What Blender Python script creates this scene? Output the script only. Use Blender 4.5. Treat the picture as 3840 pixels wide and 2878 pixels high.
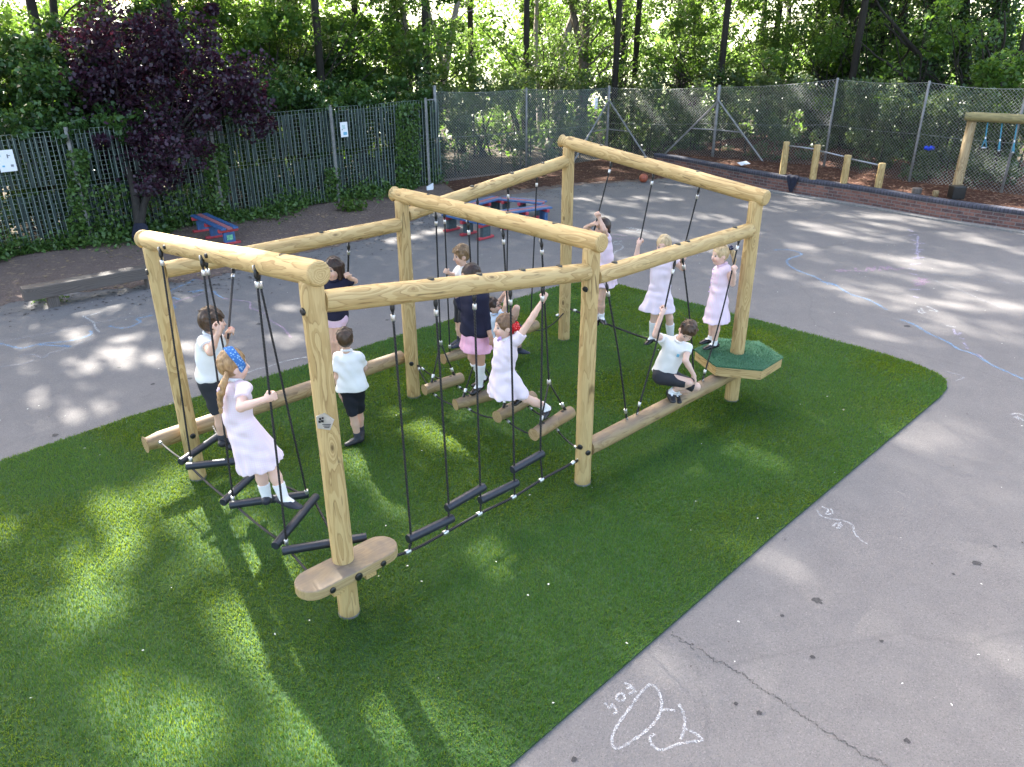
import bpy, bmesh, math, random, os
import numpy as np
from mathutils import Vector, Matrix

for o in list(bpy.data.objects): bpy.data.objects.remove(o)
SC = bpy.context.scene
COL = SC.collection
rad = math.radians
RNG = np.random.default_rng(7)
random.seed(7)

# ------------------------------------------------------------------ camera
PXW, PXH, FPX = 3840.0, 2878.0, 2930.0
PITCH, ROLL, CAMH = rad(24.87), rad(-0.25), 4.0
FW = np.array([0, math.cos(PITCH), -math.sin(PITCH)])
_r = np.array([1.0, 0, 0]); _u = np.cross(_r, FW)
CR = math.cos(ROLL)*_r + math.sin(ROLL)*_u
CU = -math.sin(ROLL)*_r + math.cos(ROLL)*_u
CO = np.array([0, 0, CAMH])
cam = bpy.data.cameras.new("camera"); camo = bpy.data.objects.new("camera", cam); COL.objects.link(camo)
cam.sensor_width = 36; cam.sensor_fit = 'HORIZONTAL'; cam.lens = FPX/PXW*36
cam.clip_start = 0.1; cam.clip_end = 3000
camo.matrix_world = Matrix(((CR[0], CU[0], -FW[0], 0), (CR[1], CU[1], -FW[1], 0), (CR[2], CU[2], -FW[2], CAMH), (0, 0, 0, 1)))
SC.camera = camo

# ------------------------------------------------------------------ light
SUN_AZ, SUN_EL = rad(-31), rad(38)          # azimuth from +Y towards +X
SUN = np.array([math.sin(SUN_AZ)*math.cos(SUN_EL), math.cos(SUN_AZ)*math.cos(SUN_EL), math.sin(SUN_EL)])
w = bpy.data.worlds.new("World"); SC.world = w; w.use_nodes = True
sky = w.node_tree.nodes.new('ShaderNodeTexSky'); sky.sky_type = 'NISHITA'; sky.sun_disc = False
sky.sun_elevation = SUN_EL; sky.sun_rotation = SUN_AZ; sky.dust_density = 3.5; sky.air_density = 0.8; sky.ozone_density = 0.0
bg = w.node_tree.nodes['Background']; bg.inputs['Strength'].default_value = 0.15
hz = w.node_tree.nodes.new('ShaderNodeMix'); hz.data_type = 'RGBA'; hz.blend_type = 'MULTIPLY'; hz.inputs[0].default_value = 1.0
hz.inputs[7].default_value = (1.0, .955, .865, 1)          # hazy, slightly milky summer sky
w.node_tree.links.new(sky.outputs[0], hz.inputs[6]); w.node_tree.links.new(hz.outputs[2], bg.inputs[0])
sl = bpy.data.lights.new("sun", 'SUN'); sl.energy = 4.5; sl.angle = rad(0.8); sl.color = (1.0, 0.95, 0.86)
so = bpy.data.objects.new("sun", sl); COL.objects.link(so)
so.rotation_euler = Vector(-SUN).to_track_quat('-Z', 'Y').to_euler()
SC.view_settings.view_transform = 'Standard'; SC.view_settings.look = 'None'
SC.view_settings.exposure = 2.8; SC.view_settings.gamma = 1.0
SC.cycles.max_bounces = 6; SC.cycles.diffuse_bounces = 3; SC.cycles.glossy_bounces = 2
SC.cycles.transmission_bounces = 3; SC.cycles.transparent_max_bounces = 8
SC.cycles.use_denoising = True

# photo pixel -> point of the place
def ray(u, v): return FW + CR*((u-PXW/2)/FPX) - CU*((v-PXH/2)/FPX)
def G(u, v, z=0.0):
    d = ray(u, v); return CO + d*((z-CAMH)/d[2])
def DEP(u, v, d): return CO + ray(u, v)*d
def PLN(u, v, P, Q):
    P = np.array(P, float); Q = np.array(Q, float); n = np.array([-(Q-P)[1], (Q-P)[0], 0.0]); d = ray(u, v)
    return CO + d*(((np.array([P[0], P[1], 0])-CO) @ n)/(d @ n))
def YP(u, v, y):
    d = ray(u, v); return CO+d*(y/d[1])
def PRJ(P):
    d = np.asarray(P, float)-CO; z = d @ FW
    return PXW/2+FPX*(d @ CR)/z, PXH/2-FPX*(d @ CU)/z, z
def FG(u, v, z=0.0): return G(u*PXW/2212, v*PXW/2212, z)
def A3(*p): return np.array(p, float)
def unit(v): v = np.asarray(v, float); return v/(np.linalg.norm(v)+1e-12)

# ------------------------------------------------------------------ objects
def tag(o, label=None, cat=None, group=None, kind=None):
    if label: o['label'] = label
    if cat: o['category'] = cat
    if group: o['group'] = group
    if kind: o['kind'] = kind
    return o
def thing(name, loc, label, cat, group=None):
    o = bpy.data.objects.new(name, None); COL.objects.link(o); o.location = loc
    o.empty_display_size = 0.1
    return tag(o, label, cat, group)
def rootloc(p):
    l = A3(0, 0, 0)
    while p is not None:
        l = l + A3(*p.location); p = p.parent
    return l
def wmat(p):
    m = Matrix.Identity(4)
    while p is not None:
        q = p.rotation_quaternion.to_matrix() if p.rotation_mode == 'QUATERNION' else p.rotation_euler.to_matrix()
        m = Matrix.LocRotScale(p.location, q, None) @ m; p = p.parent
    return m
def link(name, me, mat, parent=None, smooth=False):
    if mat is not None and not me.materials: me.materials.append(mat)
    if smooth: me.polygons.foreach_set('use_smooth', np.ones(len(me.polygons), bool))
    o = bpy.data.objects.new(name, me); COL.objects.link(o)
    if parent is not None: o.parent = parent
    return o
def mesh_np(name, V, F, attr=None):
    """fast mesh: V (n,3), F list/array of equal-size faces"""
    V = np.ascontiguousarray(V, np.float32); F = np.ascontiguousarray(F, np.int32)
    me = bpy.data.meshes.new(name); n, k = F.shape
    me.vertices.add(len(V)); me.vertices.foreach_set('co', V.ravel())
    me.loops.add(n*k); me.loops.foreach_set('vertex_index', F.ravel())
    me.polygons.add(n); me.polygons.foreach_set('loop_start', np.arange(0, n*k, k, dtype=np.int32))
    me.polygons.foreach_set('loop_total', np.full(n, k, np.int32))
    me.update(calc_edges=True)
    for an, (dom, dat) in (attr or {}).items():
        if dat.ndim == 1:
            a = me.attributes.new(an, 'FLOAT', dom); a.data.foreach_set('value', np.ascontiguousarray(dat, np.float32))
        else:
            a = me.attributes.new(an, 'FLOAT_COLOR', dom); a.data.foreach_set('color', np.ascontiguousarray(dat, np.float32).ravel())
    return me
class MB:
    """collects boxes, tubes and prisms; build() links them as one mesh object"""
    def __init__(s): s.v = []; s.f = []
    def add(s, V, F):
        b = len(s.v); s.v += [tuple(map(float, p)) for p in V]; s.f += [tuple(i+b for i in q) for q in F]
    def box(s, c, sx, sy, sz, ax=None, bev=0.0):
        X, Y, Z = ax if ax is not None else (A3(1, 0, 0), A3(0, 1, 0), A3(0, 0, 1)); c = A3(*c)
        if bev <= 0:
            V = [c+X*sx/2*i+Y*sy/2*j+Z*sz/2*k for k in (-1, 1) for j in (-1, 1) for i in (-1, 1)]
            s.add(V, [(0, 2, 3, 1), (4, 5, 7, 6), (0, 1, 5, 4), (2, 6, 7, 3), (0, 4, 6, 2), (1, 3, 7, 5)])
        else:
            bm = bmesh.new(); bmesh.ops.create_cube(bm, size=1)
            for q in bm.verts: q.co = Vector((q.co.x*sx, q.co.y*sy, q.co.z*sz))
            bmesh.ops.bevel(bm, geom=list(bm.edges), offset=bev, segments=2, affect='EDGES', profile=.6)
            bm.verts.index_update()
            s.add([c+X*q.co.x+Y*q.co.y+Z*q.co.z for q in bm.verts], [[q.index for q in f.verts] for f in bm.faces]); bm.free()
    def tube(s, pts, r, n=8, caps=True):
        pts = [A3(*p) for p in pts]; m = len(pts)
        rs = r if hasattr(r, '__len__') else [r]*m
        T = [unit(pts[min(i+1, m-1)]-pts[max(i-1, 0)]) for i in range(m)]
        a = A3(0, 0, 1) if abs(T[0][2]) < .9 else A3(1, 0, 0)
        N = unit(np.cross(T[0], a)); V = []
        for i in range(m):
            N = unit(N - T[i]*(N @ T[i])); B = np.cross(T[i], N)
            for k in range(n):
                t = 2*math.pi*k/n; V.append(pts[i]+(N*math.cos(t)+B*math.sin(t))*rs[i])
        F = [(i*n+k, i*n+(k+1) % n, (i+1)*n+(k+1) % n, (i+1)*n+k) for i in range(m-1) for k in range(n)]
        if caps: F += [tuple(range(n))[::-1], tuple((m-1)*n+k for k in range(n))]
        s.add(V, F)
    def prism(s, poly, z0, z1):
        n = len(poly); V = [(p[0], p[1], z0) for p in poly]+[(p[0], p[1], z1) for p in poly]
        s.add(V, [tuple(range(n))[::-1], tuple(range(n, 2*n))]+[(i, (i+1) % n, n+(i+1) % n, n+i) for i in range(n)])
    def ball(s, c, rx, ry=None, rz=None, n=10, ax=None):
        ry = ry or rx; rz = rz or rx; c = A3(*c); X, Y, Z = ax if ax is not None else (A3(1, 0, 0), A3(0, 1, 0), A3(0, 0, 1))
        m = n//2+1; V = []; F = []
        for i in range(m):
            th = math.pi*(i+.0)/(m-1) if 0 < i < m-1 else (0.02 if i == 0 else math.pi-.02)
            for k in range(n):
                ph = 2*math.pi*k/n
                V.append(c+X*rx*math.sin(th)*math.cos(ph)+Y*ry*math.sin(th)*math.sin(ph)+Z*rz*math.cos(th))
        F = [(i*n+k, (i+1)*n+k, (i+1)*n+(k+1) % n, i*n+(k+1) % n) for i in range(m-1) for k in range(n)]
        F += [tuple(range(n)), tuple((m-1)*n+k for k in range(n))[::-1]]
        s.add(V, F)
    def build(s, name, mat, parent=None, smooth=False):
        me = bpy.data.meshes.new(name); iv = wmat(parent).inverted()
        me.from_pydata([tuple(iv @ Vector(p)) for p in s.v], [], s.f); me.update()
        o = link(name, me, mat, parent)
        if smooth:
            me.polygons.foreach_set('use_smooth', np.array([len(p.vertices) == 4 for p in me.polygons]))
        return o
def curve_pts(pts, n=12):
    """Catmull-Rom through pts"""
    P = [A3(*p) for p in pts]; P = [2*P[0]-P[1]]+P+[2*P[-1]-P[-2]]; out = []
    for i in range(1, len(P)-2):
        for k in range(n):
            t = k/n; a, b, c, d = P[i-1:i+3]
            out.append(.5*((2*b)+(c-a)*t+(2*a-5*b+4*c-d)*t*t+(3*b-a-3*c+d)*t**3))
    out.append(P[-2]); return out

# ------------------------------------------------------------------ materials
def newmat(name):
    m = bpy.data.materials.new(name); m.use_nodes = True
    return m, m.node_tree, m.node_tree.nodes['Principled BSDF']
def nd(nt, t, ins=None, **pr):
    n = nt.nodes.new('ShaderNode'+t)
    for k, v in pr.items(): setattr(n, k, v)
    for k, v in (ins or {}).items():
        if hasattr(v, 'is_linked') or hasattr(v, 'links'): nt.links.new(v, n.inputs[k])
        else: n.inputs[k].default_value = v
    return n
def ramp(nt, fac, stops, interp='LINEAR'):
    n = nt.nodes.new('ShaderNodeValToRGB'); n.color_ramp.interpolation = interp
    e = n.color_ramp.elements
    while len(e) < len(stops): e.new(0.5)
    for q, (p, c) in zip(e, stops): q.position = p; q.color = (*c, 1) if len(c) == 3 else c
    nt.links.new(fac, n.inputs[0]); return n.outputs[0]
def mixc(nt, fac, a, b, bt='MIX'):
    n = nt.nodes.new('ShaderNodeMix'); n.data_type = 'RGBA'; n.blend_type = bt
    for s, v in ((0, fac), (6, a), (7, b)):
        if hasattr(v, 'links'): nt.links.new(v, n.inputs[s])
        else: n.inputs[s].default_value = v if s == 0 else ((*v, 1) if len(v) == 3 else v)
    return n.outputs[2]
def mth(nt, op, a, b=0.0, c=None):
    n = nt.nodes.new('ShaderNodeMath'); n.operation = op
    for i, v in enumerate((a, b) if c is None else (a, b, c)):
        if hasattr(v, 'links'): nt.links.new(v, n.inputs[i])
        else: n.inputs[i].default_value = v
    return n.outputs[0]
def bump(nt, bsdf, h, strength=.3, dist=.01):
    b = nd(nt, 'Bump', {'Strength': strength, 'Distance': dist, 'Height': h}); nt.links.new(b.outputs[0], bsdf.inputs['Normal'])
def coords(nt, kind='Object', scale=(1, 1, 1)):
    t = nd(nt, 'TexCoord'); m = nd(nt, 'Mapping', {'Vector': t.outputs[kind], 'Scale': scale}); return m.outputs[0]
def noise(nt, vec, scale, detail=3, rough=.55, out=0):
    return nd(nt, 'TexNoise', {'Vector': vec, 'Scale': scale, 'Detail': detail, 'Roughness': rough}).outputs[out]
def plain(name, col, rough=.6, metal=0.0, var=.12, nscale=30, bmp=.1, spec=.5):
    m, nt, b = newmat(name); c = coords(nt)
    n = noise(nt, c, nscale, 4)
    lo = tuple(max(0, x*(1-var)) for x in col); hi = tuple(min(1, x*(1+var)) for x in col)
    nt.links.new(ramp(nt, n, [(.3, lo), (.7, hi)]), b.inputs['Base Color'])
    b.inputs['Roughness'].default_value = rough; b.inputs['Metallic'].default_value = metal
    b.inputs['Specular IOR Level'].default_value = spec
    if bmp: bump(nt, b, n, bmp, .004)
    return m
def wood(name, light, mid, dark, wx=0.0, rings=48, knot=(.10, .055, .02), top=None):
    m, nt, b = newmat(name)
    tc = nd(nt, 'TexCoord'); oi = nd(nt, 'ObjectInfo')
    off = nd(nt, 'CombineXYZ', {'X': mth(nt, 'MULTIPLY', oi.outputs['Random'], 13.0), 'Y': mth(nt, 'MULTIPLY', oi.outputs['Random'], 7.0), 'Z': mth(nt, 'MULTIPLY', oi.outputs['Random'], 31.0)}).outputs[0]
    ob = tc.outputs['Object']
    sh = nd(nt, 'VectorMath', {0: ob, 1: off}, operation='ADD').outputs[0]
    st = nd(nt, 'Mapping', {'Vector': sh, 'Scale': (1, 1, .16)}).outputs[0]
    n1 = noise(nt, st, 7.5, 2, .5)
    n2 = noise(nt, st, 34, 3, .6)
    kv = nd(nt, 'Mapping', {'Vector': sh, 'Scale': (5.2, 5.2, 2.3)}).outputs[0]
    vo = nd(nt, 'TexVoronoi', {'Vector': kv, 'Scale': 1.0, 'Randomness': .8}); kd = vo.outputs['Distance']
    kin = mth(nt, 'POWER', 2.718, mth(nt, 'MULTIPLY', kd, -7.0))
    xy = nd(nt, 'VectorMath', {0: ob, 1: (1, 1, 0)}, operation='MULTIPLY').outputs[0]
    rr = nd(nt, 'VectorMath', {0: xy}, operation='LENGTH').outputs['Value']
    v = mth(nt, 'ADD', mth(nt, 'MULTIPLY', rr, float(rings)), mth(nt, 'MULTIPLY', n1, 8.5))
    v = mth(nt, 'ADD', v, mth(nt, 'MULTIPLY', kin, 5.0))
    v = mth(nt, 'ADD', v, mth(nt, 'MULTIPLY', n2, .5))
    fr = mth(nt, 'FRACT', v)
    c1 = ramp(nt, fr, [(0, light), (.42, light), (.52, mid), (.84, mid), (.93, dark), (1, light)])
    big = noise(nt, nd(nt, 'Mapping', {'Vector': sh, 'Scale': (1, 1, .3)}).outputs[0], 6, 3, .6)
    c2 = mixc(nt, ramp(nt, big, [(.46, (0, 0, 0)), (.64, (.7, .7, .7))]), c1, light)
    fine = noise(nt, nd(nt, 'Mapping', {'Vector': sh, 'Scale': (1, 1, .04)}).outputs[0], 160, 2, .6)
    c2 = mixc(nt, .22, c2, ramp(nt, fine, [(.3, tuple(x*.55 for x in mid)), (.7, tuple(min(1, x*1.1) for x in light))]))
    c3 = mixc(nt, ramp(nt, kd, [(.045, (.85, .85, .85)), (.1, (0, 0, 0))]), c2, knot)
    ck = nd(nt, 'TexVoronoi', {'Vector': nd(nt, 'Mapping', {'Vector': sh, 'Scale': (11, 11, .55)}).outputs[0], 'Scale': 1.0}, feature='DISTANCE_TO_EDGE').outputs['Distance']
    cm = mth(nt, 'MULTIPLY', ramp(nt, ck, [(.010, (1, 1, 1)), (.030, (0, 0, 0))]), ramp(nt, noise(nt, sh, 3.1, 2), [(.56, (0, 0, 0)), (.62, (.7, .7, .7))])); c3 = mixc(nt, cm, c3, tuple(x*.35 for x in dark))
    if top:
        gn = nd(nt, 'NewGeometry'); sz = nd(nt, 'SeparateXYZ', {0: gn.outputs['Normal']}).outputs[2]; g = noise(nt, sh, 9, 4)
        f_ = mth(nt, 'MULTIPLY', ramp(nt, sz, [(.25, (0, 0, 0)), (.8, (1, 1, 1))]), ramp(nt, g, [(.3, (.55, .55, .55)), (.7, (.95, .95, .95))])); c3 = mixc(nt, f_, c3, mixc(nt, .4, top, c3, 'MULTIPLY'))
    if wx > 0:
        g = noise(nt, sh, 9, 4)
        c3 = mixc(nt, mth(nt, 'MULTIPLY', ramp(nt, g, [(.3, (.55, .55, .55)), (.7, (1, 1, 1))]), wx), c3, (.17, .125, .085))
    nt.links.new(c3, b.inputs['Base Color']); b.inputs['Roughness'].default_value = .62
    b.inputs['Specular IOR Level'].default_value = .35
    bump(nt, b, mth(nt, 'ADD', fine, mth(nt, 'MULTIPLY', fr, .3)), .25, .002)
    return m
M = {}
M['wood'] = wood('pine_log', (.52, .375, .17), (.40, .27, .11), (.25, .15, .055))
M['woodw'] = wood('trodden_log', (.40, .29, .145), (.30, .20, .09), (.18, .11, .05), wx=.15, top=(.24, .19, .15))
M['plankw'] = wood('trodden_plank', (.42, .31, .155), (.35, .245, .11), (.24, .16, .07), wx=.1, top=(.19, .165, .15), rings=30)
M['rope'] = None
def rope_mat():
    m, nt, b = newmat('black_rope'); c = coords(nt)
    wv = nd(nt, 'TexWave', {'Vector': c, 'Scale': 26, 'Distortion': 0.0}, wave_type='BANDS', bands_direction='DIAGONAL').outputs[0]
    nt.links.new(ramp(nt, wv, [(.2, (.006, .006, .007)), (.8, (.022, .021, .022))]), b.inputs['Base Color'])
    b.inputs['Roughness'].default_value = .7; bump(nt, b, wv, .6, .004); return m
M['rope'] = rope_mat()
M['silver'] = plain('aluminium_ferrule', (.62, .62, .63), .35, .9, .05, 60, .05)
M['black'] = plain('black_plastic', (.012, .012, .013), .35, 0, .2, 40, .05)
M['navytube'] = plain('navy_rubber_tube', (.017, .020, .030), .42, 0, .18, 35, .12)
M['galv'] = plain('galvanised_steel', (.30, .31, .33), .5, .55, .2, 25, .08)
M['white_paper'] = plain('white_paper', (.78, .79, .8), .8, 0, .03)
M['inkb'] = plain('blue_ink', (.16, .42, .58), .8, 0, .2, 40, 0)
# ------------------------------------------------------------------ ground
def tarmac_mat():
    m, nt, b = newmat('playground_tarmac'); c = coords(nt)
    big = noise(nt, c, .35, 4, .6); med = noise(nt, c, 3.2, 5, .65); fin = noise(nt, c, 90, 2, .7)
    vo = nd(nt, 'TexVoronoi', {'Vector': c, 'Scale': 130.0}); 
    c0 = ramp(nt, big, [(.3, (.160, .156, .158)), (.7, (.238, .232, .228))])
    c1 = mixc(nt, .5, c0, ramp(nt, med, [(.25, (.135, .132, .136)), (.75, (.26, .254, .25))]))
    agg = ramp(nt, vo.outputs['Color'], [(.0, (.09, .09, .095)), (.35, (.19, .187, .192)), (.8, (.24, .236, .235)), (1, (.42, .41, .40))])
    c2 = mixc(nt, .42, c1, agg)
    grit = ramp(nt, fin, [(.30, (.07, .065, .07)), (.40, (1, 1, 1))])
    c2 = mixc(nt, .5, c2, grit, 'MULTIPLY'); c2 = mixc(nt, 1.0, c2, (.86, .82, .79), 'MULTIPLY')
    # worn cracks
    wc = nd(nt, 'VectorMath', {0: c, 1: nd(nt, 'VectorMath', {0: nd(nt, 'TexNoise', {'Vector': c, 'Scale': 1.6, 'Detail': 6.0}).outputs['Color'], 1: (.55, .55, 0)}, operation='MULTIPLY').outputs[0]}, operation='ADD').outputs[0]
    cr = nd(nt, 'TexVoronoi', {'Vector': wc, 'Scale': .16}, feature='DISTANCE_TO_EDGE').outputs['Distance']
    c3 = mixc(nt, mth(nt, 'MULTIPLY', ramp(nt, cr, [(.0008, (1, 1, 1)), (.004, (0, 0, 0))]), .16), c2, (.06, .057, .058))
    # scattered dark spots (old gum, tar)
    sp = nd(nt, 'TexVoronoi', {'Vector': c, 'Scale': .85}); 
    c4 = mixc(nt, ramp(nt, mth(nt, 'ADD', sp.outputs['Distance'], mth(nt, 'MULTIPLY', noise(nt, c, 14, 3), .05)), [(.045, (.8, .8, .8)), (.058, (0, 0, 0))]), c3, (.045, .042, .044))
    nt.links.new(c4, b.inputs['Base Color']); b.inputs['Roughness'].default_value = .85
    b.inputs['Specular IOR Level'].default_value = .3
    bump(nt, b, mth(nt, 'ADD', fin, vo.outputs['Distance']), .5, .006); return m
def soil_mat(name, a, bb, chips):
    m, nt, b = newmat(name); c = coords(nt)
    n = noise(nt, c, 2.2, 6, .7); f = noise(nt, c, 38, 4, .7)
    vo = nd(nt, 'TexVoronoi', {'Vector': c, 'Scale': 16.0, 'Randomness': 1.0})
    c1 = ramp(nt, n, [(.3, a), (.7, bb)])
    c2 = mixc(nt, .5, c1, ramp(nt, f, [(.3, tuple(x*.45 for x in a)), (.7, tuple(x*1.3 for x in bb))]))
    c3 = mixc(nt, ramp(nt, vo.outputs['Color'], [(.80, (0, 0, 0)), (.9, (.8, .8, .8))]), c2, chips)
    nt.links.new(c3, b.inputs['Base Color']); b.inputs['Roughness'].default_value = .95
    b.inputs['Specular IOR Level'].default_value = .2
    bump(nt, b, mth(nt, 'ADD', f, vo.outputs['Distance']), .9, .03); return m
def sheet(name, poly, z, mat, kind='structure'):
    mb = MB(); mb.add([(p[0], p[1], z) for p in poly], [tuple(range(len(poly)))]); o = mb.build(name, mat)
    tag(o, kind=kind); return o
M['tarmac'] = tarmac_mat()
M['soil'] = soil_mat('bare_soil', (.14, .097, .080), (.235, .175, .148), (.34, .25, .16))
M['bark'] = soil_mat('bark_mulch', (.055, .024, .017), (.13, .062, .040), (.30, .17, .10))
tar = MB(); tar.add([(-40, -8, 0), (40, -8, 0), (17.5, 11.0, 0), (9.9, 19.4, 0), (5.9, 23.5, 0), (3.02, 25.7, 0), (.44, 23.4, 0), (-2.05, 21.8, 0), (-9.6, 14.45, 0), (-14.5, 9.8, 0), (-40, -3, 0)], [tuple(range(11))])
tarmac = tag(tar.build('tarmac', M['tarmac']), kind='structure')
def rough_edge(pts, amp, step=.12, seed=1):
    r = np.random.default_rng(seed); out = []
    for a, b in zip(pts[:-1], pts[1:]):
        a = A3(*a); b = A3(*b); n = max(1, int(np.linalg.norm(b-a)/step))
        for k in range(n):
            t = k/n; d = unit(b-a); q = a+(b-a)*t+A3(-d[1], d[0])*r.normal(0, amp)
            out.append((q[0], q[1]))
    out.append(tuple(pts[-1])); return out
# fence lines in plan
FL0, FL1 = A3(-9.577, 14.271), A3(-2.051, 21.398)
FLd = unit(FL1-FL0); FLA = FL0-FLd*5.0; FLB = A3(-2.0, 21.73)
FR = [A3(-1.99, 21.73), A3(.44, 23.25), A3(3.02, 25.54), A3(5.85, 23.36), A3(8.36, 21.38), A3(9.66, 19.26), A3(11.09, 17.85), A3(14.2, 14.6)]
# bare strip along the left fence
edge = [(-11.5, 9.7), (-8.6, 11.2), (-7.4, 12.1), (-5.2, 13.0), (-4.0, 14.6), (-2.9, 15.6), (-1.9, 17.9), (-1.0, 19.6), (.4, 20.3), (1.7, 21.2), (2.9, 21.6), (4.1, 22.0), (4.9, 22.6)]
edge2 = rough_edge([A3(*e) for e in edge], .05, .10, 3)
soilpoly = edge2+[(5.6, 23.2), (3.2, 25.9), (.4, 23.6), (-2.1, 22.1), (FL0[0]-.5, FL0[1]+.5), (-15.0, 10.3)]
sheet('soil_strip', soilpoly, .004, M['soil'])
bedge = rough_edge([A3(*e) for e in [(-1.4, 20.3), (.3, 20.75), (1.6, 21.5), (2.9, 21.85), (4.2, 22.2), (4.9, 22.7)]], .07, .1, 4)
sheet('bark_floor', bedge+[(5.5, 23.2), (3.1, 25.7), (.4, 23.4), (-1.9, 21.8)], .010, M['bark'])
# litter: leaf scraps, bark chips, grit, as low real flakes
def scraps(name, mat, pts, smin, smax, z=.006, kind='stuff'):
    V = []; F = []; r = np.random.default_rng(len(pts)+5)
    for (x, y) in pts:
        s = r.uniform(smin, smax); a = r.uniform(0, 6.3); t = r.uniform(.25, .8); b = len(V)
        ca, sa = math.cos(a), math.sin(a)
        for (p, q, h) in ((-1, 0, 0), (0, -t, .25), (1, 0, .1), (0, t, .35)):
            V.append((x+s*(ca*p-sa*q), y+s*(sa*p+ca*q), z+h*s*.6))
        F.append((b, b+1, b+2, b+3))
    o = link(name, mesh_np(name, np.array(V), np.array(F)), mat); return tag(o, kind=kind)
M['drychip'] = plain('dry_leaf_scraps', (.30, .21, .11), .9, 0, .5, 3, 0)
M['darkchip'] = plain('dark_debris', (.055, .042, .036), .9, 0, .4, 3, 0)
M['palechip'] = plain('pale_petals', (.72, .70, .62), .8, 0, .15, 3, 0)
r_ = np.random.default_rng(11)
pts = []
E2 = np.array(edge2)
for k in range(1500):
    i = r_.integers(0, len(E2)); d = abs(r_.normal(0, .55)); pts.append((E2[i, 0]+d*.75+r_.normal(0, .15), E2[i, 1]-d*.7+r_.normal(0, .15)))
scraps('leaf_debris', M['darkchip'], pts, .010, .035)
pts = [(r_.uniform(-9, 4.5), r_.uniform(11, 24)) for k in range(1400)]
pts = [p for p in pts if (p[1]-FL0[1])-(p[0]-FL0[0])*.947 < -.1 and p[1] > np.interp(p[0], [e[0] for e in edge], [e[1] for e in edge])]
scraps('fallen_leaves', M['drychip'], pts, .02, .045, .012)
pts = [(r_.uniform(-7, 9), r_.uniform(2.6, 16)) for k in range(300)]
scraps('petal_litter', M['palechip'], pts, .005, .014, .034)
pts = [(r_.uniform(-9, 12), r_.uniform(2.6, 18)) for k in range(900)]
scraps('grit', M['darkchip'], pts, .004, .013, .004)

# ------------------------------------------------------------------ brick wall and raised bed
WP = curve_pts([(4.25, 23.9), (4.9, 23.1), (5.55, 22.05), (6.2, 21.05), (6.72, 20.35), (7.34, 19.63), (8.28, 18.58), (9.13, 17.46), (9.8, 16.72), (10.6, 15.96), (12.5, 14.2), (15.2, 11.8)], 8)
WP = [p[:2] for p in WP]
def offs(path, d):
    out = []
    for i, p in enumerate(path):
        t = unit(path[min(i+1, len(path)-1)]-path[max(i-1, 0)]); out.append(p+A3(-t[1], t[0])*d)
    return out
def brick_mat(name, cols, mortar, rows=.075, bl=.225, soldier=False):
    m, nt, b = newmat(name); uv = nd(nt, 'UVMap'); 
    br = nd(nt, 'TexBrick', {'Vector': uv.outputs[0], 'Color1': (1, 1, 1, 1), 'Color2': (0, 0, 0, 1), 'Mortar': (.5, .5, .5, 1), 'Scale': 1.0,
        'Mortar Size': .009, 'Brick Width': .075 if soldier else bl, 'Row Height': .5 if soldier else rows, 'Bias': 0.0})
    if soldier: br.offset = 0
    g = coords(nt); n = noise(nt, g, 22, 4)
    c = ramp(nt, br.outputs['Color'], [(0, cols[0]), (.25, cols[3]), (.5, cols[1]), (1, cols[2])])
    c = mixc(nt, .35, c, ramp(nt, n, [(.3, tuple(x*.4 for x in cols[0])), (.7, tuple(min(1, x*1.4) for x in cols[2]))]))
    c = mixc(nt, br.outputs['Fac'], c, mortar)
    nt.links.new(c, b.inputs['Base Color']); b.inputs['Roughness'].default_value = .85
    h = mth(nt, 'SUBTRACT', mth(nt, 'MULTIPLY', n, .4), br.outputs['Fac']); bump(nt, b, h, .6, .012); return m
M['brick'] = brick_mat('red_brick', [(.045, .036, .045), (.15, .068, .056), (.26, .125, .095), (.095, .052, .05)], (.17, .15, .145))
M['coping'] = brick_mat('blue_brick', [(.055, .055, .075), (.075, .075, .10), (.09, .088, .115), (.065, .062, .08)], (.04, .04, .045), soldier=True)
def strip_uv(name, prof, mat, parent):
    """sweep a cross-section (offset, z) along the wall path, with metre UVs"""
    V = []; F = []; U = []; n = len(prof); L = 0; Ls = []
    for i in range(len(WP)):
        if i: L += np.linalg.norm(WP[i]-WP[i-1])
        Ls.append(L)
    rows = [offs(WP, o) for o, z in prof]; acc = [0]
    for k in range(1, n): acc.append(acc[-1]+math.hypot(prof[k][0]-prof[k-1][0], prof[k][1]-prof[k-1][1]))
    loc = rootloc(parent)
    for i in range(len(WP)):
        for k in range(n): V.append(A3(rows[k][i][0], rows[k][i][1], prof[k][1])-loc)
    for i in range(len(WP)-1):
        for k in range(n-1):
            F.append((i*n+k, (i+1)*n+k, (i+1)*n+k+1, i*n+k+1)); U += [(Ls[i], acc[k]), (Ls[i+1], acc[k]), (Ls[i+1], acc[k+1]), (Ls[i], acc[k+1])]
    me = mesh_np(name, np.array(V), np.array(F)); uv = me.uv_layers.new(name='UVMap'); uv.data.foreach_set('uv', np.array(U, np.float32).ravel())
    return link(name, me, mat, parent)
bw = thing('brick_wall', (8.3, 18.6, 0), 'low curved red brick retaining wall with blue brick coping around the bark bed', 'wall')
strip_uv('brickwork', [(0, -.05), (0, .335)], M['brick'], bw)
strip_uv('coping', [(0, .335), (-.012, .338), (-.012, .418), (.0, .43), (.20, .43), (.215, .418), (.215, .30)], M['coping'], bw)
kerb = MB()
o1 = offs(WP, -.16); o2 = offs(WP, -.11)
for i in range(len(WP)-1):
    kerb.add([(*o1[i], .0), (*o1[i+1], .0), (*o1[i+1], .035), (*o1[i], .035), (*o2[i], .045), (*o2[i+1], .045), (*offs(WP, 0.0)[i], .045), (*offs(WP, 0.0)[i+1], .045)], [(0, 1, 2, 3), (3, 2, 5, 4), (4, 5, 7, 6)])
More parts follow.
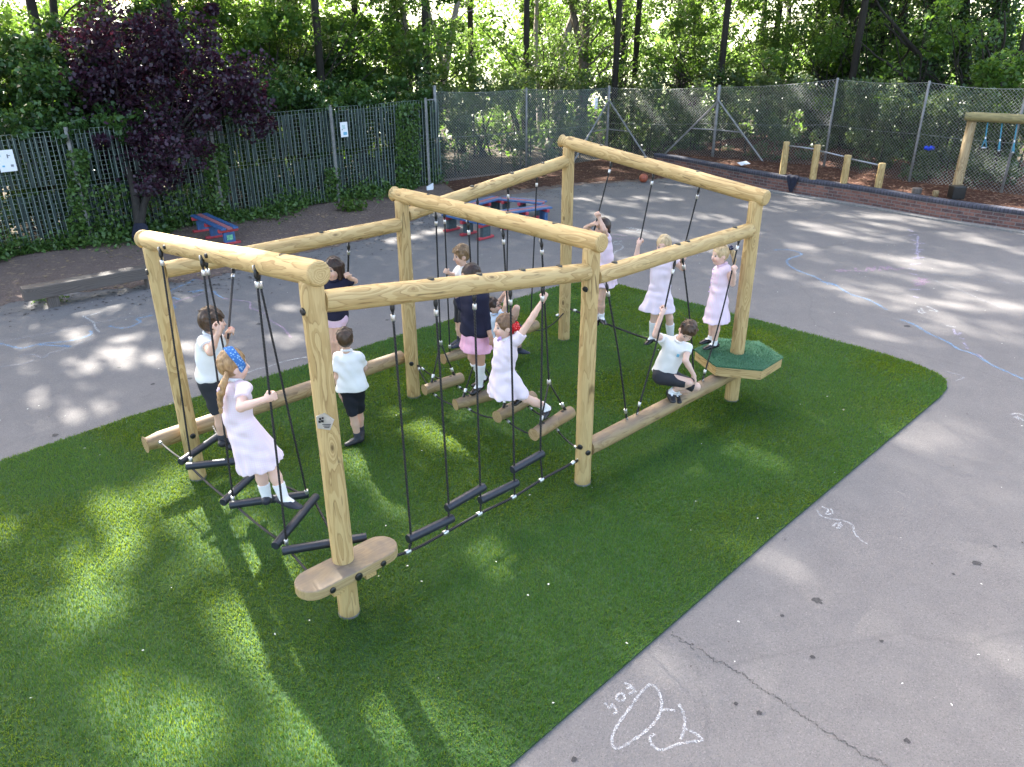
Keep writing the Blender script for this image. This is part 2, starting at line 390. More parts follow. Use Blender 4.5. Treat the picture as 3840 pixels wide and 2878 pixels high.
M['conc'] = plain('old_concrete', (.21, .20, .19), .9, 0, .25, 18, .4)
tag(kerb.build('kerb_strip', M['conc']), kind='structure')
# raised bed of bark behind the wall
V = []; F = []; nw = len(WP); inner = offs(WP, .21)
outer = []
for i in range(nw):
    t = i/(nw-1); p = inner[i]; best = None
    d = unit(A3(.72, .69)); outer.append(p+d*6.5)
K = 26
rb = np.random.default_rng(5)
for i in range(nw):
    for k in range(K+1):
        s = (k/K)**1.3; q = inner[i]*(1-s)+outer[i]*s; z = .37+.10*min(1, s*3)+(rb.normal(0, .018) if 0 < k < K else 0)
        V.append((q[0], q[1], z))
for i in range(nw-1):
    for k in range(K): F.append((i*(K+1)+k, (i+1)*(K+1)+k, (i+1)*(K+1)+k+1, i*(K+1)+k+1))
bed = link('bark_bed', mesh_np('bark_bed', np.array(V), np.array(F)), M['bark'], smooth=True); tag(bed, kind='structure')
pts3 = []
for k in range(3200):
    i = rb.integers(0, nw); s = rb.uniform(0, .42); q = inner[i]*(1-s)+outer[i]*s; pts3.append((q[0]+rb.normal(0, .08), q[1]+rb.normal(0, .08)))
M['chip'] = plain('bark_chips', (.17, .095, .06), .95, 0, .6, 2, 0)
scraps('bark_chippings', M['chip'], pts3, .018, .05, .445)
pts4 = [(rb.uniform(-1.2, 4.6), rb.uniform(20.6, 25)) for k in range(2600)]
pts4 = [p for p in pts4 if p[1] > np.interp(p[0], [-1.4, .3, 1.6, 2.9, 4.2, 4.9], [20.3, 20.75, 21.5, 21.85, 22.2, 22.7]) and p[1] < np.interp(p[0], [-2, .44, 3.02, 5.85], [21.7, 23.2, 25.5, 23.4])]
scraps('bark_scatter', M['chip'], pts4, .018, .05, .014)

# ------------------------------------------------------------------ turf
TP = [(-7.4, 4.35), (-5.144, 6.792), (-4.235, 7.80), (-2.733, 9.10), (-.038, 11.66), (.70, 12.35), (1.02, 12.58), (1.40, 12.70), (1.78, 12.52), (3.303, 11.05), (4.851, 9.52), (5.14, 9.16), (5.27, 8.88), (5.29, 8.66), (5.19, 8.42), (4.983, 8.18), (2.067, 5.34), (-.026, 3.236), (-1.6, 1.6), (-7.4, 1.6)]
def turf_base_mat():
    m, nt, b = newmat('turf_backing'); c = coords(nt); n = noise(nt, c, 60, 4)
    nt.links.new(ramp(nt, n, [(.3, (.014, .042, .008)), (.7, (.03, .085, .016))]), b.inputs['Base Color']); b.inputs['Roughness'].default_value = .9; return m
M['turfb'] = turf_base_mat()
tb = MB(); tb.prism(TP, .004, .016); tag(tb.build('turf_base', M['turfb']), kind='structure')
def inside(P, poly):
    x, y = P[:, 0], P[:, 1]; c = np.zeros(len(P), bool); n = len(poly)
    for i in range(n):
        x1, y1 = poly[i]; x2, y2 = poly[(i+1) % n]
        if y1 == y2: continue
        hit = ((y1 > y) != (y2 > y)) & (x < (x2-x1)*(y-y1)/(y2-y1)+x1); c ^= hit
    return c
def blade_mat():
    m, nt, b = newmat('turf_blades'); at = nd(nt, 'Attribute', attribute_name='tint').outputs['Fac']; c = coords(nt)
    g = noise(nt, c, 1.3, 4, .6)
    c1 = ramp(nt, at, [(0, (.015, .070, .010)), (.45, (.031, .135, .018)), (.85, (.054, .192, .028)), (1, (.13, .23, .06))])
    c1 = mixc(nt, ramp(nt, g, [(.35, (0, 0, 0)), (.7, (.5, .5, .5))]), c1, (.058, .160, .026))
    c1 = mixc(nt, ramp(nt, noise(nt, c, .62, 5, .6), [(.50, (0, 0, 0)), (.72, (.40, .40, .40))]), c1, (.105, .20, .045))  # pale patches: whitish sky sheen of the pile put into the blade colour
    nt.links.new(c1, b.inputs['Base Color']); b.inputs['Roughness'].default_value = .5
    b.inputs['Specular IOR Level'].default_value = .38
    t = nd(nt, 'BsdfTranslucent', {'Color': mixc(nt, .6, c1, (.38, .45, .008))})
    mx = nd(nt, 'MixShader', {0: .44, 1: b.outputs[0], 2: t.outputs[0]})
    nt.links.new(mx.outputs[0], nt.nodes['Material Output'].inputs[0]); return m
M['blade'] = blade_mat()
def turf():
    r = np.random.default_rng(21); P = []
    n_try = int(os.environ.get('BLADES', '1150000'))
    X = r.uniform(-6.2, 5.4, n_try); Y = r.uniform(2.3, 12.75, n_try)
    keep = r.uniform(0, 1, n_try) < np.clip((6.2/np.maximum(Y, 3.0))**1.15, .38, 1.0)
    X = X[keep]; Y = Y[keep]; Q = np.c_[X, Y]
    vis = np.abs(X) < Y*.74+1.9
    Q = Q[vis]; Q = Q[inside(Q, TP)]; n = len(Q)
    pa = np.sin(Q[:, 0]*2.1+np.sin(Q[:, 1]*1.7)*1.6)*1.4+np.sin(Q[:, 1]*2.7+Q[:, 0]*.9)*1.2
    ang = pa*.9+r.normal(0, 1.0, n); lean = np.abs(r.normal(.55, .3, n)); h = r.uniform(.018, .034, n)*np.where(Q[:, 1] > 8, 1.1, 1)
    wd = r.uniform(.0016, .0032, n)*np.clip(Q[:, 1]/5.5, 1, 2.2)
    dx, dy = np.cos(ang), np.sin(ang); px, py = -dy, dx
    base = np.c_[Q, np.full(n, .012)]
    m1 = base+np.c_[dx*lean*h*.35, dy*lean*h*.35, h*.62]; t = base+np.c_[dx*lean*h*1.05, dy*lean*h*1.05, h*(1.05-.28*lean)]
    pw = np.c_[px*wd, py*wd, np.zeros(n)]
    V = np.stack([base-pw, base+pw, m1+pw*.8, m1-pw*.8, t+pw*.2, t-pw*.2], 1).reshape(-1, 3)
    i = np.arange(n)[:, None]*6
    F = np.concatenate([i+np.array([[0, 1, 2, 3]]), i+np.array([[3, 2, 4, 5]])], 1).reshape(-1, 4)
    tint = np.repeat(np.clip(r.beta(2.2, 2.6, n), 0, 1), 2)
    me = mesh_np('turf_grass', V, F, {'tint': ('FACE', tint)})
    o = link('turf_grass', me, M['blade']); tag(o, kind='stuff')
turf()
# edge shadow line: the turf is cut into the tarmac with a thin dark joint

V = []; F = []; rq = np.random.default_rng(17)
for (u, v, r) in ((1765, 1297, .040), (2110, 1216, .034), (1910, 935, .05), (1755, 1420, .02), (1690, 1330, .016), (2060, 1240, .014), (1640, 1540, .018), (1590, 1520, .016), (2150, 1180, .016), (1240, 1640, .02), (1905, 1385, .016), (1960, 1600, .02), (700, 590, .05), (330, 830, .03), (120, 940, .04), (560, 700, .04), (1960, 705, .05), (1560, 700, .03)):
    c = FG(u, v, .004); b = len(V); V.append(c)
    for k in range(16): a = k/16*6.2832; V.append(c+A3(math.cos(a), math.sin(a), 0)*r*rq.uniform(.6, 1.25))
    F += [(b, b+1+k, b+1+(k+1) % 16) for k in range(16)]
M['tarspot'] = plain('tar_spots', (.045, .042, .043), .8, 0, .4, 60, .1)
tag(link('tar_spots', mesh_np('tar_spots', np.array(V), np.array(F)), M['tarspot']), kind='stuff')
# ------------------------------------------------------------------ timber climbing frame
A, B, C_, D_, E_, F_ = [A3(*p) for p in ((-1.217, 4.56), (-3.035, 6.472), (-1.153, 8.261), (.665, 6.349), (.718, 10.041), (2.537, 8.128))]
HB = dict(A=2.634, B=2.34, C=2.348, D=2.352, E=2.632, F=2.358)
U1 = unit(B-A); U2 = unit(D_-A); N2 = A3(U2[1], -U2[0])      # N2 points out of the frame on the A-D-F side
def p3(p, z): return A3(p[0], p[1], z)
def axis_obj(name, p, q, r0, r1, mat, parent, n=28, round_end=.02, wob=.0, flat_base=False, seed=0):
    """a turned log built along its own Z axis, so the grain runs along it"""
    p = A3(*p); q = A3(*q); L = np.linalg.norm(q-p); rg = np.random.default_rng(seed+int(L*1000))
    rings = []
    if not flat_base:
        for k in range(4):
            t = k/3*math.pi/2; rings.append((round_end*(1-math.sin(t)), r0-round_end*(1-math.cos(math.pi/2-t))))
        rings = rings[::-1]; rings = sorted(rings)
    else: rings = [(0, r0)]
    m = max(4, int(L/.12)); ph = rg.uniform(0, 6, 4)
    for k in range(1, m): 
        t = k/m; rings.append((round_end+(L-2*round_end)*t, r0+(r1-r0)*t+wob*(math.sin(t*9+ph[0])+.6*math.sin(t*21+ph[1]))))
    for k in range(4):
        t = k/3*math.pi/2; rings.append((L-round_end+round_end*math.sin(t), r1-round_end*(1-math.cos(t))))
    V = []; 
    for z, r in rings:
        for k in range(n):
            a = 2*math.pi*k/n; V.append((r*math.cos(a), r*math.sin(a), z))
    R = len(rings); F = [(i*n+k, i*n+(k+1) % n, (i+1)*n+(k+1) % n, (i+1)*n+k) for i in range(R-1) for k in range(n)]
    V += [(0, 0, rings[0][0]), (0, 0, rings[-1][0])]
    F += [(R*n, (k+1) % n, k) for k in range(n)]+[(R*n+1, (R-1)*n+k, (R-1)*n+(k+1) % n) for k in range(n)]
    me = bpy.data.meshes.new(name); me.from_pydata(V, [], F); me.update()
    o = link(name, me, mat, parent)
    me.polygons.foreach_set('use_smooth', np.array([len(f.vertices) == 4 for f in me.polygons]))
    o.location = Vector(p-rootloc(parent)); o.rotation_mode = 'QUATERNION'
    o.rotation_quaternion = Vector(q-p).to_track_quat('Z', 'Y') @ Matrix.Rotation(seed*1.7, 3, 'Z').to_quaternion()
    return o
fr = thing('log_climber', (*A, 0), 'large round pine log climbing frame of six posts and seven beams standing on the turf', 'climbing frame')
R = .076
def cap(parent, c, nrm, r=.026):
    m = MB(); nrm = unit(nrm); m.tube([c-nrm*.005, c+nrm*.008, c+nrm*.013], [r, r, r*.6], 14); return m.build('bolt_cap', M['black'], parent)
posts = {}
for i, (k, P) in enumerate(zip('ABCDEF', (A, B, C_, D_, E_, F_))):
    o = axis_obj('post', p3(P, -.05), p3(P, HB[k]-.045), R*1.02, R*.98, M['wood'], fr, wob=.0012, flat_base=True, seed=i+1); posts[k] = o
    # pale concrete collar where the post meets the turf
    m = MB(); m.tube([p3(P, .0), p3(P, .032)], [R*1.12, R*1.06], 24); m.build('footing', M['conc'], o)
ends = {}
for i, (a, b, oa, ob) in enumerate((('B', 'A', .16, .12), ('C', 'D', .12, .12), ('E', 'F', .12, .12))):
    Pa = dict(A=A, B=B, C=C_, D=D_, E=E_, F=F_)[a]; Pb = dict(A=A, B=B, C=C_, D=D_, E=E_, F=F_)[b]
    d = unit(p3(Pb, HB[b])-p3(Pa, HB[a]))
    axis_obj('top_beam', p3(Pa, HB[a])-d*oa, p3(Pb, HB[b])+d*ob, R*1.03, R*1.06, M['wood'], fr, round_end=.022, wob=.0012, seed=i+11)
def zl(P, Q, za, zb, t): return p3(P+(Q-P)*t, za+(zb-za)*t)
SB = {'AD': (A, D_, 2.44, 2.09), 'BC': (B, C_, 2.07, 2.05), 'CE': (C_, E_, 2.13, 2.42), 'DF': (D_, F_, 2.035, 2.01)}
for i, k in enumerate(SB):
    P, Q, za, zb = SB[k]; d = unit(p3(Q, zb)-p3(P, za)); 
    axis_obj('side_beam', p3(P, za)+d*R*.80, p3(Q, zb)-d*R*.80, R*.98, R*.98, M['wood'], fr, round_end=.004, wob=.0012, seed=i+21)
NO = A3(*(-N2), 0)
# low logs
lb = axis_obj('balance_log', p3(B, .455)-A3(*U2, 0)*.36+NO*.152, p3(C_, .475)-A3(*U2, 0)*.02+NO*.152, .082, .078, M['woodw'], fr, wob=.0015, seed=31)
ld = axis_obj('balance_log', p3(D_, .375)+A3(*U2, 0)*R*.8, p3(F_, .375)-A3(*U2, 0)*.06, .082, .082, M['woodw'], fr, wob=.0015, round_end=.006, seed=33)
# bolt caps seen on posts and beams
cap(posts['A'], p3(A, 2.40)+A3(*(-U2), 0)*R, A3(*(-U2), 0)+A3(0, 0, 0))
cap(posts['B'], p3(B, 2.08)+A3(-.80, -.60, 0)*R, A3(-.80, -.60, 0))
cap(posts['B'], p3(B, .50)+A3(*N2, 0)*R, A3(*N2, 0))
cap(posts['C'], p3(C_, 2.06)+unit(A3(-.75, -.66, 0))*R, A3(-.75, -.66, 0))
cap(posts['C'], p3(C_, .46)+A3(.1, -1, 0)*R, A3(.1, -1, 0))
cap(posts['D'], p3(D_, 1.955)+unit(A3(-.6, -.8, 0))*R, A3(-.6, -.8, -.4))
cap(posts['D'], p3(D_, .44)+unit(A3(-.52, -.85, 0))*R, A3(-.52, -.85, 0)); cap(posts['D'], p3(D_, .38)+unit(A3(.45, -.89, 0))*R, A3(.45, -.89, 0))
BAd = unit(p3(A, HB['A'])-p3(B, HB['B'])); BAn = A3(-U2[0], -U2[1], 0)
topb = [o for o in fr.children if o.name.startswith('top_beam')]
for t in (.20, .50): cap(topb[0], p3(B, HB['B'])+(p3(A, HB['A'])-p3(B, HB['B']))*t+BAn*R*1.04, BAn, .018)
def topcaps(o, a, b, ts):
    for t in ts:
        c = a+(b-a)*t; m = MB(); m.tube([c+A3(0, 0, R-.012), c+A3(0, 0, R+.006)], [.03, .024], 12); m.build('bolt_cap', M['black'], o)
sbo = [o for o in fr.children if o.name.startswith('side_beam')]
topcaps(topb[0], p3(B, HB['B']), p3(A, HB['A']), (.88,)); topcaps(topb[1], p3(C_, HB['C']), p3(D_, HB['D']), (.18, .40, .62, .84)); topcaps(topb[2], p3(E_, HB['E']), p3(F_, HB['F']), (.2, .45, .72))
topcaps(sbo[0], p3(A, 2.44), p3(D_, 2.09), (.35, .52, .69, .85)); topcaps(sbo[1], p3(B, 2.07), p3(C_, 2.05), (.2, .62)); topcaps(sbo[2], p3(C_, 2.13), p3(E_, 2.42), (.15, .38, .62, .82)); topcaps(sbo[3], p3(D_, 2.035), p3(F_, 2.01), (.12, .48, .54, .86))
# maker's pentagon plaque on the front post
pc = p3(A, 1.66)+unit(A3(.05, -1, 0))*R*1.02; m = MB()
ax = unit(A3(1, .05, 0)); pg = [(-.048, -.05), (.03, -.065), (.062, .005), (.005, .06), (-.05, .035)]
for i_, dz in ((0, 0),):
    front = [pc+ax*x+A3(0, 0, y)+A3(.05, -1, 0)*(.006-abs(x)*.05) for x, y in pg]; back = [q-A3(.05, -1, 0)*.012 for q in front]; n5 = 5
    m.add(front+back, [tuple(range(5)), tuple(range(9, 4, -1))]+[(i, i+5, (i+1) % 5+5, (i+1) % 5) for i in range(5)])
pq = m.build('plaque', M['silver'], posts['A'])
m = MB()
for x, y, s in ((-.025, .02, .014), (-.008, .026, .012), (-.03, .0, .015), (-.012, .003, .016)): m.box(pc+ax*x+A3(0, 0, y)+A3(.05, -1, 0)*.0075, s, .003, s)
for k in range(3): m.box(pc+ax*.012+A3(0, 0, -.022-.011*k)+A3(.05, -1, 0)*.0075, .055-.01*k, .003, .003)
m.build('emblem', M['black'], pq)
# stadium step round the front post
sc = p3(A, .47)+A3(*N2, 0)*.055; L2, W2 = .27, .135
def stadium(c, d, nn, L, W, z0, z1, k=10):
    pts = []
    for s in (1, -1):
        for i in range(k+1):
            a = -math.pi/2+math.pi*i/k
            pts.append(c+d*s*(L+W*math.cos(a))+nn*s*W*math.sin(a))
    return [(p[0], p[1]) for p in pts]
def local_obj(name, mb, mat, parent, zaxis_dir):
    """mesh re-expressed in a frame whose Z follows the grain"""
    c = A3(*mb.v[0]); q = Vector(zaxis_dir).to_track_quat('Z', 'Y'); iq = q.inverted()
    me = bpy.data.meshes.new(name); me.from_pydata([tuple(iq @ (Vector(v)-Vector(c))) for v in mb.v], [], mb.f); me.update()
    o = link(name, me, mat, parent); o.location = Vector(c-rootloc(parent)); o.rotation_mode = 'QUATERNION'; o.rotation_quaternion = q; return o
m = MB(); st = stadium(sc, A3(*U2, 0), A3(*N2, 0), L2, W2, 0, 0); m.prism(st, .425, .505)
# soften the top edge
stp = local_obj('step_plank', m, M['plankw'], fr, A3(*U2, 0))
bv = stp.modifiers.new('edge', 'BEVEL'); bv.width = .012; bv.segments = 3; bv.limit_method = 'ANGLE'
for s in (-.2, 0, .2): cap(stp, sc+A3(*U2, 0)*s*1.05+A3(*N2, 0)*W2+A3(0, 0, -.012), A3(*N2, 0), .03 if s == 0 else .023)
for s in (-1, 1):
    m = MB(); b0 = sc+A3(*U2, 0)*.135*s+A3(0, 0, -.075)
    m.box(b0, .09, .17, .10, (A3(*U2, 0), A3(*N2, 0), A3(0, 0, 1)), .006); local_obj('step_bracket', m, M['wood'], fr, A3(*N2, 0))
# hexagonal lookout platform
HC = p3(F_, .60)+A3(.01, -.02, 0); HR = .475; hexa = [(HC[0]+HR*math.cos(rad(-14+60*i)), HC[1]+HR*math.sin(rad(-14+60*i))) for i in range(6)]
pl = []
for i in range(6):
    a, b = A3(*hexa[i]), A3(*hexa[(i+1) % 6]); d = unit(b-a); nn = A3(d[1], -d[0]); m = MB()
    m.box(p3((a+b)/2-nn*.02, .535), np.linalg.norm(b-a)-.004, .04, .105, (A3(*d, 0), A3(*nn, 0), A3(0, 0, 1)), .004); local_obj('platform_skirt', m, M['wood'], fr, A3(*d, 0))
hexi = [(HC[0]+(HR+.008)*math.cos(rad(-14+60*i)), HC[1]+(HR+.008)*math.sin(rad(-14+60*i))) for i in range(6)]
m = MB(); m.prism(hexi, .588, .606); M['mat'] = plain('green_turf_mat', (.035, .12, .062), .9, 0, .35, 60, .5)
pm = m.build('platform_mat', M['mat'], fr)
def hexgrass():
    r = np.random.default_rng(4); n = 9000; P = np.c_[r.uniform(-.5, .5, n), r.uniform(-.5, .5, n)]+HC[:2]
    P = P[inside(P, [(HC[0]+(HR+.012)*math.cos(rad(-14+60*i)), HC[1]+(HR+.012)*math.sin(rad(-14+60*i))) for i in range(6)])]
    P = P[np.hypot(P[:, 0]-F_[0], P[:, 1]-F_[1]) > R*1.02]; n = len(P); a = r.uniform(0, 6.3, n); h = r.uniform(.014, .024, n); w = .003
    out = P-HC[:2]; e = np.clip((np.linalg.norm(out, axis=1)-.36)/.1, 0, 1)[:, None]
    tip = np.c_[P+np.c_[np.cos(a), np.sin(a)]*.010+out*e*.05, .604+h*(1-.5*e[:, 0])]; bs = np.c_[P, np.full(n, .604)]; px = np.c_[-np.sin(a)*w, np.cos(a)*w, np.zeros(n)]
    V = np.stack([bs-px, bs+px, tip], 1).reshape(-1, 3)-A3(*A, 0); F = np.arange(3*n).reshape(-1, 3)
    mm, nt, b = newmat('green_mat_pile'); at = nd(nt, 'Attribute', attribute_name='tint').outputs['Fac']
    nt.links.new(ramp(nt, at, [(0, (.028, .105, .042)), (1, (.10, .25, .12))]), b.inputs['Base Color']); b.inputs['Roughness'].default_value = .6
    o = link('pile', mesh_np('pile', V, F, {'tint': ('FACE', r.uniform(0, 1, n))}), mm, pm)
hexgrass()
for s in (-1, 1):
    m = MB(); m.box(p3(F_, .46)+A3(*U1, 0)*.0+A3(*N2, 0)*.11*s, .52, .055, .09, (A3(*U1, 0) if 0 else A3(*U2, 0), A3(*N2, 0), A3(0, 0, 1)), .005); local_obj('platform_bearer', m, M['wood'], fr, A3(*U2, 0))

# ------------------------------------------------------------------ ropes
RR = .0085
ROPES = []
def shackle(parent, top, d=A3(0, 0, -1), s=1.0):
    """black thimble with a silver ring under a beam"""
    d = unit(d); x = A3(*U2, 0); c = top+d*.046*s; m = MB(); yx = unit(np.cross(d, x)); xx = np.cross(yx, d)
    m.ball(c+d*.004, .019*s, .013*s, .036*s, 10, (xx, yx, d)); m.tube([top-d*.012*s, c], .008*s, 6); m.build('thimble', M['black'], parent, True)
    m = MB(); m.tube([top+d*(.012*s)+d*(.022*s)*math.sin(a)+xx*(.0135*s)*math.cos(a)+yx*(-.011*s) for a in np.linspace(0, math.pi*1.3, 8)], .004*s, 6); m.build('hook', M['silver'], parent, True)
def ferrule(parent, p, d, r=.0165, L=.045):
    d = unit(d); m = MB(); m.tube([p-d*L/2, p-d*L*.42, p+d*L*.42, p+d*L/2], [r*.85, r, r, r*.85], 12); m.build('ferrule', M['silver'], parent, True)
def rope(parent, pts, r=RR, name='rope', smooth=True):
    m = MB(); m.tube(curve_pts(pts, 6) if len(pts) > 2 else pts, r, 8); o = m.build(name, M['rope'], parent, True); return o
def hang(parent, top, pts, ferr=True, r=RR):
    top = A3(*top); d = unit(A3(*pts[0])-top)
    o = rope(parent, [top+d*.07]+[A3(*p) for p in pts], r); shackle(o, top, d)
    q_ = [top]+[A3(*p) for p in pts]; ROPES.extend(zip(q_[:-1], q_[1:]))
    if ferr: ferrule(o, top+d*.12, d)
    return o
def endferr(o, p, d): ferrule(o, A3(*p), d)
def sag(a, b, s, n=5):
    a = A3(*a); b = A3(*b); return [a+(b-a)*t-A3(0, 0, 4*s*t*(1-t)) for t in np.linspace(0, 1, n)]
def tubelog(name, parent, p, q, r, mat=None):
    m = MB(); p = A3(*p); q = A3(*q); d = unit(q-p)
    m.tube([p, p+d*.004, p+d*.008, q-d*.008, q-d*.004, q], [r*.90, r*.98, r, r, r*.98, r*.90], 18); return m.build(name, mat or M['navytube'], parent, True)

# 1. zigzag bridge hanging below the front top beam
zz = thing('zigzag_bridge', tuple(p3((A+B)/2, .48)), 'zigzag bridge of navy rubber tubes hung on black ropes below the front top beam', 'rope bridge')
ZZ = .48
rungs = [((676, 1734), (819, 1635)), ((698, 1750), (935, 1724)), ((835, 1886), (965, 1765)), ((861, 1895), (1158, 1853)), ((1031, 2049), (1186, 1862)), ((1058, 2067), (1375, 2014))]
rg = [(G(*a, ZZ), G(*b, ZZ)) for a, b in rungs]
for a, b in rg: tubelog('rung', zz, a, b, .033)
bt = lambda t, s: p3(B, HB['B'])+(p3(A, HB['A'])-p3(B, HB['B']))*t+BAn*(R*1.0)*s+A3(0, 0, -.02)
def tb_at(u, v):  # front face of the top beam
    q = PLN(u, v, B-U2*R, A-U2*R); return q
j1 = (rg[0][0]+rg[1][0])/2+A3(.06, .03, 0); j2 = (rg[2][0]+rg[3][0])/2+A3(.05, .03, 0); j3 = (rg[4][0]+rg[5][0])/2+A3(.05, .04, 0)
k1 = (rg[1][1]+rg[2][1])/2+A3(-.05, 0, 0); k2 = (rg[3][1]+rg[4][1])/2+A3(-.045, 0, 0); k3 = rg[5][1]+A3(-.08, -.02, 0)
for uv, j in (((600, 930), j1), ((756, 962), j2), ((957, 1000), j3)):
    t = tb_at(*uv); rp = hang(zz, t, [t+(j-t)*.5, j]); ferrule(rp, j+A3(0, 0, .03), t-j)
bb = lambda u: PLN(u, 965 if u < 800 else 1010, B+U2*R, A+U2*R)
for uu, j in ((768, k1), (963, k2)):
    t = bb(uu); rp = hang(zz, t, [t+(j-t)*.5, j]); ferrule(rp, j+A3(0, 0, .03), t-j)
rp = rope(zz, sag(p3(B, .47)+NO*.07-A3(*U2, 0)*.25, rg[0][0]+A3(.03, .02, 0), .01)); ferrule(rp, p3(B, .47)+NO*.07-A3(*U2, 0)*.25, A3(.5, -.5, 0))
for a, b in ((rg[1][0]+A3(.05, .0, -.02), rg[2][0]+A3(.04, .05, -.02)), (rg[3][0]+A3(.06, 0, -.02), rg[4][0]+A3(.05, .06, -.02)), (rg[5][0]+A3(.07, 0, -.02), sc-A3(*U2, 0)*.22+A3(0, 0, -.04))):
    rp = rope(zz, sag(a, b, .015), .010)
ferrule(rp, sc-A3(*U2, 0)*.22+A3(0, 0, -.04)-unit(sc-A3(*U2, 0)*.22-rg[5][0])*.13, sc-rg[5][0])
for a, b in ((rg[2][1]+A3(.02, 0, -.02), rg[3][1]+A3(-.06, .03, -.02)), (rg[4][1]+A3(0, -.05, -.02), p3(A, .5)+A3(-.02, .08, 0)), (G(799, 1600, ZZ), rg[0][1])):
    rope(zz, sag(a, b, .012), .010)

# 2. climbing rungs below the sloping side beam nearest the camera
cr = thing('rung_traverse', tuple(p3((A+D_)/2, .4)), 'row of four navy rubber rungs threaded on black ropes below the sloping front side beam', 'rope traverse')
TR = [((1529, 2023), (1698, 1943)), ((1674, 1907), (1816, 1825)), ((1799, 1878), (1940, 1810)), ((1921, 1764), (2035, 1700))]
for a, b in TR: tubelog('rung', cr, PLN(*a, A, D_), PLN(*b, A, D_), .036)
tops = [(1469, 1128), (1632, 1112), (1778, 1092), (1913, 1078), (2035, 1066)]
cab = [(1421, 2142), (1529, 2070), (1670, 1998), (1797, 1928), (1925, 1865), (2029, 1801), (2164, 1728)]
mids = [(1540, 2002), (1682, 1892), (1802, 1862), (1928, 1749), (2027, 1692)]
cabp = [p3(A, .395)+A3(*U2, 0)*.09]+[PLN(*q, A, D_) for q in cab[1:]]
rp = rope(cr, cabp, .012)
for i in range(5):
    t = PLN(*tops[i], A, D_); mmid = PLN(*mids[i], A, D_); e = cabp[i+1]+A3(*U2, 0)*.015
    hang(cr, t, [t+(mmid-t)*.5, mmid, mmid*.35+e*.65, e])
    ferrule(rp, cabp[i+1], cabp[i+2]-cabp[i], .021, .05)
e = cabp[-1]; ferrule(rp, e-A3(*U2, -.02)*.06, A3(*U2, .35), .018, .045); shackle(rp, e+A3(*U2, .1)*.03, -A3(*U2, .2), .8)

# 3. log bridge below the middle top beam
lbt = thing('log_bridge', tuple(p3((C_+D_)/2, .42)), 'bridge of four short stepping logs slung on forked ropes under the middle top beam', 'log bridge')
LB = [((1591, 1463), (1731, 1417), .36), ((1707, 1518), (1849, 1477), .42), ((1864, 1564), (1999, 1487), .48), ((2001, 1631), (2141, 1545), .48)]
lp = []
for i, (a, b, z) in enumerate(LB):
    p, q = G(*a, z), G(*b, z)
    if i == 1: q = p+unit(q-p)*.62
    lp.append((p, q)); axis_obj('stepping_log', p, q, .062, .064, M['woodw'], lbt, round_end=.010, wob=.002, seed=41+i)
LT = [(1634, 795), (1755, 826), (1886, 860), (2030, 897)]; LFk = [(1650, 1277), (1779, 1325), (1905, 1370), (2047, 1424)]
for i in range(4):
    t = PLN(*LT[i], C_, D_); p, q = lp[i]; d = unit(q-p); a = p+d*.10+A3(0, 0, .06); b = q-d*.10+A3(0, 0, .06)
    mid = (a+b)/2; fk = DEP(*LFk[i], PRJ(mid)[2]); f2 = p3(mid[:2], fk[2]); f2 = fk*.6+f2*.4
    rp = hang(lbt, t, [t+(f2-t)*.5, f2]); ferrule(rp, f2, f2-t, .02, .05)
    for k in (a, b):
        q_ = rope(lbt, [f2, k]); ferrule(q_, k+unit(f2-k)*.07, f2-k, .018, .045)
        m = MB(); m.tube([k+unit(f2-k)*.04, k], [.013, .016], 8); m.build('thimble', M['black'], q_)
        mm = MB(); mm.tube([k+d*.05*(1 if k is a else -1)+A3(0, 0, -.006), k+d*.05*(1 if k is a else -1)+A3(0, 0, .006)], [.022, .016], 10); mm.build('bolt_cap', M['black'], q_)
def chain(p, q, s):
    P = sag(p, q, s, 9); rp = rope(lbt, P, .0085); 
    ferrule(rp, P[1], P[2]-P[0], .015, .04); ferrule(rp, P[-2], P[-1]-P[-3], .015, .04)
for i in range(3):
    d0 = unit(lp[i][1]-lp[i][0])
    for f in (.18, .80): chain(lp[i][0]*(1-f)+lp[i][1]*f+A3(0, 0, -.05), lp[i+1][0]*(1-f)+lp[i+1][1]*f+A3(0, 0, -.05), .05)
chain(p3(C_, .42)+A3(.07, -.03, 0), lp[0][0]+A3(.05, .03, .03), .03); chain(lp[3][0]*.45+lp[3][1]*.55+A3(0, 0, -.05), p3(D_, .42)+A3(-.05, -.06, 0), .03)
chain(p3(C_, .40)+A3(.075, .02, 0), lp[0][0]*.3+lp[0][1]*.7+A3(0, .1, -.02), .06)

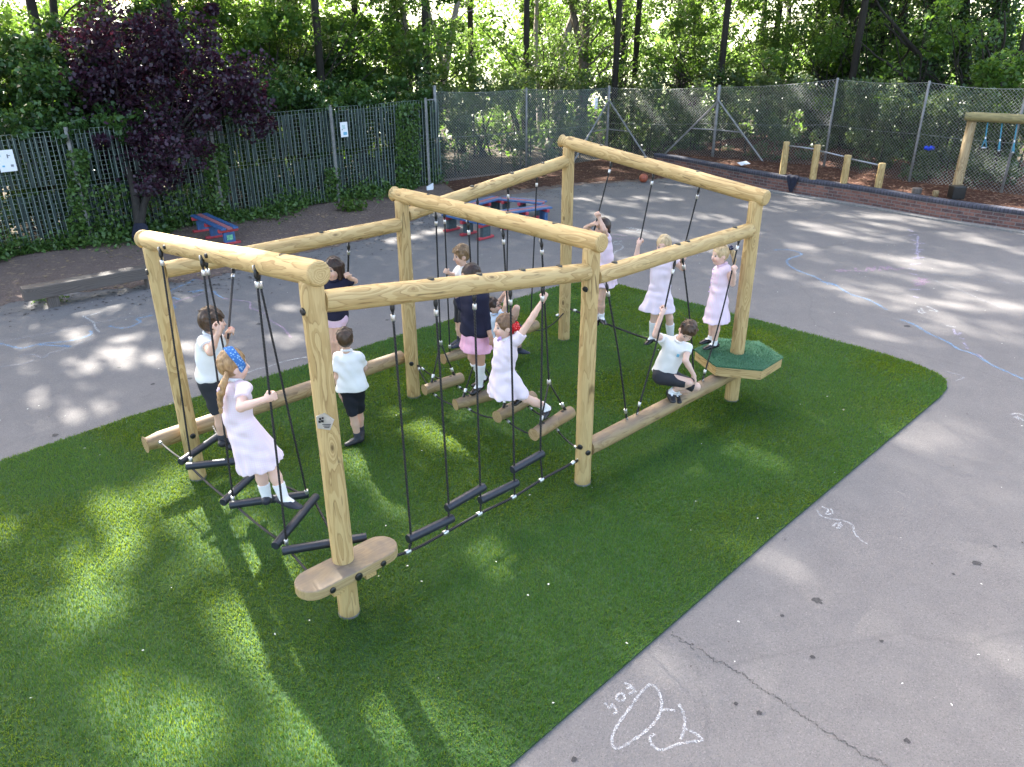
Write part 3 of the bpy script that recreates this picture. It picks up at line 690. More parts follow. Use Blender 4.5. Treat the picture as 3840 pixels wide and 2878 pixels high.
# 4. two swinging logs below the rear side beam
for i, (a, b, tt, bt_) in enumerate((((1661, 1347), (1822, 1298), (1666, 1791), (1687, 1793)), ((1839, 1294), (2013, 1217), (1906, 2014), (1896, 1989)))):
    p = PLN(*a, C_, E_); q = PLN(*b, C_, E_)
    sw = thing('swinging_log', tuple((p+q)/2), ('swinging log at the middle post end, boy with sandy hair standing on it', 'swinging log beside the rear post, boy in glasses sitting on it')[i], 'swing log', 'swinging logs under the rear side beam')
    axis_obj('stepping_log', p, q, .063, .066, M['woodw'], sw, round_end=.012, wob=.002, seed=51+i)
    for u0, u1 in zip(tt, bt_):
        f = (u1-a[0])/(b[0]-a[0]); k = p+(q-p)*f+A3(0, 0, .065)
        vt = 806+(u0-1666)*(670-806)/(2014-1666)-14; t = PLN(u0, vt, C_, E_); 
        rp = hang(sw, t, [t+(k-t)*.5, k]); ferrule(rp, k+A3(0, 0, .07), t-k)
    if i == 1:
        rp = rope(sw, sag(q+A3(-.12, -.03, -.06), p3(E_, .42)+A3(-.02, -.07, 0), .10, 7)); ferrule(rp, q+A3(-.06, 0, -.07), A3(1, .3, -.3)); ferrule(rp, p3(E_, .40)+A3(-.10, -.09, 0), A3(1, .3, .3))

# 5. balance log ropes below the right side beam
for i, (t, k, lab) in enumerate((((2273, 1058), (2352, 1553), 'black rope from right side beam to balance log, hanging next to the middle post'), ((2534, 972), (2389, 1537), 'slanting black rope gripped by the crouching boy'), ((2559, 960), (2606, 1425), 'black rope hanging behind the crouching boy'), ((2775, 887), (2635, 1418), 'slanting black rope held by the girl on the hexagon platform'))):
    tp = PLN(*t, D_, F_); kk = PLN(*k, D_, F_); kk = p3(kk[:2], .46)
    ro = thing('balance_rope', tuple(tp), lab, 'rope', 'ropes over the balance log'); 
    mid = tp+(kk-tp)*.5+(A3(*N2, 0)*.02)
    rp = hang(ro, tp, [mid, kk]); ferrule(rp, kk+unit(tp-kk)*.11, tp-kk); shackle(rp, kk, tp-kk, .8)

# 6. tightrope and its hand ropes below the rear top beam
tr = thing('tightrope', tuple(p3((E_+F_)/2, .33)), 'low tightrope of thick black rope between rear post and hexagon platform', 'tightrope')
e0 = PLN(2140, 1160, E_, F_); e1 = PLN(2625, 1318, E_, F_)
rp = rope(tr, [e0, e0*.6+e1*.4+A3(0, 0, -.05), e0*.3+e1*.7+A3(0, 0, -.055), e1], .013); ferrule(rp, e0+unit(e1-e0)*.08, e1-e0, .02, .05)
HR_ = {}
for i, (t, k, lab) in enumerate((((2295, 605), (2228, 864), 'hand rope pulled sideways by the girl with both arms raised'), ((2453, 647), (2395, 928), 'hand rope in the raised hand of the tall blonde girl'), ((2624, 700), (2552, 985), 'hand rope behind the right side beam, nearest the hexagon platform'))):
    tp = PLN(*t, E_, F_); kk = YP(*k, (PLN(2261, 1230, E_, F_)[1]-.13, PLN(2431, 1300, E_, F_)[1], PLN(2431, 1300, E_, F_)[1]-.17)[i])
    ro = thing('hand_rope', tuple(tp), lab, 'rope', 'hand ropes over the tightrope'); hang(ro, tp, [tp+(kk-tp)*.5, kk]); HR_[i] = kk
# 7. hand ropes below the left side beam
for i, (t, k, dd, lab) in enumerate((((877, 1002), (855, 1270), -.25, 'short hand rope held by the boy on the zigzag bridge'), ((1308, 915), (1305, 1035), -.05, 'short hand rope held by the girl in the navy top'))):
    tp = PLN(*t, B, C_); kk = YP(*k, G(840, 1690, .5)[1]+.02 if i == 0 else G(1262, 1362, .56)[1])
    ro = thing('hand_rope', tuple(tp), lab, 'rope', 'hand ropes over the left balance log'); hang(ro, tp, [tp+(kk-tp)*.5, kk], r=.010)
# ------------------------------------------------------------------ leaves
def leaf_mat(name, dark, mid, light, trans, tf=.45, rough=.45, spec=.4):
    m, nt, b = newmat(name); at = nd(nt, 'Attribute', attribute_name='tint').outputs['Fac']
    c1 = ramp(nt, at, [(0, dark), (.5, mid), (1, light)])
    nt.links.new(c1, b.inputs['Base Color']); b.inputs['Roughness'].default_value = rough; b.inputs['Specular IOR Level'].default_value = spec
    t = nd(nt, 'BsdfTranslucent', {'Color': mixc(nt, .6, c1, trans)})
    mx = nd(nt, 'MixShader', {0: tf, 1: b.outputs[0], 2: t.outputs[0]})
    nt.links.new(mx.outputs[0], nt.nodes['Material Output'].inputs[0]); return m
M['leaf'] = leaf_mat('tree_leaves', (.032, .078, .016), (.068, .145, .026), (.12, .205, .042), (.22, .38, .04))
M['leafy'] = leaf_mat('pale_green_leaves', (.045, .09, .018), (.085, .15, .028), (.13, .19, .04), (.25, .40, .08))
M['ivy'] = leaf_mat('ivy_leaves', (.018, .048, .015), (.045, .105, .024), (.11, .19, .045), (.18, .30, .03), .25, .38, .5)
M['purple'] = leaf_mat('purple_leaves', (.016, .008, .016), (.036, .015, .032), (.075, .032, .058), (.14, .02, .04), .28, .40, .5)
M['hedge'] = leaf_mat('hedge_leaves', (.016, .042, .014), (.042, .085, .025), (.17, .22, .09), (.20, .28, .05), .3, .36, .55)  # palest tint imitates glints on the leaves, put into their colour
def bark_mat(name, a, b_, sc=1.0):
    m, nt, b = newmat(name); c = coords(nt, 'Object', (1, 1, .22)); n = noise(nt, c, 14*sc, 5, .65); n2 = noise(nt, coords(nt), 2.2, 3)
    cc = mixc(nt, .4, ramp(nt, n, [(.3, a), (.7, b_)]), ramp(nt, n2, [(.3, a), (.7, b_)]))
    nt.links.new(cc, b.inputs['Base Color']); b.inputs['Roughness'].default_value = .9; bump(nt, b, n, .8, .03); return m
M['barkd'] = bark_mat('dark_tree_bark', (.014, .012, .010), (.045, .037, .030))
M['barkp'] = bark_mat('pale_tree_bark', (.17, .14, .115), (.33, .29, .245))
M['barkb'] = bark_mat('brown_tree_bark', (.085, .062, .048), (.17, .13, .10))
VR = np.random.default_rng(77)
def leaf_obj(name, P, size, mat, parent, up=.35, tint=None, aspect=.72, kind=None):
    """one diamond-shaped, slightly folded leaf per point"""
    P = np.asarray(P, float); n = len(P)
    if n == 0: return None
    nr = VR.normal(0, 1, (n, 3)); nr[:, 2] = np.abs(nr[:, 2])+up; nr /= np.linalg.norm(nr, axis=1)[:, None]
    a = VR.normal(0, 1, (n, 3)); a[:, 2] -= .5; a -= nr*(a*nr).sum(1)[:, None]; a /= np.linalg.norm(a, axis=1)[:, None]+1e-9
    b = np.cross(nr, a); s = (size*VR.uniform(.6, 1.35, n))[:, None] if np.ndim(size) == 0 else (size*VR.uniform(.7, 1.3, n))[:, None]
    V = np.stack([P-a*s*.5, P+b*s*.5*aspect+nr*s*.10-a*s*.08, P+a*s*.55, P-b*s*.5*aspect+nr*s*.10-a*s*.08], 1).reshape(-1, 3)
    l = rootloc(parent); V = V-l; F = np.arange(4*n).reshape(-1, 4)
    if tint is None: tint = np.clip(VR.normal(.45, .25, n), 0, 1)
    o = link(name, mesh_np(name, V, F, {'tint': ('FACE', np.clip(tint, 0, 1))}), mat, parent)
    if kind: tag(o, kind=kind)
    return o
def clumps(centres, rads, n_each, flat=.8):
    out = []; tn = []
    for c, r in zip(centres, rads):
        k = int(n_each*VR.uniform(.7, 1.3)); d = VR.normal(0, 1, (k, 3)); d /= np.linalg.norm(d, axis=1)[:, None]
        rr = r*VR.uniform(.25, 1, k)**.5; p = np.asarray(c)+d*rr[:, None]*np.array([1, 1, flat]); out.append(p)
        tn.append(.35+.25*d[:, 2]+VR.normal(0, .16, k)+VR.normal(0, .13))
    return np.concatenate(out), np.concatenate(tn)
def branchy(mb, p, q, r0, r1, n=7, amp=.04):
    p = A3(*p); q = A3(*q); L = np.linalg.norm(q-p); P = []
    for i, t in enumerate(np.linspace(0, 1, n)): P.append(p+(q-p)*t+(VR.normal(0, amp*L/6, 3) if 0 < i < n-1 else 0))
    P = curve_pts(P, 3); mb.tube(P, list(np.linspace(r0, r1, len(P))), 8); return P

# ------------------------------------------------------------------ where sunlight gets through the crowns
# (u, v, ru, rv, tilt, strength) gaps in the canopy, given by the patch of ground each one lights
def zq(x, y, ox, oy, s): return ((ox+x/s)*.576, (oy+y/s)*.576)
GAPS = [(275, 1090, 62, 27, -5, .95), (372, 1050, 48, 24, -25, .95), (266, 1188, 56, 40, -35, .9), (205, 1262, 62, 44, 35, .95), (142, 1330, 46, 30, 20, .85),
 (386, 1241, 30, 24, 0, .5), (426, 1170, 30, 22, 0, .6), (560, 1398, 92, 46, 42, .98), (490, 1330, 40, 30, 50, .5), (13, 1130, 34, 34, 0, .7), (120, 1180, 30, 22, 0, .4), (426, 1534, 48, 44, 0, .7),
 (350, 1610, 90, 42, -15, .9), (240, 1543, 32, 46, 60, .75), (120, 1440, 40, 26, 0, .35), (590, 1610, 55, 36, 0, .6), (330, 1480, 36, 20, 0, .5), (60, 1320, 34, 24, 0, .5),
 (580, 1215, 52, 110, -28, .97), (470, 1170, 34, 44, -20, .7), (640, 1345, 16, 26, -20, .9), (1058, 1212, 38, 34, 10, .85), (715, 1612, 100, 50, 10, .92), (890, 1570, 34, 62, -40, .75), (992, 1556, 44, 52, -20, .75), (1040, 1640, 60, 30, 0, .7), (820, 1640, 60, 30, 0, .5),
 (931, 936, 52, 22, 25, .85), (993, 969, 34, 20, 20, .75), (775, 1019, 30, 30, 30, .8), (850, 1075, 32, 24, 20, .85), (1000, 906, 28, 12, 0, .7), (1087, 917, 26, 10, 10, .7), (880, 905, 30, 14, 0, .4), (900, 1150, 40, 16, 0, .35),
 (1435, 1010, 60, 26, -25, .25), (1560, 960, 50, 22, 0, .3), (1700, 905, 50, 18, 10, .35), (1640, 1000, 40, 16, 0, .3), (1430, 740, 34, 10, 15, .55), (1300, 1080, 50, 18, 0, .2),
 (175, 788, 40, 11, 0, .95), (258, 757, 60, 13, -13, .95), (261, 785, 24, 10, 0, .9), (231, 874, 30, 17, 0, .95), (150, 893, 26, 14, 0, .9), (100, 863, 34, 14, -10, .85), (178, 835, 28, 13, 0, .5),
 (167, 724, 34, 10, -10, .85), (272, 732, 34, 9, -5, .6), (217, 674, 46, 9, -12, .75), (331, 777, 22, 11, 0, .7), (50, 788, 34, 12, 10, .5), (22, 590, 34, 10, -10, .8), (28, 637, 34, 12, -20, .8), (409, 752, 24, 10, 0, .9), (417, 800, 24, 13, 0, .6), (120, 912, 22, 12, 0, .3), (70, 705, 24, 8, 0, .4),
 (620, 732, 36, 11, 5, .95), (609, 659, 18, 7, 0, .5), (640, 700, 22, 8, 0, .4), (720, 580, 22, 7, 0, .5), (520, 575, 30, 9, -8, .4), (430, 560, 24, 9, -10, .4), (330, 565, 36, 8, -12, .5),
 (1834, 499, 100, 12, 8, .9), (1895, 488, 50, 8, 6, .8), (1731, 534, 26, 7, 5, .9), (2014, 572, 110, 11, 7, .95), (1915, 644, 110, 20, 12, .95), (2052, 706, 60, 13, 10, .95), (2128, 656, 90, 15, 6, .95), (2121, 579, 36, 10, 5, .85), (2094, 514, 55, 8, 5, .85), (2190, 600, 40, 12, 5, .8),
 (1895, 728, 34, 9, 8, .6), (2014, 920, 66, 34, 15, .35), (1990, 960, 46, 18, 10, .4), (1800, 465, 44, 6, 4, .85), (1850, 510, 60, 8, 8, .85), (1900, 470, 50, 7, 5, .8), (1990, 480, 70, 8, 5, .7), (2080, 620, 50, 9, 8, .8), (1760, 560, 30, 7, 5, .7), (1830, 545, 26, 6, 5, .6), (1700, 590, 36, 9, 5, .5), (1760, 620, 40, 8, 6, .5), (2170, 720, 40, 14, 8, .6), (1960, 600, 40, 8, 8, .7), (2200, 540, 40, 8, 5, .7),
 (1439, 1448, 52, 28, 35, .8), (1698, 1223, 60, 20, 25, .55), (2009, 1103, 32, 14, 20, .8), (1727, 1482, 60, 42, 30, .3), (2110, 1376, 66, 34, 30, .3), (1918, 1055, 28, 8, 10, .45), (1560, 1180, 46, 14, 20, .3), (1830, 1290, 80, 20, 20, .15), (2140, 1200, 60, 14, 10, .2), (1160, 1625, 60, 30, 0, .5),
 (1310, 470, 60, 6, 5, .8), (1400, 505, 60, 7, 5, .7), (1345, 440, 44, 5, 4, .7), (1480, 520, 60, 6, 4, .7), (1330, 505, 40, 6, 0, .6), (1440, 470, 50, 5, 4, .6), (1540, 470, 50, 6, 4, .6), (1280, 430, 40, 5, 0, .6), (1560, 545, 50, 7, 5, .6), (1340, 560, 40, 6, 0, .5), (1590, 500, 40, 5, 0, .7), (1620, 600, 40, 7, 4, .4), (1410, 430, 50, 4, 0, .6), (1660, 450, 50, 5, 4, .8), (1730, 440, 60, 5, 4, .7), (1560, 590, 40, 6, 4, .5)]
GA = np.array(GAPS)
def openness(S):
    """chance that the crown is open above ground points S (n,2)"""
    P = np.c_[S, np.zeros(len(S))]-CO; z = P @ FW; ok = z > .5; z = np.where(ok, z, 1)
    u = (PXW/2+FPX*(P @ CR)/z)*.576; v = (PXH/2-FPX*(P @ CU)/z)*.576; o = np.zeros(len(S))
    wob = 1+.18*np.sin(S[:, 0]*6.1+np.sin(S[:, 1]*4.3)*2)+.16*np.sin(S[:, 1]*8.7+S[:, 0]*5)
    for gu, gv, ru, rv, t, s in GA:
        c, n_ = math.cos(rad(t)), math.sin(rad(t)); du = u-gu; dv = v-gv
        q = ((du*c+dv*n_)/ru)**2+((-du*n_+dv*c)/rv)**2
        o = np.maximum(o, np.where(ok, s*np.clip((1.32*wob**2-q)/.6, 0, 1), 0))
    o = np.where(inside(S, TP), o, o*.66)
    # light along the front top beam and the end of the left balance log
    k = SUN[:2]/SUN[2]
    for P0, P1, rr, s in ((p3(B, 2.42)-BAd*.1, p3(B, 2.42)+(p3(A, 2.70)-p3(B, 2.42))*.70, .10, 1.0), (p3(B, .54)+NO*.15-A3(*U2, 0)*.33, p3(B, .54)+NO*.15+A3(*U2, 0)*.55, .09, .9)):
        a = P0[:2]-k*P0[2]; b = P1[:2]-k*P1[2]; d = b-a; t = np.clip(((S-a) @ d)/(d @ d), 0, 1)
        o = np.maximum(o, np.where(np.linalg.norm(S-a-t[:, None]*d, axis=1) < rr, s, 0))
    return o

# ------------------------------------------------------------------ trees behind the fences
# base (x, y), trunk radius, lean at 12 m (dx, dy), bark, crown centre height / radii
TREES = [
 ('dark leaning tree behind the left fence at the photo edge', 85, 127, 16.5, .15, (-2.2, -.8), 'barkd', 'tree', .0, 1),
 ('dark slim tree next to the leaning one behind the left fence', 160, 178, 17.4, .12, (-1.2, .5), 'barkd', 'tree', .0, 1),
 ('tall thick dark tree behind the left fence beyond the white sign', 1065, 1085, 22.6, .20, (-.6, .5), 'barkd', 'tree', .55, 2),
 ('ivy clad tree behind the left fence end', 1480, 1500, 24.0, .12, (-.6, .5), 'barkd', 'ivy_clad_tree', .7, 1),
 ('pale stemmed tree with upright trunk near the fence corner', 1518, 1540, 24.0, .12, (-.5, .4), 'barkp', 'tree', .0, 1),
 ('pale forked tree with stem bending away near the fence corner', 1660, 1585, 24.2, .125, (1.9, .6), 'barkp', 'tree', .0, 1),
 ('dark ivy clad tree behind the pale twin stems', 1985, 1995, 29.5, .15, (-.2, .8), 'barkd', 'ivy_clad_tree', .8, 1),
 ('slim pale tree left of the leaning white trunk', 2022, 2032, 26.4, .105, (-.2, .5), 'barkp', 'tree', .0, 1),
 ('smooth whitish tree leaning to the right above the mesh fence', 2122, 2058, 26.2, .155, (1.6, .4), 'barkp', 'tree', .0, 1),
 ('brown forked tree with a broken limb above the mesh fence', 2200, 2182, 26.8, .20, (.3, .6), 'barkb', 'tree', .1, 1),
 ('straight dark tree right of the brown forked tree', 2344, 2328, 28.0, .135, (.5, .8), 'barkd', 'tree', .25, 1),
 ('straight dark bare trunk beside an ivy clad trunk', 2558, 2548, 27.6, .14, (.3, .5), 'barkd', 'tree', .25, 1),
 ('ivy clad tree touching the bare dark trunk', 2612, 2598, 27.2, .17, (.4, .5), 'barkd', 'ivy_clad_tree', .95, 1),
 ('dark twin tree before the bright field, left stem', 2888, 2876, 27.0, .125, (.4, .6), 'barkd', 'tree', .1, 1),
 ('dark twin tree before the bright field, right stem', 2968, 2934, 26.4, .115, (1.2, .6), 'barkd', 'tree', .1, 1),
 ('slim dark tree left of the broad ivy column', 3092, 3070, 25.6, .10, (.7, .5), 'barkd', 'tree', .3, 1),
 ('broad dark ivy column behind the mesh fence', 3165, 3150, 25.6, .34, (.3, .5), 'barkd', 'ivy_clad_tree', 1.0, 2),
 ('ivy clad tree with a V shaped fork behind the mesh fence', 3225, 3240, 25.0, .26, (-.3, .6), 'barkd', 'ivy_clad_tree', .9, 2),
 ('ivy clad tree with glossy hanging strands', 3330, 3322, 24.2, .32, (.2, .5), 'barkd', 'ivy_clad_tree', 1.0, 2),
 ('thick dark tree half hidden by ivy behind the right fence', 3448, 3456, 23.8, .19, (-.3, .6), 'barkd', 'tree', .45, 2),
 ('bright green ivy column at the right of the wood', 3548, 3538, 21.4, .30, (.4, .5), 'barkd', 'ivy_clad_tree', 1.0, 2),
 ('dark tree with a bare reddish stem at the photo edge', 3690, 3720, 21.0, .2, (-.4, .6), 'barkd', 'tree', .5, 2),
 ('ivy clad tree behind the hanging rings frame', 3815, 3825, 19.6, .30, (.1, .5), 'barkd', 'ivy_clad_tree', .9, 2)]
crowns = []; troots = []
for i, (lab, ut, ub, dep, r0, ln, bk, nm, ivy, sp) in enumerate(TREES):
    b0 = DEP(ub, 330, dep); base = A3(b0[0], b0[1], -.1); top46 = DEP(ut, 0, dep+.6)
    d = (top46-A3(base[0], base[1], 1.9)); dirv = A3(d[0]/max(d[2], .5), d[1]/max(d[2], .5), 1.0)
    H_ = 11.5; rt = thing(nm, tuple(base), lab, 'tree'); troots.append(rt)
    tm = MB(); pts = [base]; 
    for h in (1.0, 2.2, 3.4, 4.6, 6.2, 8.0, 10.0): pts.append(base+dirv*h*(1 if h < 5 else (5+(h-5)*.5)/h)+A3(VR.normal(0, .05), VR.normal(0, .05), 0)+A3(0, 0, h-h*(1 if h < 5 else (5+(h-5)*.5)/h)))
    tp = curve_pts(pts, 4); tm.tube(tp, list(np.linspace(r0*1.12, r0*.45, len(tp))), 12)
    # limbs
    tips = []
    for k in range(6):
        h0 = VR.uniform(.22, .8) if k > 1 else VR.uniform(.22, .42); j = int(h0*(len(tp)-1)); a = VR.uniform(0, 2*math.pi); L = VR.uniform(1.4, 3.2)
        q = tp[j]+A3(math.cos(a)*L, math.sin(a)*L*.7, VR.uniform(.5, 1.0)*L); P = branchy(tm, tp[j], q, r0*.22, r0*.05, 8, .09); tips += [q, P[len(P)//2]]
    if 'forked' in lab or 'V shaped' in lab:
        branchy(tm, tp[9], tp[9]+A3(.9 if 'V' in lab else -.75, .3, 3.4), r0*.72, r0*.35)
    if 'broken' in lab: branchy(tm, tp[6], tp[6]+A3(.95, -.3, .75), r0*.42, r0*.25, 4)
    t_o = tm.build('trunk', M[bk], rt, True)
    crowns.append((pts[-1]+A3(0, 0, .6), np.array([3.4, 3.4, 5.0])))
    rt['_tips'] = 0; rt.pop('_tips', None)
    if ivy > 0:
        n = int(6500*ivy*(1.2 if sp == 2 else 1)); tt = VR.uniform(.02, .62, n); idx = tt*(len(tp)-1); i0 = idx.astype(int); f = (idx-i0)[:, None]
        cpt = np.array(tp)[i0]*(1-f)+np.array(tp)[np.minimum(i0+1, len(tp)-1)]*f; a = VR.uniform(0, 2*math.pi, n)
        lump = .12+.20*ivy*(1+np.sin(a*2+tt*22+i)*.5+np.sin(a*3-tt*37)*.5); rr = r0*(1.1-.6*tt)+lump*VR.uniform(.2, 1, n)
        P = cpt+np.c_[np.cos(a)*rr, np.sin(a)*rr, VR.normal(0, .06, n)]
        leaf_obj('ivy', P, .105, M['ivy'], rt, .15, VR.normal(.45, .25, n))
# crowns that shade the playground: leaves set along the sun's rays, open above the lit patches
def crown_fill():
    gx, gy = np.meshgrid(np.arange(-12, 17, .12), np.arange(0, 25, .12)); S = np.c_[gx.ravel(), gy.ravel()]; S = S+VR.uniform(-.06, .06, S.shape)
    S = np.concatenate([S+VR.uniform(-.08, .08, S.shape) for k in range(6)])
    # thinner crowns right over the fences: flecks of sun on ivy, hedge and bark
    dl = (S-FL0) @ A3(FLd[1], -FLd[0]); dr = np.min([np.abs((S-FR[i]) @ A3(-unit(FR[i+1]-FR[i])[1], unit(FR[i+1]-FR[i])[0]))+np.where(((S-FR[i]) @ unit(FR[i+1]-FR[i]) < -1) | ((S-FR[i]) @ unit(FR[i+1]-FR[i]) > np.linalg.norm(FR[i+1]-FR[i])+1), 9, 0) for i in range(1, 7)], 0)
    fl = np.sin(S[:, 0]*2.9+1.7*np.sin(S[:, 1]*2.1))+np.sin(S[:, 1]*3.3+1.9*np.sin(S[:, 0]*1.7)); Tz = np.clip((fl-.55)*1.6, 0, 1)*(.85*((dl > -1.5) & (dl < 4.2) & (S[:, 0] < .5) & (dl > 1.0))+.75*(dr < 2.6))
    T = np.max([openness(S+np.array(o)) for o in ((0, 0), (.06, -.09), (-.06, .09))], 0); T = np.maximum(T, Tz); op = 1+np.log(np.maximum(T, .03))/3.6
    S = S[VR.uniform(0, 1, len(S)) > op]
    # spread over height; every ray takes the crown it meets first going up
    k = SUN/SUN[2]; n = len(S); best = np.full(n, -1); Z = np.zeros(n)
    cs = np.array([c for c, r in crowns+EXTRA]); rs = np.array([r for c, r in crowns+EXTRA])
    order = VR.permutation(len(cs)); cnt = np.zeros(n)
    for j in order:
        # ray p = (S,0)+k z ; ellipsoid test
        o = (np.c_[S, np.zeros(n)]-cs[j])/rs[j]; d = k/rs[j]; a = d @ d; b = o @ d; c = (o*o).sum(1)-1; disc = b*b-a*c; ok = disc > 0
        sq = np.sqrt(np.maximum(disc, 0)); z0 = (-b-sq)/a; z1 = (-b+sq)/a; z0 = np.maximum(z0, 5.2); ok &= z1 > z0+.1
        cnt += ok; take = ok & (VR.uniform(0, 1, n) < 1/np.maximum(cnt, 1)); best[take] = j; Z[take] = (z0+(z1-z0)*VR.uniform(.05, .95, n))[take]
    return S, best, Z
EXTRA = []; exroots = []
# the same wood goes on past the left edge of the picture and overhead: further trees of it
for (x, y, h) in ((-13.5, 14.5, 9.0), (-11.0, 17.5, 10.5), (-8.0, 20.0, 11), (-5.2, 22.8, 11.5), (-16.5, 12.0, 9), (-2.6, 25.8, 12), (-9.5, 24, 13), (-5.0, 27.5, 14), (0.5, 28.5, 13.5), (3.5, 28.2, 11.5), (6.8, 27.2, 11), (10.2, 25.0, 10.5), (13.0, 21.5, 9.5), (-13, 20, 13), (4.5, 30.5, 15), (-1.5, 31.5, 16.5), (9, 29, 13), (-17, 17.5, 12.5)):
    EXTRA.append((A3(x, y, h), np.array([3.6, 3.6, h*.5])))
S, best, Z = crown_fill()
k_ = SUN/SUN[2]; PL = np.c_[S+k_[:2]*Z[:, None], Z]; allc = crowns+EXTRA
owner = {}
for j in range(len(allc)):
    if j < len(crowns): rt = troots[j]
    else:
        x, y, h = allc[j][0]; tall = thing('tall_tree', (x, y, -.1), 'tall leafy tree of the wood whose crown shades the playground', 'tree', 'tall trees of the wood'); rt = tall
        # trunk only where it stands outside the view or deep in the wood
        tm = MB(); tm.tube([(x, y, -.1), (x+.05, y+.1, h*.4), (x, y, h)], [.11, .10, .06], 10)
        for q in range(5):
            a = VR.uniform(0, 6.3); branchy(tm, (x, y, h*VR.uniform(.55, .95)), (x+2*math.cos(a), y+2*math.sin(a), h*VR.uniform(.9, 1.2)), .07, .02, 5)
        tm.build('trunk', M['barkd'], rt, True)
    P = PL[best == j]
    if len(P) == 0: P = allc[j][0]+VR.normal(0, 1, (60, 3))
    leaf_obj('crown', P, .20, M['leaf'], rt, .6)
del PL
# ------------------------------------------------------------------ low foliage on the trees
def along(path, s):
    L = [np.linalg.norm(path[i+1]-path[i]) for i in range(len(path)-1)]; tot = sum(L); x = s*tot
    for i, l in enumerate(L):
        if x <= l or i == len(L)-1: 
            t = x/l; d = unit(path[i+1]-path[i]); return path[i]+(path[i+1]-path[i])*t, d, A3(-d[1], d[0])
        x -= l
def foliage(root, base, spread, z0, z1, ncl, nl, size, mat, rc=(.3, .65), name='foliage', dx=0, dy=0):
    cs = []; 
    for k in range(ncl):
        cs.append(base+A3(VR.normal(0, spread)+dx, VR.normal(0, spread*.6)+dy, VR.uniform(z0, z1)))
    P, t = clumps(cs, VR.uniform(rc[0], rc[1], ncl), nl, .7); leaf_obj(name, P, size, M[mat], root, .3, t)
    m = MB()
    for c in cs[::2]: branchy(m, base+A3(0, 0, VR.uniform(z0*.5, z0)), c, .022, .006, 5)
    m.build('twigs', M['barkd'], root)
for i, rt in enumerate(troots):
    base = A3(*rt.location); ub = TREES[i][2]
    if ub < 400: foliage(rt, base, 1.3, 2.2, 4.2, 16, 110, .12, 'leaf')
    elif ub < 1300: foliage(rt, base+A3(0, -.7, 0), 2.1, 2.0, 5.6, 95, 150, .115, 'leaf')
    elif ub < 1700: foliage(rt, base+A3(0, .9, 0), 1.5, 1.8, 5.2, 20, 120, .11, 'leafy' if i % 2 else 'leaf')
    elif ub < 2250: foliage(rt, base+A3(0, 2.3, 0), 1.6, 1.8, 5.6, 19, 110, .11, 'leafy' if i % 2 else 'leaf')
    elif ub < 2400: foliage(rt, base+A3(0, 1.4, 0), 1.7, 1.8, 5.6, 18, 120, .11, 'leaf')
    elif ub < 3120: foliage(rt, base+A3(0, .9, 0), 1.8, 2.0, 5.6, 25, 110, .115, 'leafy' if i % 3 else 'leaf'); foliage(rt, base+A3(0, -.6, 0), 1.5, 2.2, 5.0, 12, 80, .105, 'leaf', (.2, .45), 'sprays')
    else: foliage(rt, base+A3(0, 1.0, 0), 1.5, 1.8, 5.6, 13, 120, .12, 'leaf')
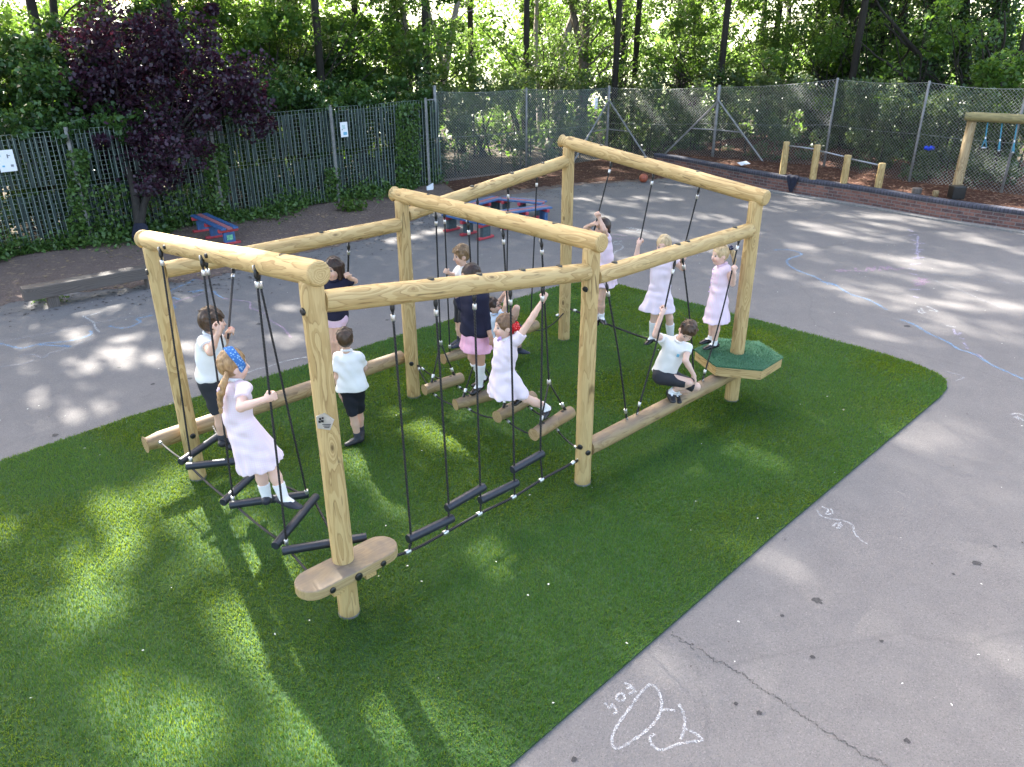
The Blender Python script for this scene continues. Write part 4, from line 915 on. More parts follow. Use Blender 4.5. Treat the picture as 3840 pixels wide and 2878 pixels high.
# shrubs: (source px u, depth, z0, z1, half width, clumps, leaves each, material, label)
SHR = [(40, 15.4, 0, 3.6, 1.3, 57, 230, 'ivy', 'ivy smothered bush behind the left fence at the photo edge'), (240, 16.6, 0, 3.9, 1.3, 61, 230, 'ivy', 'ivy smothered bush behind the left fence, left of the purple tree'), (470, 18.6, 0, 4.4, 1.3, 61, 230, 'ivy', 'tall ivy bush right behind the purple tree'),
 (690, 19.8, 0, 4.8, 1.4, 68, 230, 'leaf', 'tall green bush behind the left fence, right of the purple tree'), (900, 21.0, 0, 4.4, 1.4, 64, 220, 'leaf', 'leafy bush behind the left fence above the white sign'), (1130, 22.2, 0, 3.6, 1.4, 61, 220, 'ivy', 'dark leafy bush behind the left fence near the thick trunk'), (1340, 23.2, 0, 4.0, 1.3, 61, 220, 'leaf', 'leafy bush behind the last panel of the left fence'),
 (1090, 18.6, 2.0, 2.9, .5, 10, 70, 'ivy', 'blue green maple spray hanging over the left fence'), (1590, 21.9, 0, 3.3, .35, 26, 130, 'ivy', 'climbing ivy bush filling the fence corner'),
 (1800, 24.6, .4, 2.7, .62, 24, 130, 'leafy', 'bright yellow green bush pressed against the mesh fence'), (1720, 25.6, 0, 2.2, .7, 22, 150, 'hedge', 'hedge bush in the mesh fence corner'), (1950, 25.8, 0, 2.6, .9, 26, 150, 'leafy', 'pale green hedge bush behind the mesh fence, right of the yellow green bush'), (2140, 27.0, 0, 2.3, .9, 26, 160, 'hedge', 'hedge bush behind the braced mesh fence post with the sign'), (2340, 27.2, 0, 2.1, .9, 26, 160, 'hedge', 'hedge bush behind the mesh fence right of the white sign'), (2540, 26.6, 0, 2.0, .9, 24, 160, 'hedge', 'hedge bush below the bare dark trunk'), (2740, 25.6, 0, 2.5, .9, 28, 160, 'hedge', 'hedge bush behind the second braced fence post'), (2930, 24.8, 0, 2.5, .8, 28, 160, 'hedge', 'hedge bush below the twin dark trunks'), (3090, 23.9, 0, 2.4, .8, 28, 160, 'hedge', 'hedge bush behind the wooden pull up posts'), (3260, 22.7, 0, 2.3, .8, 28, 160, 'hedge', 'dark hedge bush behind the pull up posts, right end'), (3430, 21.4, 0, 2.2, .8, 28, 160, 'hedge', 'dark hedge bush right of the pull up posts'), (3600, 20.2, 0, 2.2, .8, 30, 160, 'ivy', 'dark hedge bush left of the hanging rings frame'), (3780, 19.2, 0, 2.2, .8, 30, 160, 'ivy', 'hedge bush behind the hanging rings'),
 (3780, 18.7, 2.2, 3.1, .65, 16, 120, 'leaf', 'bright green bush overhanging the fence above the hanging rings'), (2080, 26.3, 2.3, 3.3, .55, 10, 90, 'leafy', 'loose pale spray hanging in front of the white trunks')]
for k, (u, dep, z0, z1, hw, nc, nl, mt, lab) in enumerate(SHR):
    b0 = DEP(u, 330, dep); base = A3(b0[0], b0[1], 0); rt = thing('shrub', tuple(base), lab, 'shrub')
    cs = [base+A3(VR.uniform(-hw, hw), VR.normal(0, .35 if z0 < 1 else .2), z0+(z1-z0)*VR.uniform(0, 1)**.85) for q in range(nc)]
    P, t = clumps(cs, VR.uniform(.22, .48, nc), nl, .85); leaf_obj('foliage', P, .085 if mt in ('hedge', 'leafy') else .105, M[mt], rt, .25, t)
    m = MB()
    for c in cs[::2]: branchy(m, base+A3(VR.normal(0, .15), VR.normal(0, .1), 0), c, .03, .006, 5)
    m.build('stems', M['barkd'], rt)
# one continuous hedge hugging the back of the chain link
hp = []; hr_ = []; tot = sum(np.linalg.norm(FR[i+1]-FR[i]) for i in range(len(FR)-1))
for k in range(210):
    c, d, n_ = along(FR, VR.uniform(0, 1)); hh = VR.uniform(0, 1)**.9*2.35; dn = n_ if n_[1] > 0 else -n_; c = c+dn*(.35+VR.uniform(0, .75)); hp.append(A3(c[0], c[1], hh+.1)); hr_.append(VR.uniform(.24, .46))
hg = thing('hedge', tuple(p3(FR[2]+A3(0, .6), 0)), 'long dark mixed hedge growing right behind the whole chain link fence', 'hedge')
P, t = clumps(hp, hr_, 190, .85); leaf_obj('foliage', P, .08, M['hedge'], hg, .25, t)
m = MB()
for c in hp[::3]: branchy(m, A3(c[0], c[1]+.1, 0), c, .02, .006, 5)
m.build('stems', M['barkd'], hg)
hp = []; hr_ = []
for k in range(260):
    q = FLA+(FLB-FLA)*VR.uniform(0, 1); hp.append(A3(*(q-A3(FLd[1], -FLd[0])*VR.uniform(.3, 1.0)), VR.uniform(0.1, 2.5))); hr_.append(VR.uniform(.22, .42))
for k in range(55):
    q = FLA+(FLB-FLA)*VR.uniform(.3, 1); hp.append(A3(*(q-A3(FLd[1], -FLd[0])*VR.uniform(-.12, .25)), VR.normal(2.25, .16))); hr_.append(VR.uniform(.10, .26))
hg = thing('hedge', tuple(p3(FL0-A3(.4, -.4), 0)), 'dark ivy hedge growing right behind the slatted left fence', 'hedge')
P, t = clumps(hp, hr_, 150, .85); leaf_obj('foliage', P, .10, M['ivy'], hg, .25, t)
m = MB()
for c in hp[::3]: branchy(m, A3(c[0], c[1]+.1, 0), c, .02, .006, 5)
m.build('stems', M['barkd'], hg)
# deep wood behind, one mass
nb = 165; cs = []; 
for k in range(nb):
    u = VR.uniform(-200, 4050); dep = VR.uniform(30, 40); z = VR.uniform(.2, 6.0)*(1 if u < 1350 or u > 3150 else .85)
    if (2680 < u < 2860 or 2970 < u < 3070 or 1420 < u < 1500) and VR.uniform() < .8: continue
    b0 = DEP(u, 200, dep); cs.append(A3(b0[0], b0[1], z))
for k in range(70):
    b0 = DEP(VR.uniform(-200, 1380), 200, VR.uniform(26, 31)); cs.append(A3(b0[0], b0[1], VR.uniform(.4, 6)))
P, t = clumps(cs, VR.uniform(.6, 1.3, len(cs)), 280, .7); leaf_obj('woodland_undergrowth', P, .17, M['leaf'], None, .3, t, kind='stuff')
P = np.c_[VR.uniform(-24, 22, 16000), VR.uniform(26, 42, 16000), np.abs(VR.normal(0, .35, 16000))]; P = P[P[:, 1] > 27.6-np.abs(P[:, 0]-3)*.9]
leaf_obj('woodland_floor_plants', P, .2, M['leaf'], None, .6, None, kind='stuff')
# dark earth of the wood and pale fields beyond
M['earth'] = soil_mat('wood_floor', (.03, .024, .018), (.075, .06, .04), (.12, .09, .05))
sheet('wood_floor', [(-60, -8), (60, -8), (60, 43), (-60, 43)], -.006, M['earth'])
def meadow_mat():
    m, nt, b = newmat('sunlit_meadow'); c = coords(nt); n = noise(nt, c, .03, 5); nt.links.new(ramp(nt, n, [(.35, (.26, .30, .17)), (.65, (.42, .42, .30))]), b.inputs['Base Color']); b.inputs['Roughness'].default_value = .95; return m
M['meadow'] = meadow_mat()
V = []; F = []; nx, ny = 40, 30
for j in range(ny+1):
    y = 43+(j/ny)**2.2*1100
    for i in range(nx+1):
        x = (i/nx-.5)*(160+y*2.2); d = (y-43); z = -.02-min(d*.05, 3.0)+max(0, d-90)*.045*(1+.35*math.sin(x*.006+1))
        V.append((x, y, z))
for j in range(ny):
    for i in range(nx): a = j*(nx+1)+i; F.append((a, a+1, a+nx+2, a+nx+1))
tag(link('meadow', mesh_np('meadow', np.array(V), np.array(F)), M['meadow'], smooth=True), kind='structure')
cs = [A3(VR.uniform(-90, 90), VR.uniform(75, 150), VR.uniform(-2, 3)) for k in range(60)]
P, t = clumps(cs, VR.uniform(2, 5, 60), 130, .7); leaf_obj('distant_wood', P, 1.1, M['leafy'], None, .3, t, kind='stuff')

# ------------------------------------------------------------------ purple leaved tree in front of the left fence
pb = G(521, 906); pt_ = thing('purple_leaf_tree', tuple(pb), 'small dark purple leaved tree with two stems in front of the left fence', 'tree')
dp = PRJ(pb)[2]; tm = MB()
s1 = [pb+A3(0, 0, -.05), DEP(518, 820, dp), DEP(500, 700, dp), DEP(470, 600, dp), DEP(440, 480, dp), DEP(440, 330, dp+.1), DEP(470, 200, dp)]
s2 = [pb+A3(.03, 0, .1), DEP(540, 770, dp), DEP(572, 700, dp-.1), DEP(586, 630, dp-.1), DEP(640, 540, dp-.2), DEP(720, 420, dp-.2), DEP(800, 340, dp-.3)]
for s, r in ((s1, .105), (s2, .075)): q = curve_pts(s, 4); tm.tube(q, list(np.linspace(r, .018, len(q))), 10)
pc_ = [(430, 500), (520, 500), (600, 490), (680, 470), (740, 440), (480, 430), (560, 420), (640, 400), (400, 430), (440, 350), (520, 340), (600, 330), (680, 350), (760, 330), (820, 330), (880, 345), (930, 370), (470, 270), (540, 250), (600, 240), (500, 180), (545, 150), (400, 300), (380, 240), (330, 230), (300, 290), (350, 330), (720, 260), (760, 210), (640, 200), (560, 120), (320, 120), (310, 180), (390, 180), (450, 140), (760, 110), (900, 310), (960, 340), (850, 380), (660, 520), (560, 560), (480, 545), (420, 560), (610, 140), (690, 300), (340, 400)]
cs = []
pc_ = [q for q in pc_ if q[0] < 880]+[(480, 580), (560, 590), (640, 560), (700, 540), (420, 590), (600, 610)]+[(VR.uniform(740, 960), VR.uniform(250, 430)) for _ in range(5)]+[(VR.uniform(300, 420), VR.uniform(110, 420)) for _ in range(4)]
for (u, v) in pc_+[(u_+VR.normal(0, 60), v_+VR.normal(0, 50)) for u_, v_ in pc_+pc_]:
    c = DEP(u+VR.normal(0, 14), v+VR.normal(0, 12), dp+.1+VR.normal(0, .5)); cs.append(c)
    if len(cs) % 5 == 0: branchy(tm, A3(*(s1[4] if u < 560 else s2[4])), c, .014, .003, 7, .12)
tm.build('trunk', M['barkd'], pt_, True)
P, t = clumps(cs, VR.uniform(.16, .58, len(cs)), 120, .75); leaf_obj('crown', P, .088, M['purple'], pt_, .25, t, .8)

# ------------------------------------------------------------------ ivy at the foot of the left fence
n = 15000; s = VR.uniform(-.06, 1, n); base = FLA+(FLB-FLA)*s[:, None]; nrm = A3(FLd[1], -FLd[0]); off = np.abs(VR.normal(0, .34, n))*(.7+.5*np.sin(s*31)); hh = np.abs(VR.normal(0, .20, n))*(.6+.8*(np.sin(s*47)+1)/2)*np.exp(-off*1.2)+.02
P = np.c_[base+nrm*off[:, None], hh]; leaf_obj('ground_ivy', P, .085, M['ivy'], None, .4, VR.normal(.75, .25, n), kind='stuff')
def fence_ivy(u0, u1, v0, v1, n, lab, size=.085):
    u = VR.uniform(u0, u1, n); v = v0+(v1-v0)*VR.uniform(0, 1, n)
    P = np.array([PLN(a, b, FL0, FL1) for a, b in zip(u, v)])+np.c_[np.outer(np.abs(VR.normal(0, .07, n)), nrm), np.zeros(n)]
    P = P[(P[:, 2] > .02)]; q = P.mean(0); o = leaf_obj('climbing_ivy', P, size, M['ivy'], None, .1, VR.normal(.75, .22, len(P))); tag(o, lab, 'ivy')
fence_ivy(250, 330, 560, 860, 750, 'ivy climbing the left fence behind its first metal post')
fence_ivy(760, 850, 540, 830, 900, 'ivy climbing the left fence right of the purple tree')
fence_ivy(340, 760, 690, 860, 650, 'thin straggling ivy low on the fence behind the purple tree')
fence_ivy(1480, 1570, 390, 700, 1300, 'thick ivy curtain at the end of the left fence')
fence_ivy(1215, 1270, 630, 740, 300, 'small ivy tuft at the foot of the fence below the white sign')
q = G(1320, 790); o = leaf_obj('weed_tuft', q+VR.normal(0, 1, (260, 3))*np.array([.16, .14, .07])+A3(0, 0, .10), .10, M['leafy'], None, .4); tag(o, 'small green weed growing alone in the soil strip', 'weed')
q = G(190, 1130); o = leaf_obj('weed_tuft', q+VR.normal(0, 1, (160, 3))*np.array([.14, .08, .03])+A3(0, 0, .04), .05, M['leafy'], None, .4); tag(o, 'low weeds at the foot of the timber sleeper bench', 'weed')
# ------------------------------------------------------------------ left fence: wire mesh over dark green slats
FH = 2.17
lf = thing('mesh_fence', tuple(p3(FLA, 0)), 'left fence of wire mesh over ragged dark green vertical slats', 'fence')
M['slat'] = plain('dark_green_slats', (.015, .032, .029), .55, 0, .5, 5, .1)
M['wire'] = plain('green_grey_wire', (.27, .33, .295), .5, .3, .15, 40, 0)
rs = np.random.default_rng(9); Lf = float(np.linalg.norm(FLB-FLA)); fn = A3(FLd[1], -FLd[0])
m = MB(); x = 0
while x < Lf:
    for z0, z1 in ((.04, 1.10), (1.15, FH-.05)):
        if rs.uniform() < .06: continue
        wv = rs.uniform(.045, .075); jx = rs.normal(0, .02); ln = rs.normal(0, .02); cuts = sorted(set([z0+rs.uniform(0, .06)]+[z0+(z1-z0)*rs.uniform(.2, .8) for _ in range(rs.integers(0, 3))]+[z1-rs.uniform(0, .05)]))
        for za, zb_ in zip(cuts[:-1], cuts[1:]):
            c = FLA+FLd*(x+jx+rs.normal(0, .009))-fn*(.05+rs.uniform(0, .025)); d2 = unit(FLd+fn*rs.normal(0, .2)); f_ = (zb_-za)/(z1-z0)
            q0 = p3(c-d2*wv/2, za+.012); q1 = p3(c+d2*wv/2, za+.012); q2 = p3(c+d2*wv/2+FLd*ln*f_, zb_); q3 = p3(c-d2*wv/2+FLd*ln*f_, zb_); t_ = A3(*fn, 0)*-.006
            m.add([q0, q1, q2, q3, q0+t_, q1+t_, q2+t_, q3+t_], [(0, 1, 2, 3), (7, 6, 5, 4), (0, 3, 7, 4), (1, 5, 6, 2)])
    x += rs.uniform(.10, .15)
for z in (.3, .62, .95, 1.35, 1.7, 2.0): m.tube([p3(FLA-fn*.04, z+.01), p3(FLB-fn*.04, z)], .006, 5)
m.build('slat_screen', M['slat'], lf)
m = MB(); 
for x in np.arange(0, Lf, .088): c = FLA+FLd*x; m.tube([p3(c, .03), p3(c, FH)], .0050, 3, False)
for z in np.arange(.05, FH+.01, .088): m.tube([p3(FLA, z), p3(FLB, z)], .0050, 3, False)
m.build('wire_mesh', M['wire'], lf)
M['post'] = plain('weathered_steel_post', (.235, .23, .225), .6, .25, .22, 12, .1)
def fpost(par, P, h, w=.055, mat='post'):
    m = MB(); m.box(p3(P+fn*.035, h/2), w, w*.8, h, None, .004); return m.build('fence_post', M[mat], par)
for u, v in ((262, 560), (795, 540), (1243, 480), (1597, 470)): q = PLN(u, v, FL0, FL1); fpost(lf, q[:2], FH+.06)
q = FLA+FLd*1.2; fpost(lf, q, FH+.06)
# ------------------------------------------------------------------ chain link fence on the right
cf = thing('chain_link_fence', tuple(p3(FR[2], 0)), 'tall grey chain link fence with braced steel posts round the back right corner', 'fence')
M['link'] = plain('chain_link_wire', (.33, .35, .355), .45, .5, .15, 40, 0)
zb = [0.0, .05, .05, .36, .40, .40, .40, .4]; CH = [2.34, 2.28, 2.14, 2.30, 2.62, 2.68, 2.64, 2.6]
m = MB(); pitch = .082
for s in range(len(FR)-1):
    P, Q = FR[s], FR[s+1]; L = np.linalg.norm(Q-P); d = (Q-P)/L
    def at_(x, f):
        t = min(max(x/L, 0), 1); z0 = zb[s]+(zb[s+1]-zb[s])*t; z1 = CH[s]+(CH[s+1]-CH[s])*t-(.05*math.sin(math.pi*t)); b_ = .03*math.sin(x*2.3)*math.sin(f*3.1)
        return p3(P+d*x+A3(-d[1], d[0])*b_, z0+(z1-z0)*f)
    h = CH[s]-zb[s]; nx_ = int((L+h)/pitch)
    for k in range(nx_):
        x0 = k*pitch
        for sg in (1, -1):
            xa, xb = (x0-h, x0) if sg == 1 else (x0, x0-h); lo_, hi_ = sorted(((0-xa)/(xb-xa), (L-xa)/(xb-xa))); lo_ = max(lo_, 0); hi_ = min(hi_, 1)
            if hi_-lo_ < .01: continue
            pts = [at_(xa+(xb-xa)*f, f) for f in np.linspace(lo_, hi_, 5)]
            if len(pts) >= 2: m.tube(pts, .0032, 3, False)
    m.tube([at_(x, 1.0) for x in np.linspace(0, L, 6)], .004, 4, False); m.tube([at_(x, .5) for x in np.linspace(0, L, 6)], .003, 4, False)
m.build('wire_mesh', M['link'], cf)
def cpost(P, h, r=.03, lean=0): m = MB(); m.tube([p3(P, -.05), p3(P, h), p3(P, h+.012)], [r, r, r*.6], 10); return m.build('fence_post', M['post'], cf, True)
cpost(FR[0], 2.48, .045)
for i in (1, 4, 5, 6, 7): cpost(FR[i], CH[i]+.03)
for i, w_ in ((2, 1), (3, 1)):
    cpost(FR[i], CH[i]+.05, .045); 
    for sg, other in ((-1, FR[i-1]), (1, FR[i+1])):
        d = unit(other-FR[i]); a = p3(FR[i]+A3(0, -.06), CH[i]-.35); b = p3(FR[i]+d*1.55+A3(0, -.12), zb[i]); m = MB(); m.tube([a, b], .028, 8); mm_ = (a+b)/2
        m.tube([mm_, p3(FR[i], mm_[2])], .02, 8); m.build('brace', M['post'], cf)
q = p3(FR[0], 2.15); m = MB(); m.tube([q, q+A3(-.30, -.28, 0)], .018, 8); m.build('brace', M['post'], cf)
# ------------------------------------------------------------------ notices on the fences
def notice(u, v, P, Q, w_, h_, lab, blobs):
    c = PLN(u, v, P, Q); d = unit(Q-P); nn = A3(d[1], -d[0]); c = c+A3(*nn, 0)*.05; ax = (A3(*d, 0), A3(*nn, 0), A3(0, 0, 1)); t = thing('notice', tuple(c), lab, 'sign')
    m = MB(); m.box(c, w_, .006, h_, ax); m.build('sheet', M['white_paper'], t)
    for (x, z, sx, sz, mt) in blobs: m = MB(); m.box(c+A3(*d, 0)*x+A3(0, 0, z)+A3(*nn, 0)*.005, sx, .004, sz, ax); m.build('print', M[mt], t)
M['ink'] = plain('grey_ink', (.22, .23, .25), .8, 0, .2, 60, 0); M['inkg'] = plain('pale_green_ink', (.5, .62, .6), .8, 0, .2, 40, 0)
notice(22, 603, FL0, FL1, .27, .38, 'white laminated notice on the left fence at the photo edge', [(.03, .08, .02, .07, 'ink'), (.05, .09, .05, .015, 'ink'), (-.07, -.09, .04, .03, 'inkb'), (.07, -.09, .045, .04, 'ink'), (-.09, .10, .03, .04, 'inkg')])
notice(1286, 486, FL0, FL1, .20, .34, 'white notice with a blue print on the left fence before the corner', [(.02, -.09, .10, .07, 'inkb'), (-.01, .06, .08, .09, 'inkg'), (-.05, .0, .03, .02, 'ink')])
notice(2231, 388, FR[1], FR[2], .13, .33, 'white narrow notice on the chain link fence beside the braced post', [(.03, -.11, .045, .035, 'ink'), (0, .03, .07, .05, 'inkg')])
# ------------------------------------------------------------------ painted benches
M['bblue'] = plain('blue_paint', (.045, .11, .26), .5, 0, .3, 14, .15); M['bpink'] = plain('faded_pink_paint', (.36, .13, .14), .6, 0, .25, 14, .15); M['bred'] = plain('red_paint', (.42, .045, .06), .5, 0, .25, 14, .15); M['bdark'] = plain('dark_green_paint', (.05, .075, .085), .6, 0, .3, 14, .1)
def bench(loc, d, L, lab, group=None, leg='bblue', sticker=False):
    loc = A3(loc[0], loc[1], 0); d = A3(*unit(d[:2]), 0); n_ = A3(-d[1], d[0], 0); ax = (d, n_, A3(0, 0, 1)); t = thing('painted_bench', tuple(loc), lab, 'bench', group)
    for o_, mt in ((-.12, 'bblue'), (0, 'bpink'), (.12, 'bblue')): m = MB(); m.box(loc+n_*o_+A3(0, 0, .335), L, .105, .035, ax, .006); m.build('seat_plank', M[mt], t)
    for x in (-L/2+.12, 0, L/2-.12):
        m = MB(); m.box(loc+d*x+A3(0, 0, .285), .07, .40, .07, ax, .015); m.build('cross_bar', M['bred'], t)
        m = MB(); m.box(loc+d*x+A3(0, 0, .15), .08, .22, .20, ax, .005); o = m.build('leg', M[leg], t)
        m = MB(); m.box(loc+d*x+A3(0, 0, .03), .09, .42, .05, ax, .012); m.build('foot', M['bred'], t)
    if sticker: m = MB(); m.box(loc+d*(L/2-.12+.044)+A3(0, 0, .15), .004, .12, .10, ax); m.build('sticker', plain('green_sticker', (.16, .42, .24), .5, 0, .4, 40, 0), o)
e0 = (G(834, 860, .35)+G(890, 852, .35))/2; e1 = (G(721, 807, .35)+G(767, 799, .35))/2
bench((e0+e1)/2, e0-e1, float(np.linalg.norm(e0-e1)), 'short blue bench with a pink middle plank standing alone on the bare soil', None, 'bblue', True)
sq = [G(1885, 738, .35), G(2045, 764, .35), G(1868, 800, .35), G(1700, 772, .35)]
q0, q1 = G(1880, 742, .35), G(2040, 758, .35); q2, q3 = G(1862, 797, .35), G(2056, 772, .35); q4, q5 = G(1755, 768, .35), G(1868, 738, .35)
bl = 1.35
gs = 'painted benches set in a square'
cen = (G(1868, 735, .35)+G(1860, 805, .35))/2; ang = q3-q2; dA = unit((q1-q0)[:2]); dB = unit((q3-q2)[:2])
bench((q0+q1)/2, q1-q0, float(np.linalg.norm(q1-q0)), 'faded bench at the back right of the square of benches', gs, 'bdark')
bench((q2+q3)/2, q3-q2, float(np.linalg.norm(q3-q2)), 'blue bench with red round bar ends at the front right of the square', gs)
bench((q4+q5)/2, q5-q4, float(np.linalg.norm(q5-q4)), 'faded bench at the back left of the square of benches', gs, 'bdark')
f0, f1 = G(1690, 812, .30), G(1822, 842, .30); bench((f0+f1)/2, f1-f0, float(np.linalg.norm(f1-f0))+.2, 'bench at the front left of the square, mostly hidden behind the middle top beam', gs, 'bdark')
# ------------------------------------------------------------------ sleeper bench
M['oldwood'] = wood('weathered_sleeper', (.12, .105, .10), (.075, .064, .062), (.035, .03, .03), wx=.25, rings=40)
s0, s1 = G(78, 1083, .36), G(640, 982, .36); dd_ = unit(s1-s0); nn_ = A3(-dd_[1], dd_[0], 0)
sb_ = thing('sleeper_bench', tuple(p3(((s0+s1)/2)[:2], 0)), 'long low weathered timber sleeper bench at the edge of the tarmac', 'bench')
m = MB(); m.box((s0+s1)/2+A3(0, 0, -.09), float(np.linalg.norm(s1-s0)), .24, .19, (dd_, nn_, A3(0, 0, 1)), .014); local_obj('seat', m, M['oldwood'], sb_, dd_)
for t_ in (.17, .83): m = MB(); m.box(p3((s0+(s1-s0)*t_)[:2], .10), .16, .17, .22, (dd_, nn_, A3(0, 0, 1)), .012); local_obj('leg', m, M['oldwood'], sb_, A3(0, 0, 1))
# ------------------------------------------------------------------ pull up bars on the bark bed
pu = thing('pull_up_bars', tuple(G(3000, 650, .42)), 'row of four stepped round wooden posts joined by steel bars on the bark bed', 'pull up bars')
PB_ = [((2934, 655), (2950, 533)), ((3047, 674), (3065, 545)), ((3163, 689), (3177, 582)), ((3292, 704), (3302, 613))]; tops_ = []
for i, (b, t) in enumerate(PB_):
    bb_ = G(*b, .42); zt = bb_[2]
    for z in np.arange(.6, 2.6, .01):
        if PRJ(A3(bb_[0], bb_[1], z))[1] < t[1]: zt = z; break
    axis_obj('post', p3(bb_[:2], .30), p3(bb_[:2], zt), .085, .08, M['wood'], pu, round_end=.02, wob=.002, flat_base=True, seed=61+i); tops_.append((bb_, zt))
for i in range(3):
    (a, za), (b, zb_) = tops_[i], tops_[i+1]; z = min(za, zb_)-.07 if i else min(za, zb_)-.09; m = MB(); m.tube([p3(a[:2], z if i == 0 else zb_+.03), p3(b[:2], z if i == 0 else zb_-.06)], .019, 10); m.build('bar', M['galv'], pu, True)
# ------------------------------------------------------------------ ring frame at the right edge
rb_ = G(3578, 742, .42); dep_ = PRJ(rb_)[2]
rf = thing('ring_climber', tuple(rb_), 'mossy log beam on a leaning round post with hanging hand grips at the photo edge', 'climbing frame')
tp_ = DEP(3646, 452, dep_); M['moss'] = wood('mossy_log', (.30, .25, .10), (.20, .18, .07), (.12, .11, .05), wx=.25); M['stainlog'] = wood('stained_log', (.36, .27, .14), (.25, .16, .065), (.10, .065, .035), wx=.2)
axis_obj('post', p3(rb_[:2], .25), tp_, .105, .098, M['stainlog'], rf, round_end=.03, seed=71)
b0 = DEP(3618, 437, dep_-.05); b1 = b0+A3(1.85, -.95, -.02); axis_obj('top_beam', b0, b1, .10, .10, M['moss'], rf, round_end=.02, seed=72)
axis_obj('post', p3((b1-A3(.2, -.1, 0))[:2], .25), b1-A3(.2, -.1, .1), .105, .098, M['stainlog'], rf, round_end=.03, seed=73)
M['teal'] = plain('blue_rope', (.05, .22, .30), .7, 0, .2, 40, .1)
for i, (ut, vt, ub, vb) in enumerate(((3708, 468, 3690, 555), (3761, 474, 3745, 566), (3815, 480, 3798, 572))):
    d = unit(b1-b0); f = (ut-3618)/(3840-3618)*1.15; tpp = b0+d*(f)+A3(0, 0, -.10); dz = PRJ(tpp)[2]; lo = DEP(ub, vb, dz)
    h = thing('hand_grip', tuple(tpp), ('left', 'middle', 'right')[i]+' one of the three blue rope hand grips under the mossy beam', 'hand grip', 'hand grips on the ring frame')
    md = tpp+(lo-tpp)*.62; m = MB(); m.tube([tpp, md], .014, 8); m.build('rope', M['teal'], h, True); s_ = A3(.055 if i == 0 else .02, 0, 0)
    m = MB(); m.tube([md, lo-s_, lo+s_, md], .012, 8); m.build('grip', M['teal'], h, True); ferrule(h, md, tpp-lo, .02, .05); m = MB(); m.tube([lo-s_, lo+s_], .017, 8); m.build('handle', M['silver'], h, True)
q = G(3583, 742, .44)+A3(0, 0, .12); m = MB(); m.box(q, .28, .24, .28, None, .02); tag(m.build('rubber_block', M['black']), 'black rubber block at the foot of the ring frame post', 'block')
for (u, v, r, h, lab) in ((3437, 722, .11, .12, 'wide dark log stump behind the brick wall'), (3507, 732, .07, .12, 'narrow pale topped log stump next to the wide one')):
    q = G(u, v, .44); axis_obj('log_stump', p3(q[:2], .38), p3(q[:2], .42+h), r, r*.95, M['stainlog'] if r < .1 else M['oldwood'], None, seed=81); tag(bpy.data.objects[-1] if 0 else COL.objects[-1], lab, 'stump')
# ------------------------------------------------------------------ small things left about
M['ball'] = plain('orange_ball_rubber', (.36, .09, .045), .55, 0, .12, 40, .1)
q = G(2413, 668, .12); bt_ = thing('playground_ball', tuple(q), 'orange brown ball resting at the edge of the bark', 'ball'); m = MB(); m.ball(q, .12, n=24); m.build('skin', M['ball'], bt_, True)
m = MB()
for axq in (A3(1, 0, 0), A3(0, 0, 1), unit(A3(1, 1, .3))):
    e1_ = unit(np.cross(axq, A3(.3, .9, .2))); e2_ = np.cross(axq, e1_); m.tube([q+(e1_*math.cos(a)+e2_*math.sin(a))*.1195 for a in np.linspace(0, 2*math.pi, 33)], .003, 5, False)
m.build('seam', M['black'], bt_)
M['cloth'] = plain('navy_cloth', (.012, .014, .030), .85, 0, .3, 20, .3)
def cloth(name, rows, lab, cat, mat='cloth'):
    """rows of points front/back -> a draped double-sided sheet with thickness"""
    R_ = len(rows); n_ = len(rows[0]); V = [p for r in rows for p in r]; F = [(i*n_+k, i*n_+k+1, (i+1)*n_+k+1, (i+1)*n_+k) for i in range(R_-1) for k in range(n_-1)]
    me = bpy.data.meshes.new(name); me.from_pydata([tuple(map(float, p)) for p in V], [], F); o = link(name, me, M[mat], None, True); so_ = o.modifiers.new('t', 'SOLIDIFY'); so_.thickness = .02; sb2 = o.modifiers.new('s', 'SUBSURF'); sb2.levels = 1; sb2.render_levels = 1; tag(o, lab, cat); return o
wpt = G(2975, 664, .44); rows = []
for f, hw_ in ((-.12, .13), (0, .17), (.06, .16), (.18, .13), (.30, .075), (.40, .05)):
    r_0 = []
    for s_ in np.linspace(-1, 1, 7):
        x = A3(.69, -.72, 0)*s_*hw_; dn = max(0, f); out = A3(-.72, -.69, 0)*(.02+.015*math.cos(s_*7)+(.0 if f > 0 else f*1.0)); r_0.append(wpt+x+out+A3(0, 0, .02-dn+.01*math.sin(s_*5)))
    rows.append(r_0)
cloth('jumper', rows, 'navy jumper hung over the brick wall below the pull up posts', 'jumper')
cb_ = PRJ(pb)[2]-.12; rows = []
for v, x0, x1 in ((838, 505, 545), (850, 498, 556), (870, 496, 560), (890, 495, 522), (910, 495, 514), (924, 497, 510)):
    rows.append([DEP(x0+(x1-x0)*s_, v, cb_-.05*math.sin(s_*3.1)) for s_ in np.linspace(0, 1, 6)])
cloth('coat', rows, 'dark coat hung round the foot of the purple tree', 'coat')
q = G(2789, 613, .46); m = MB(); m.box(q, .30, .20, .006, (unit(A3(1, .4, .1)), unit(A3(-.4, 1, .25)), unit(A3(-.1, -.3, 1)))); tag(m.build('paper_sheet', M['white_paper']), 'white sheet of paper lying on the bark bed', 'paper')
q = G(1612, 706, .05); m = MB(); m.box(q, .20, .05, .16, (unit(A3(1, .5, .5)), unit(A3(-.5, 1, 0)), A3(0, 0, 1))); tag(m.build('litter_bag', M['white_paper']), 'white scrap of litter in the ivy at the fence corner', 'litter')
q = PLN(3472, 556, FR[5], FR[6])+A3(.03, -.05, 0); M['bbag'] = plain('blue_plastic', (.02, .06, .55), .4, 0, .3, 20, .2); m = MB()
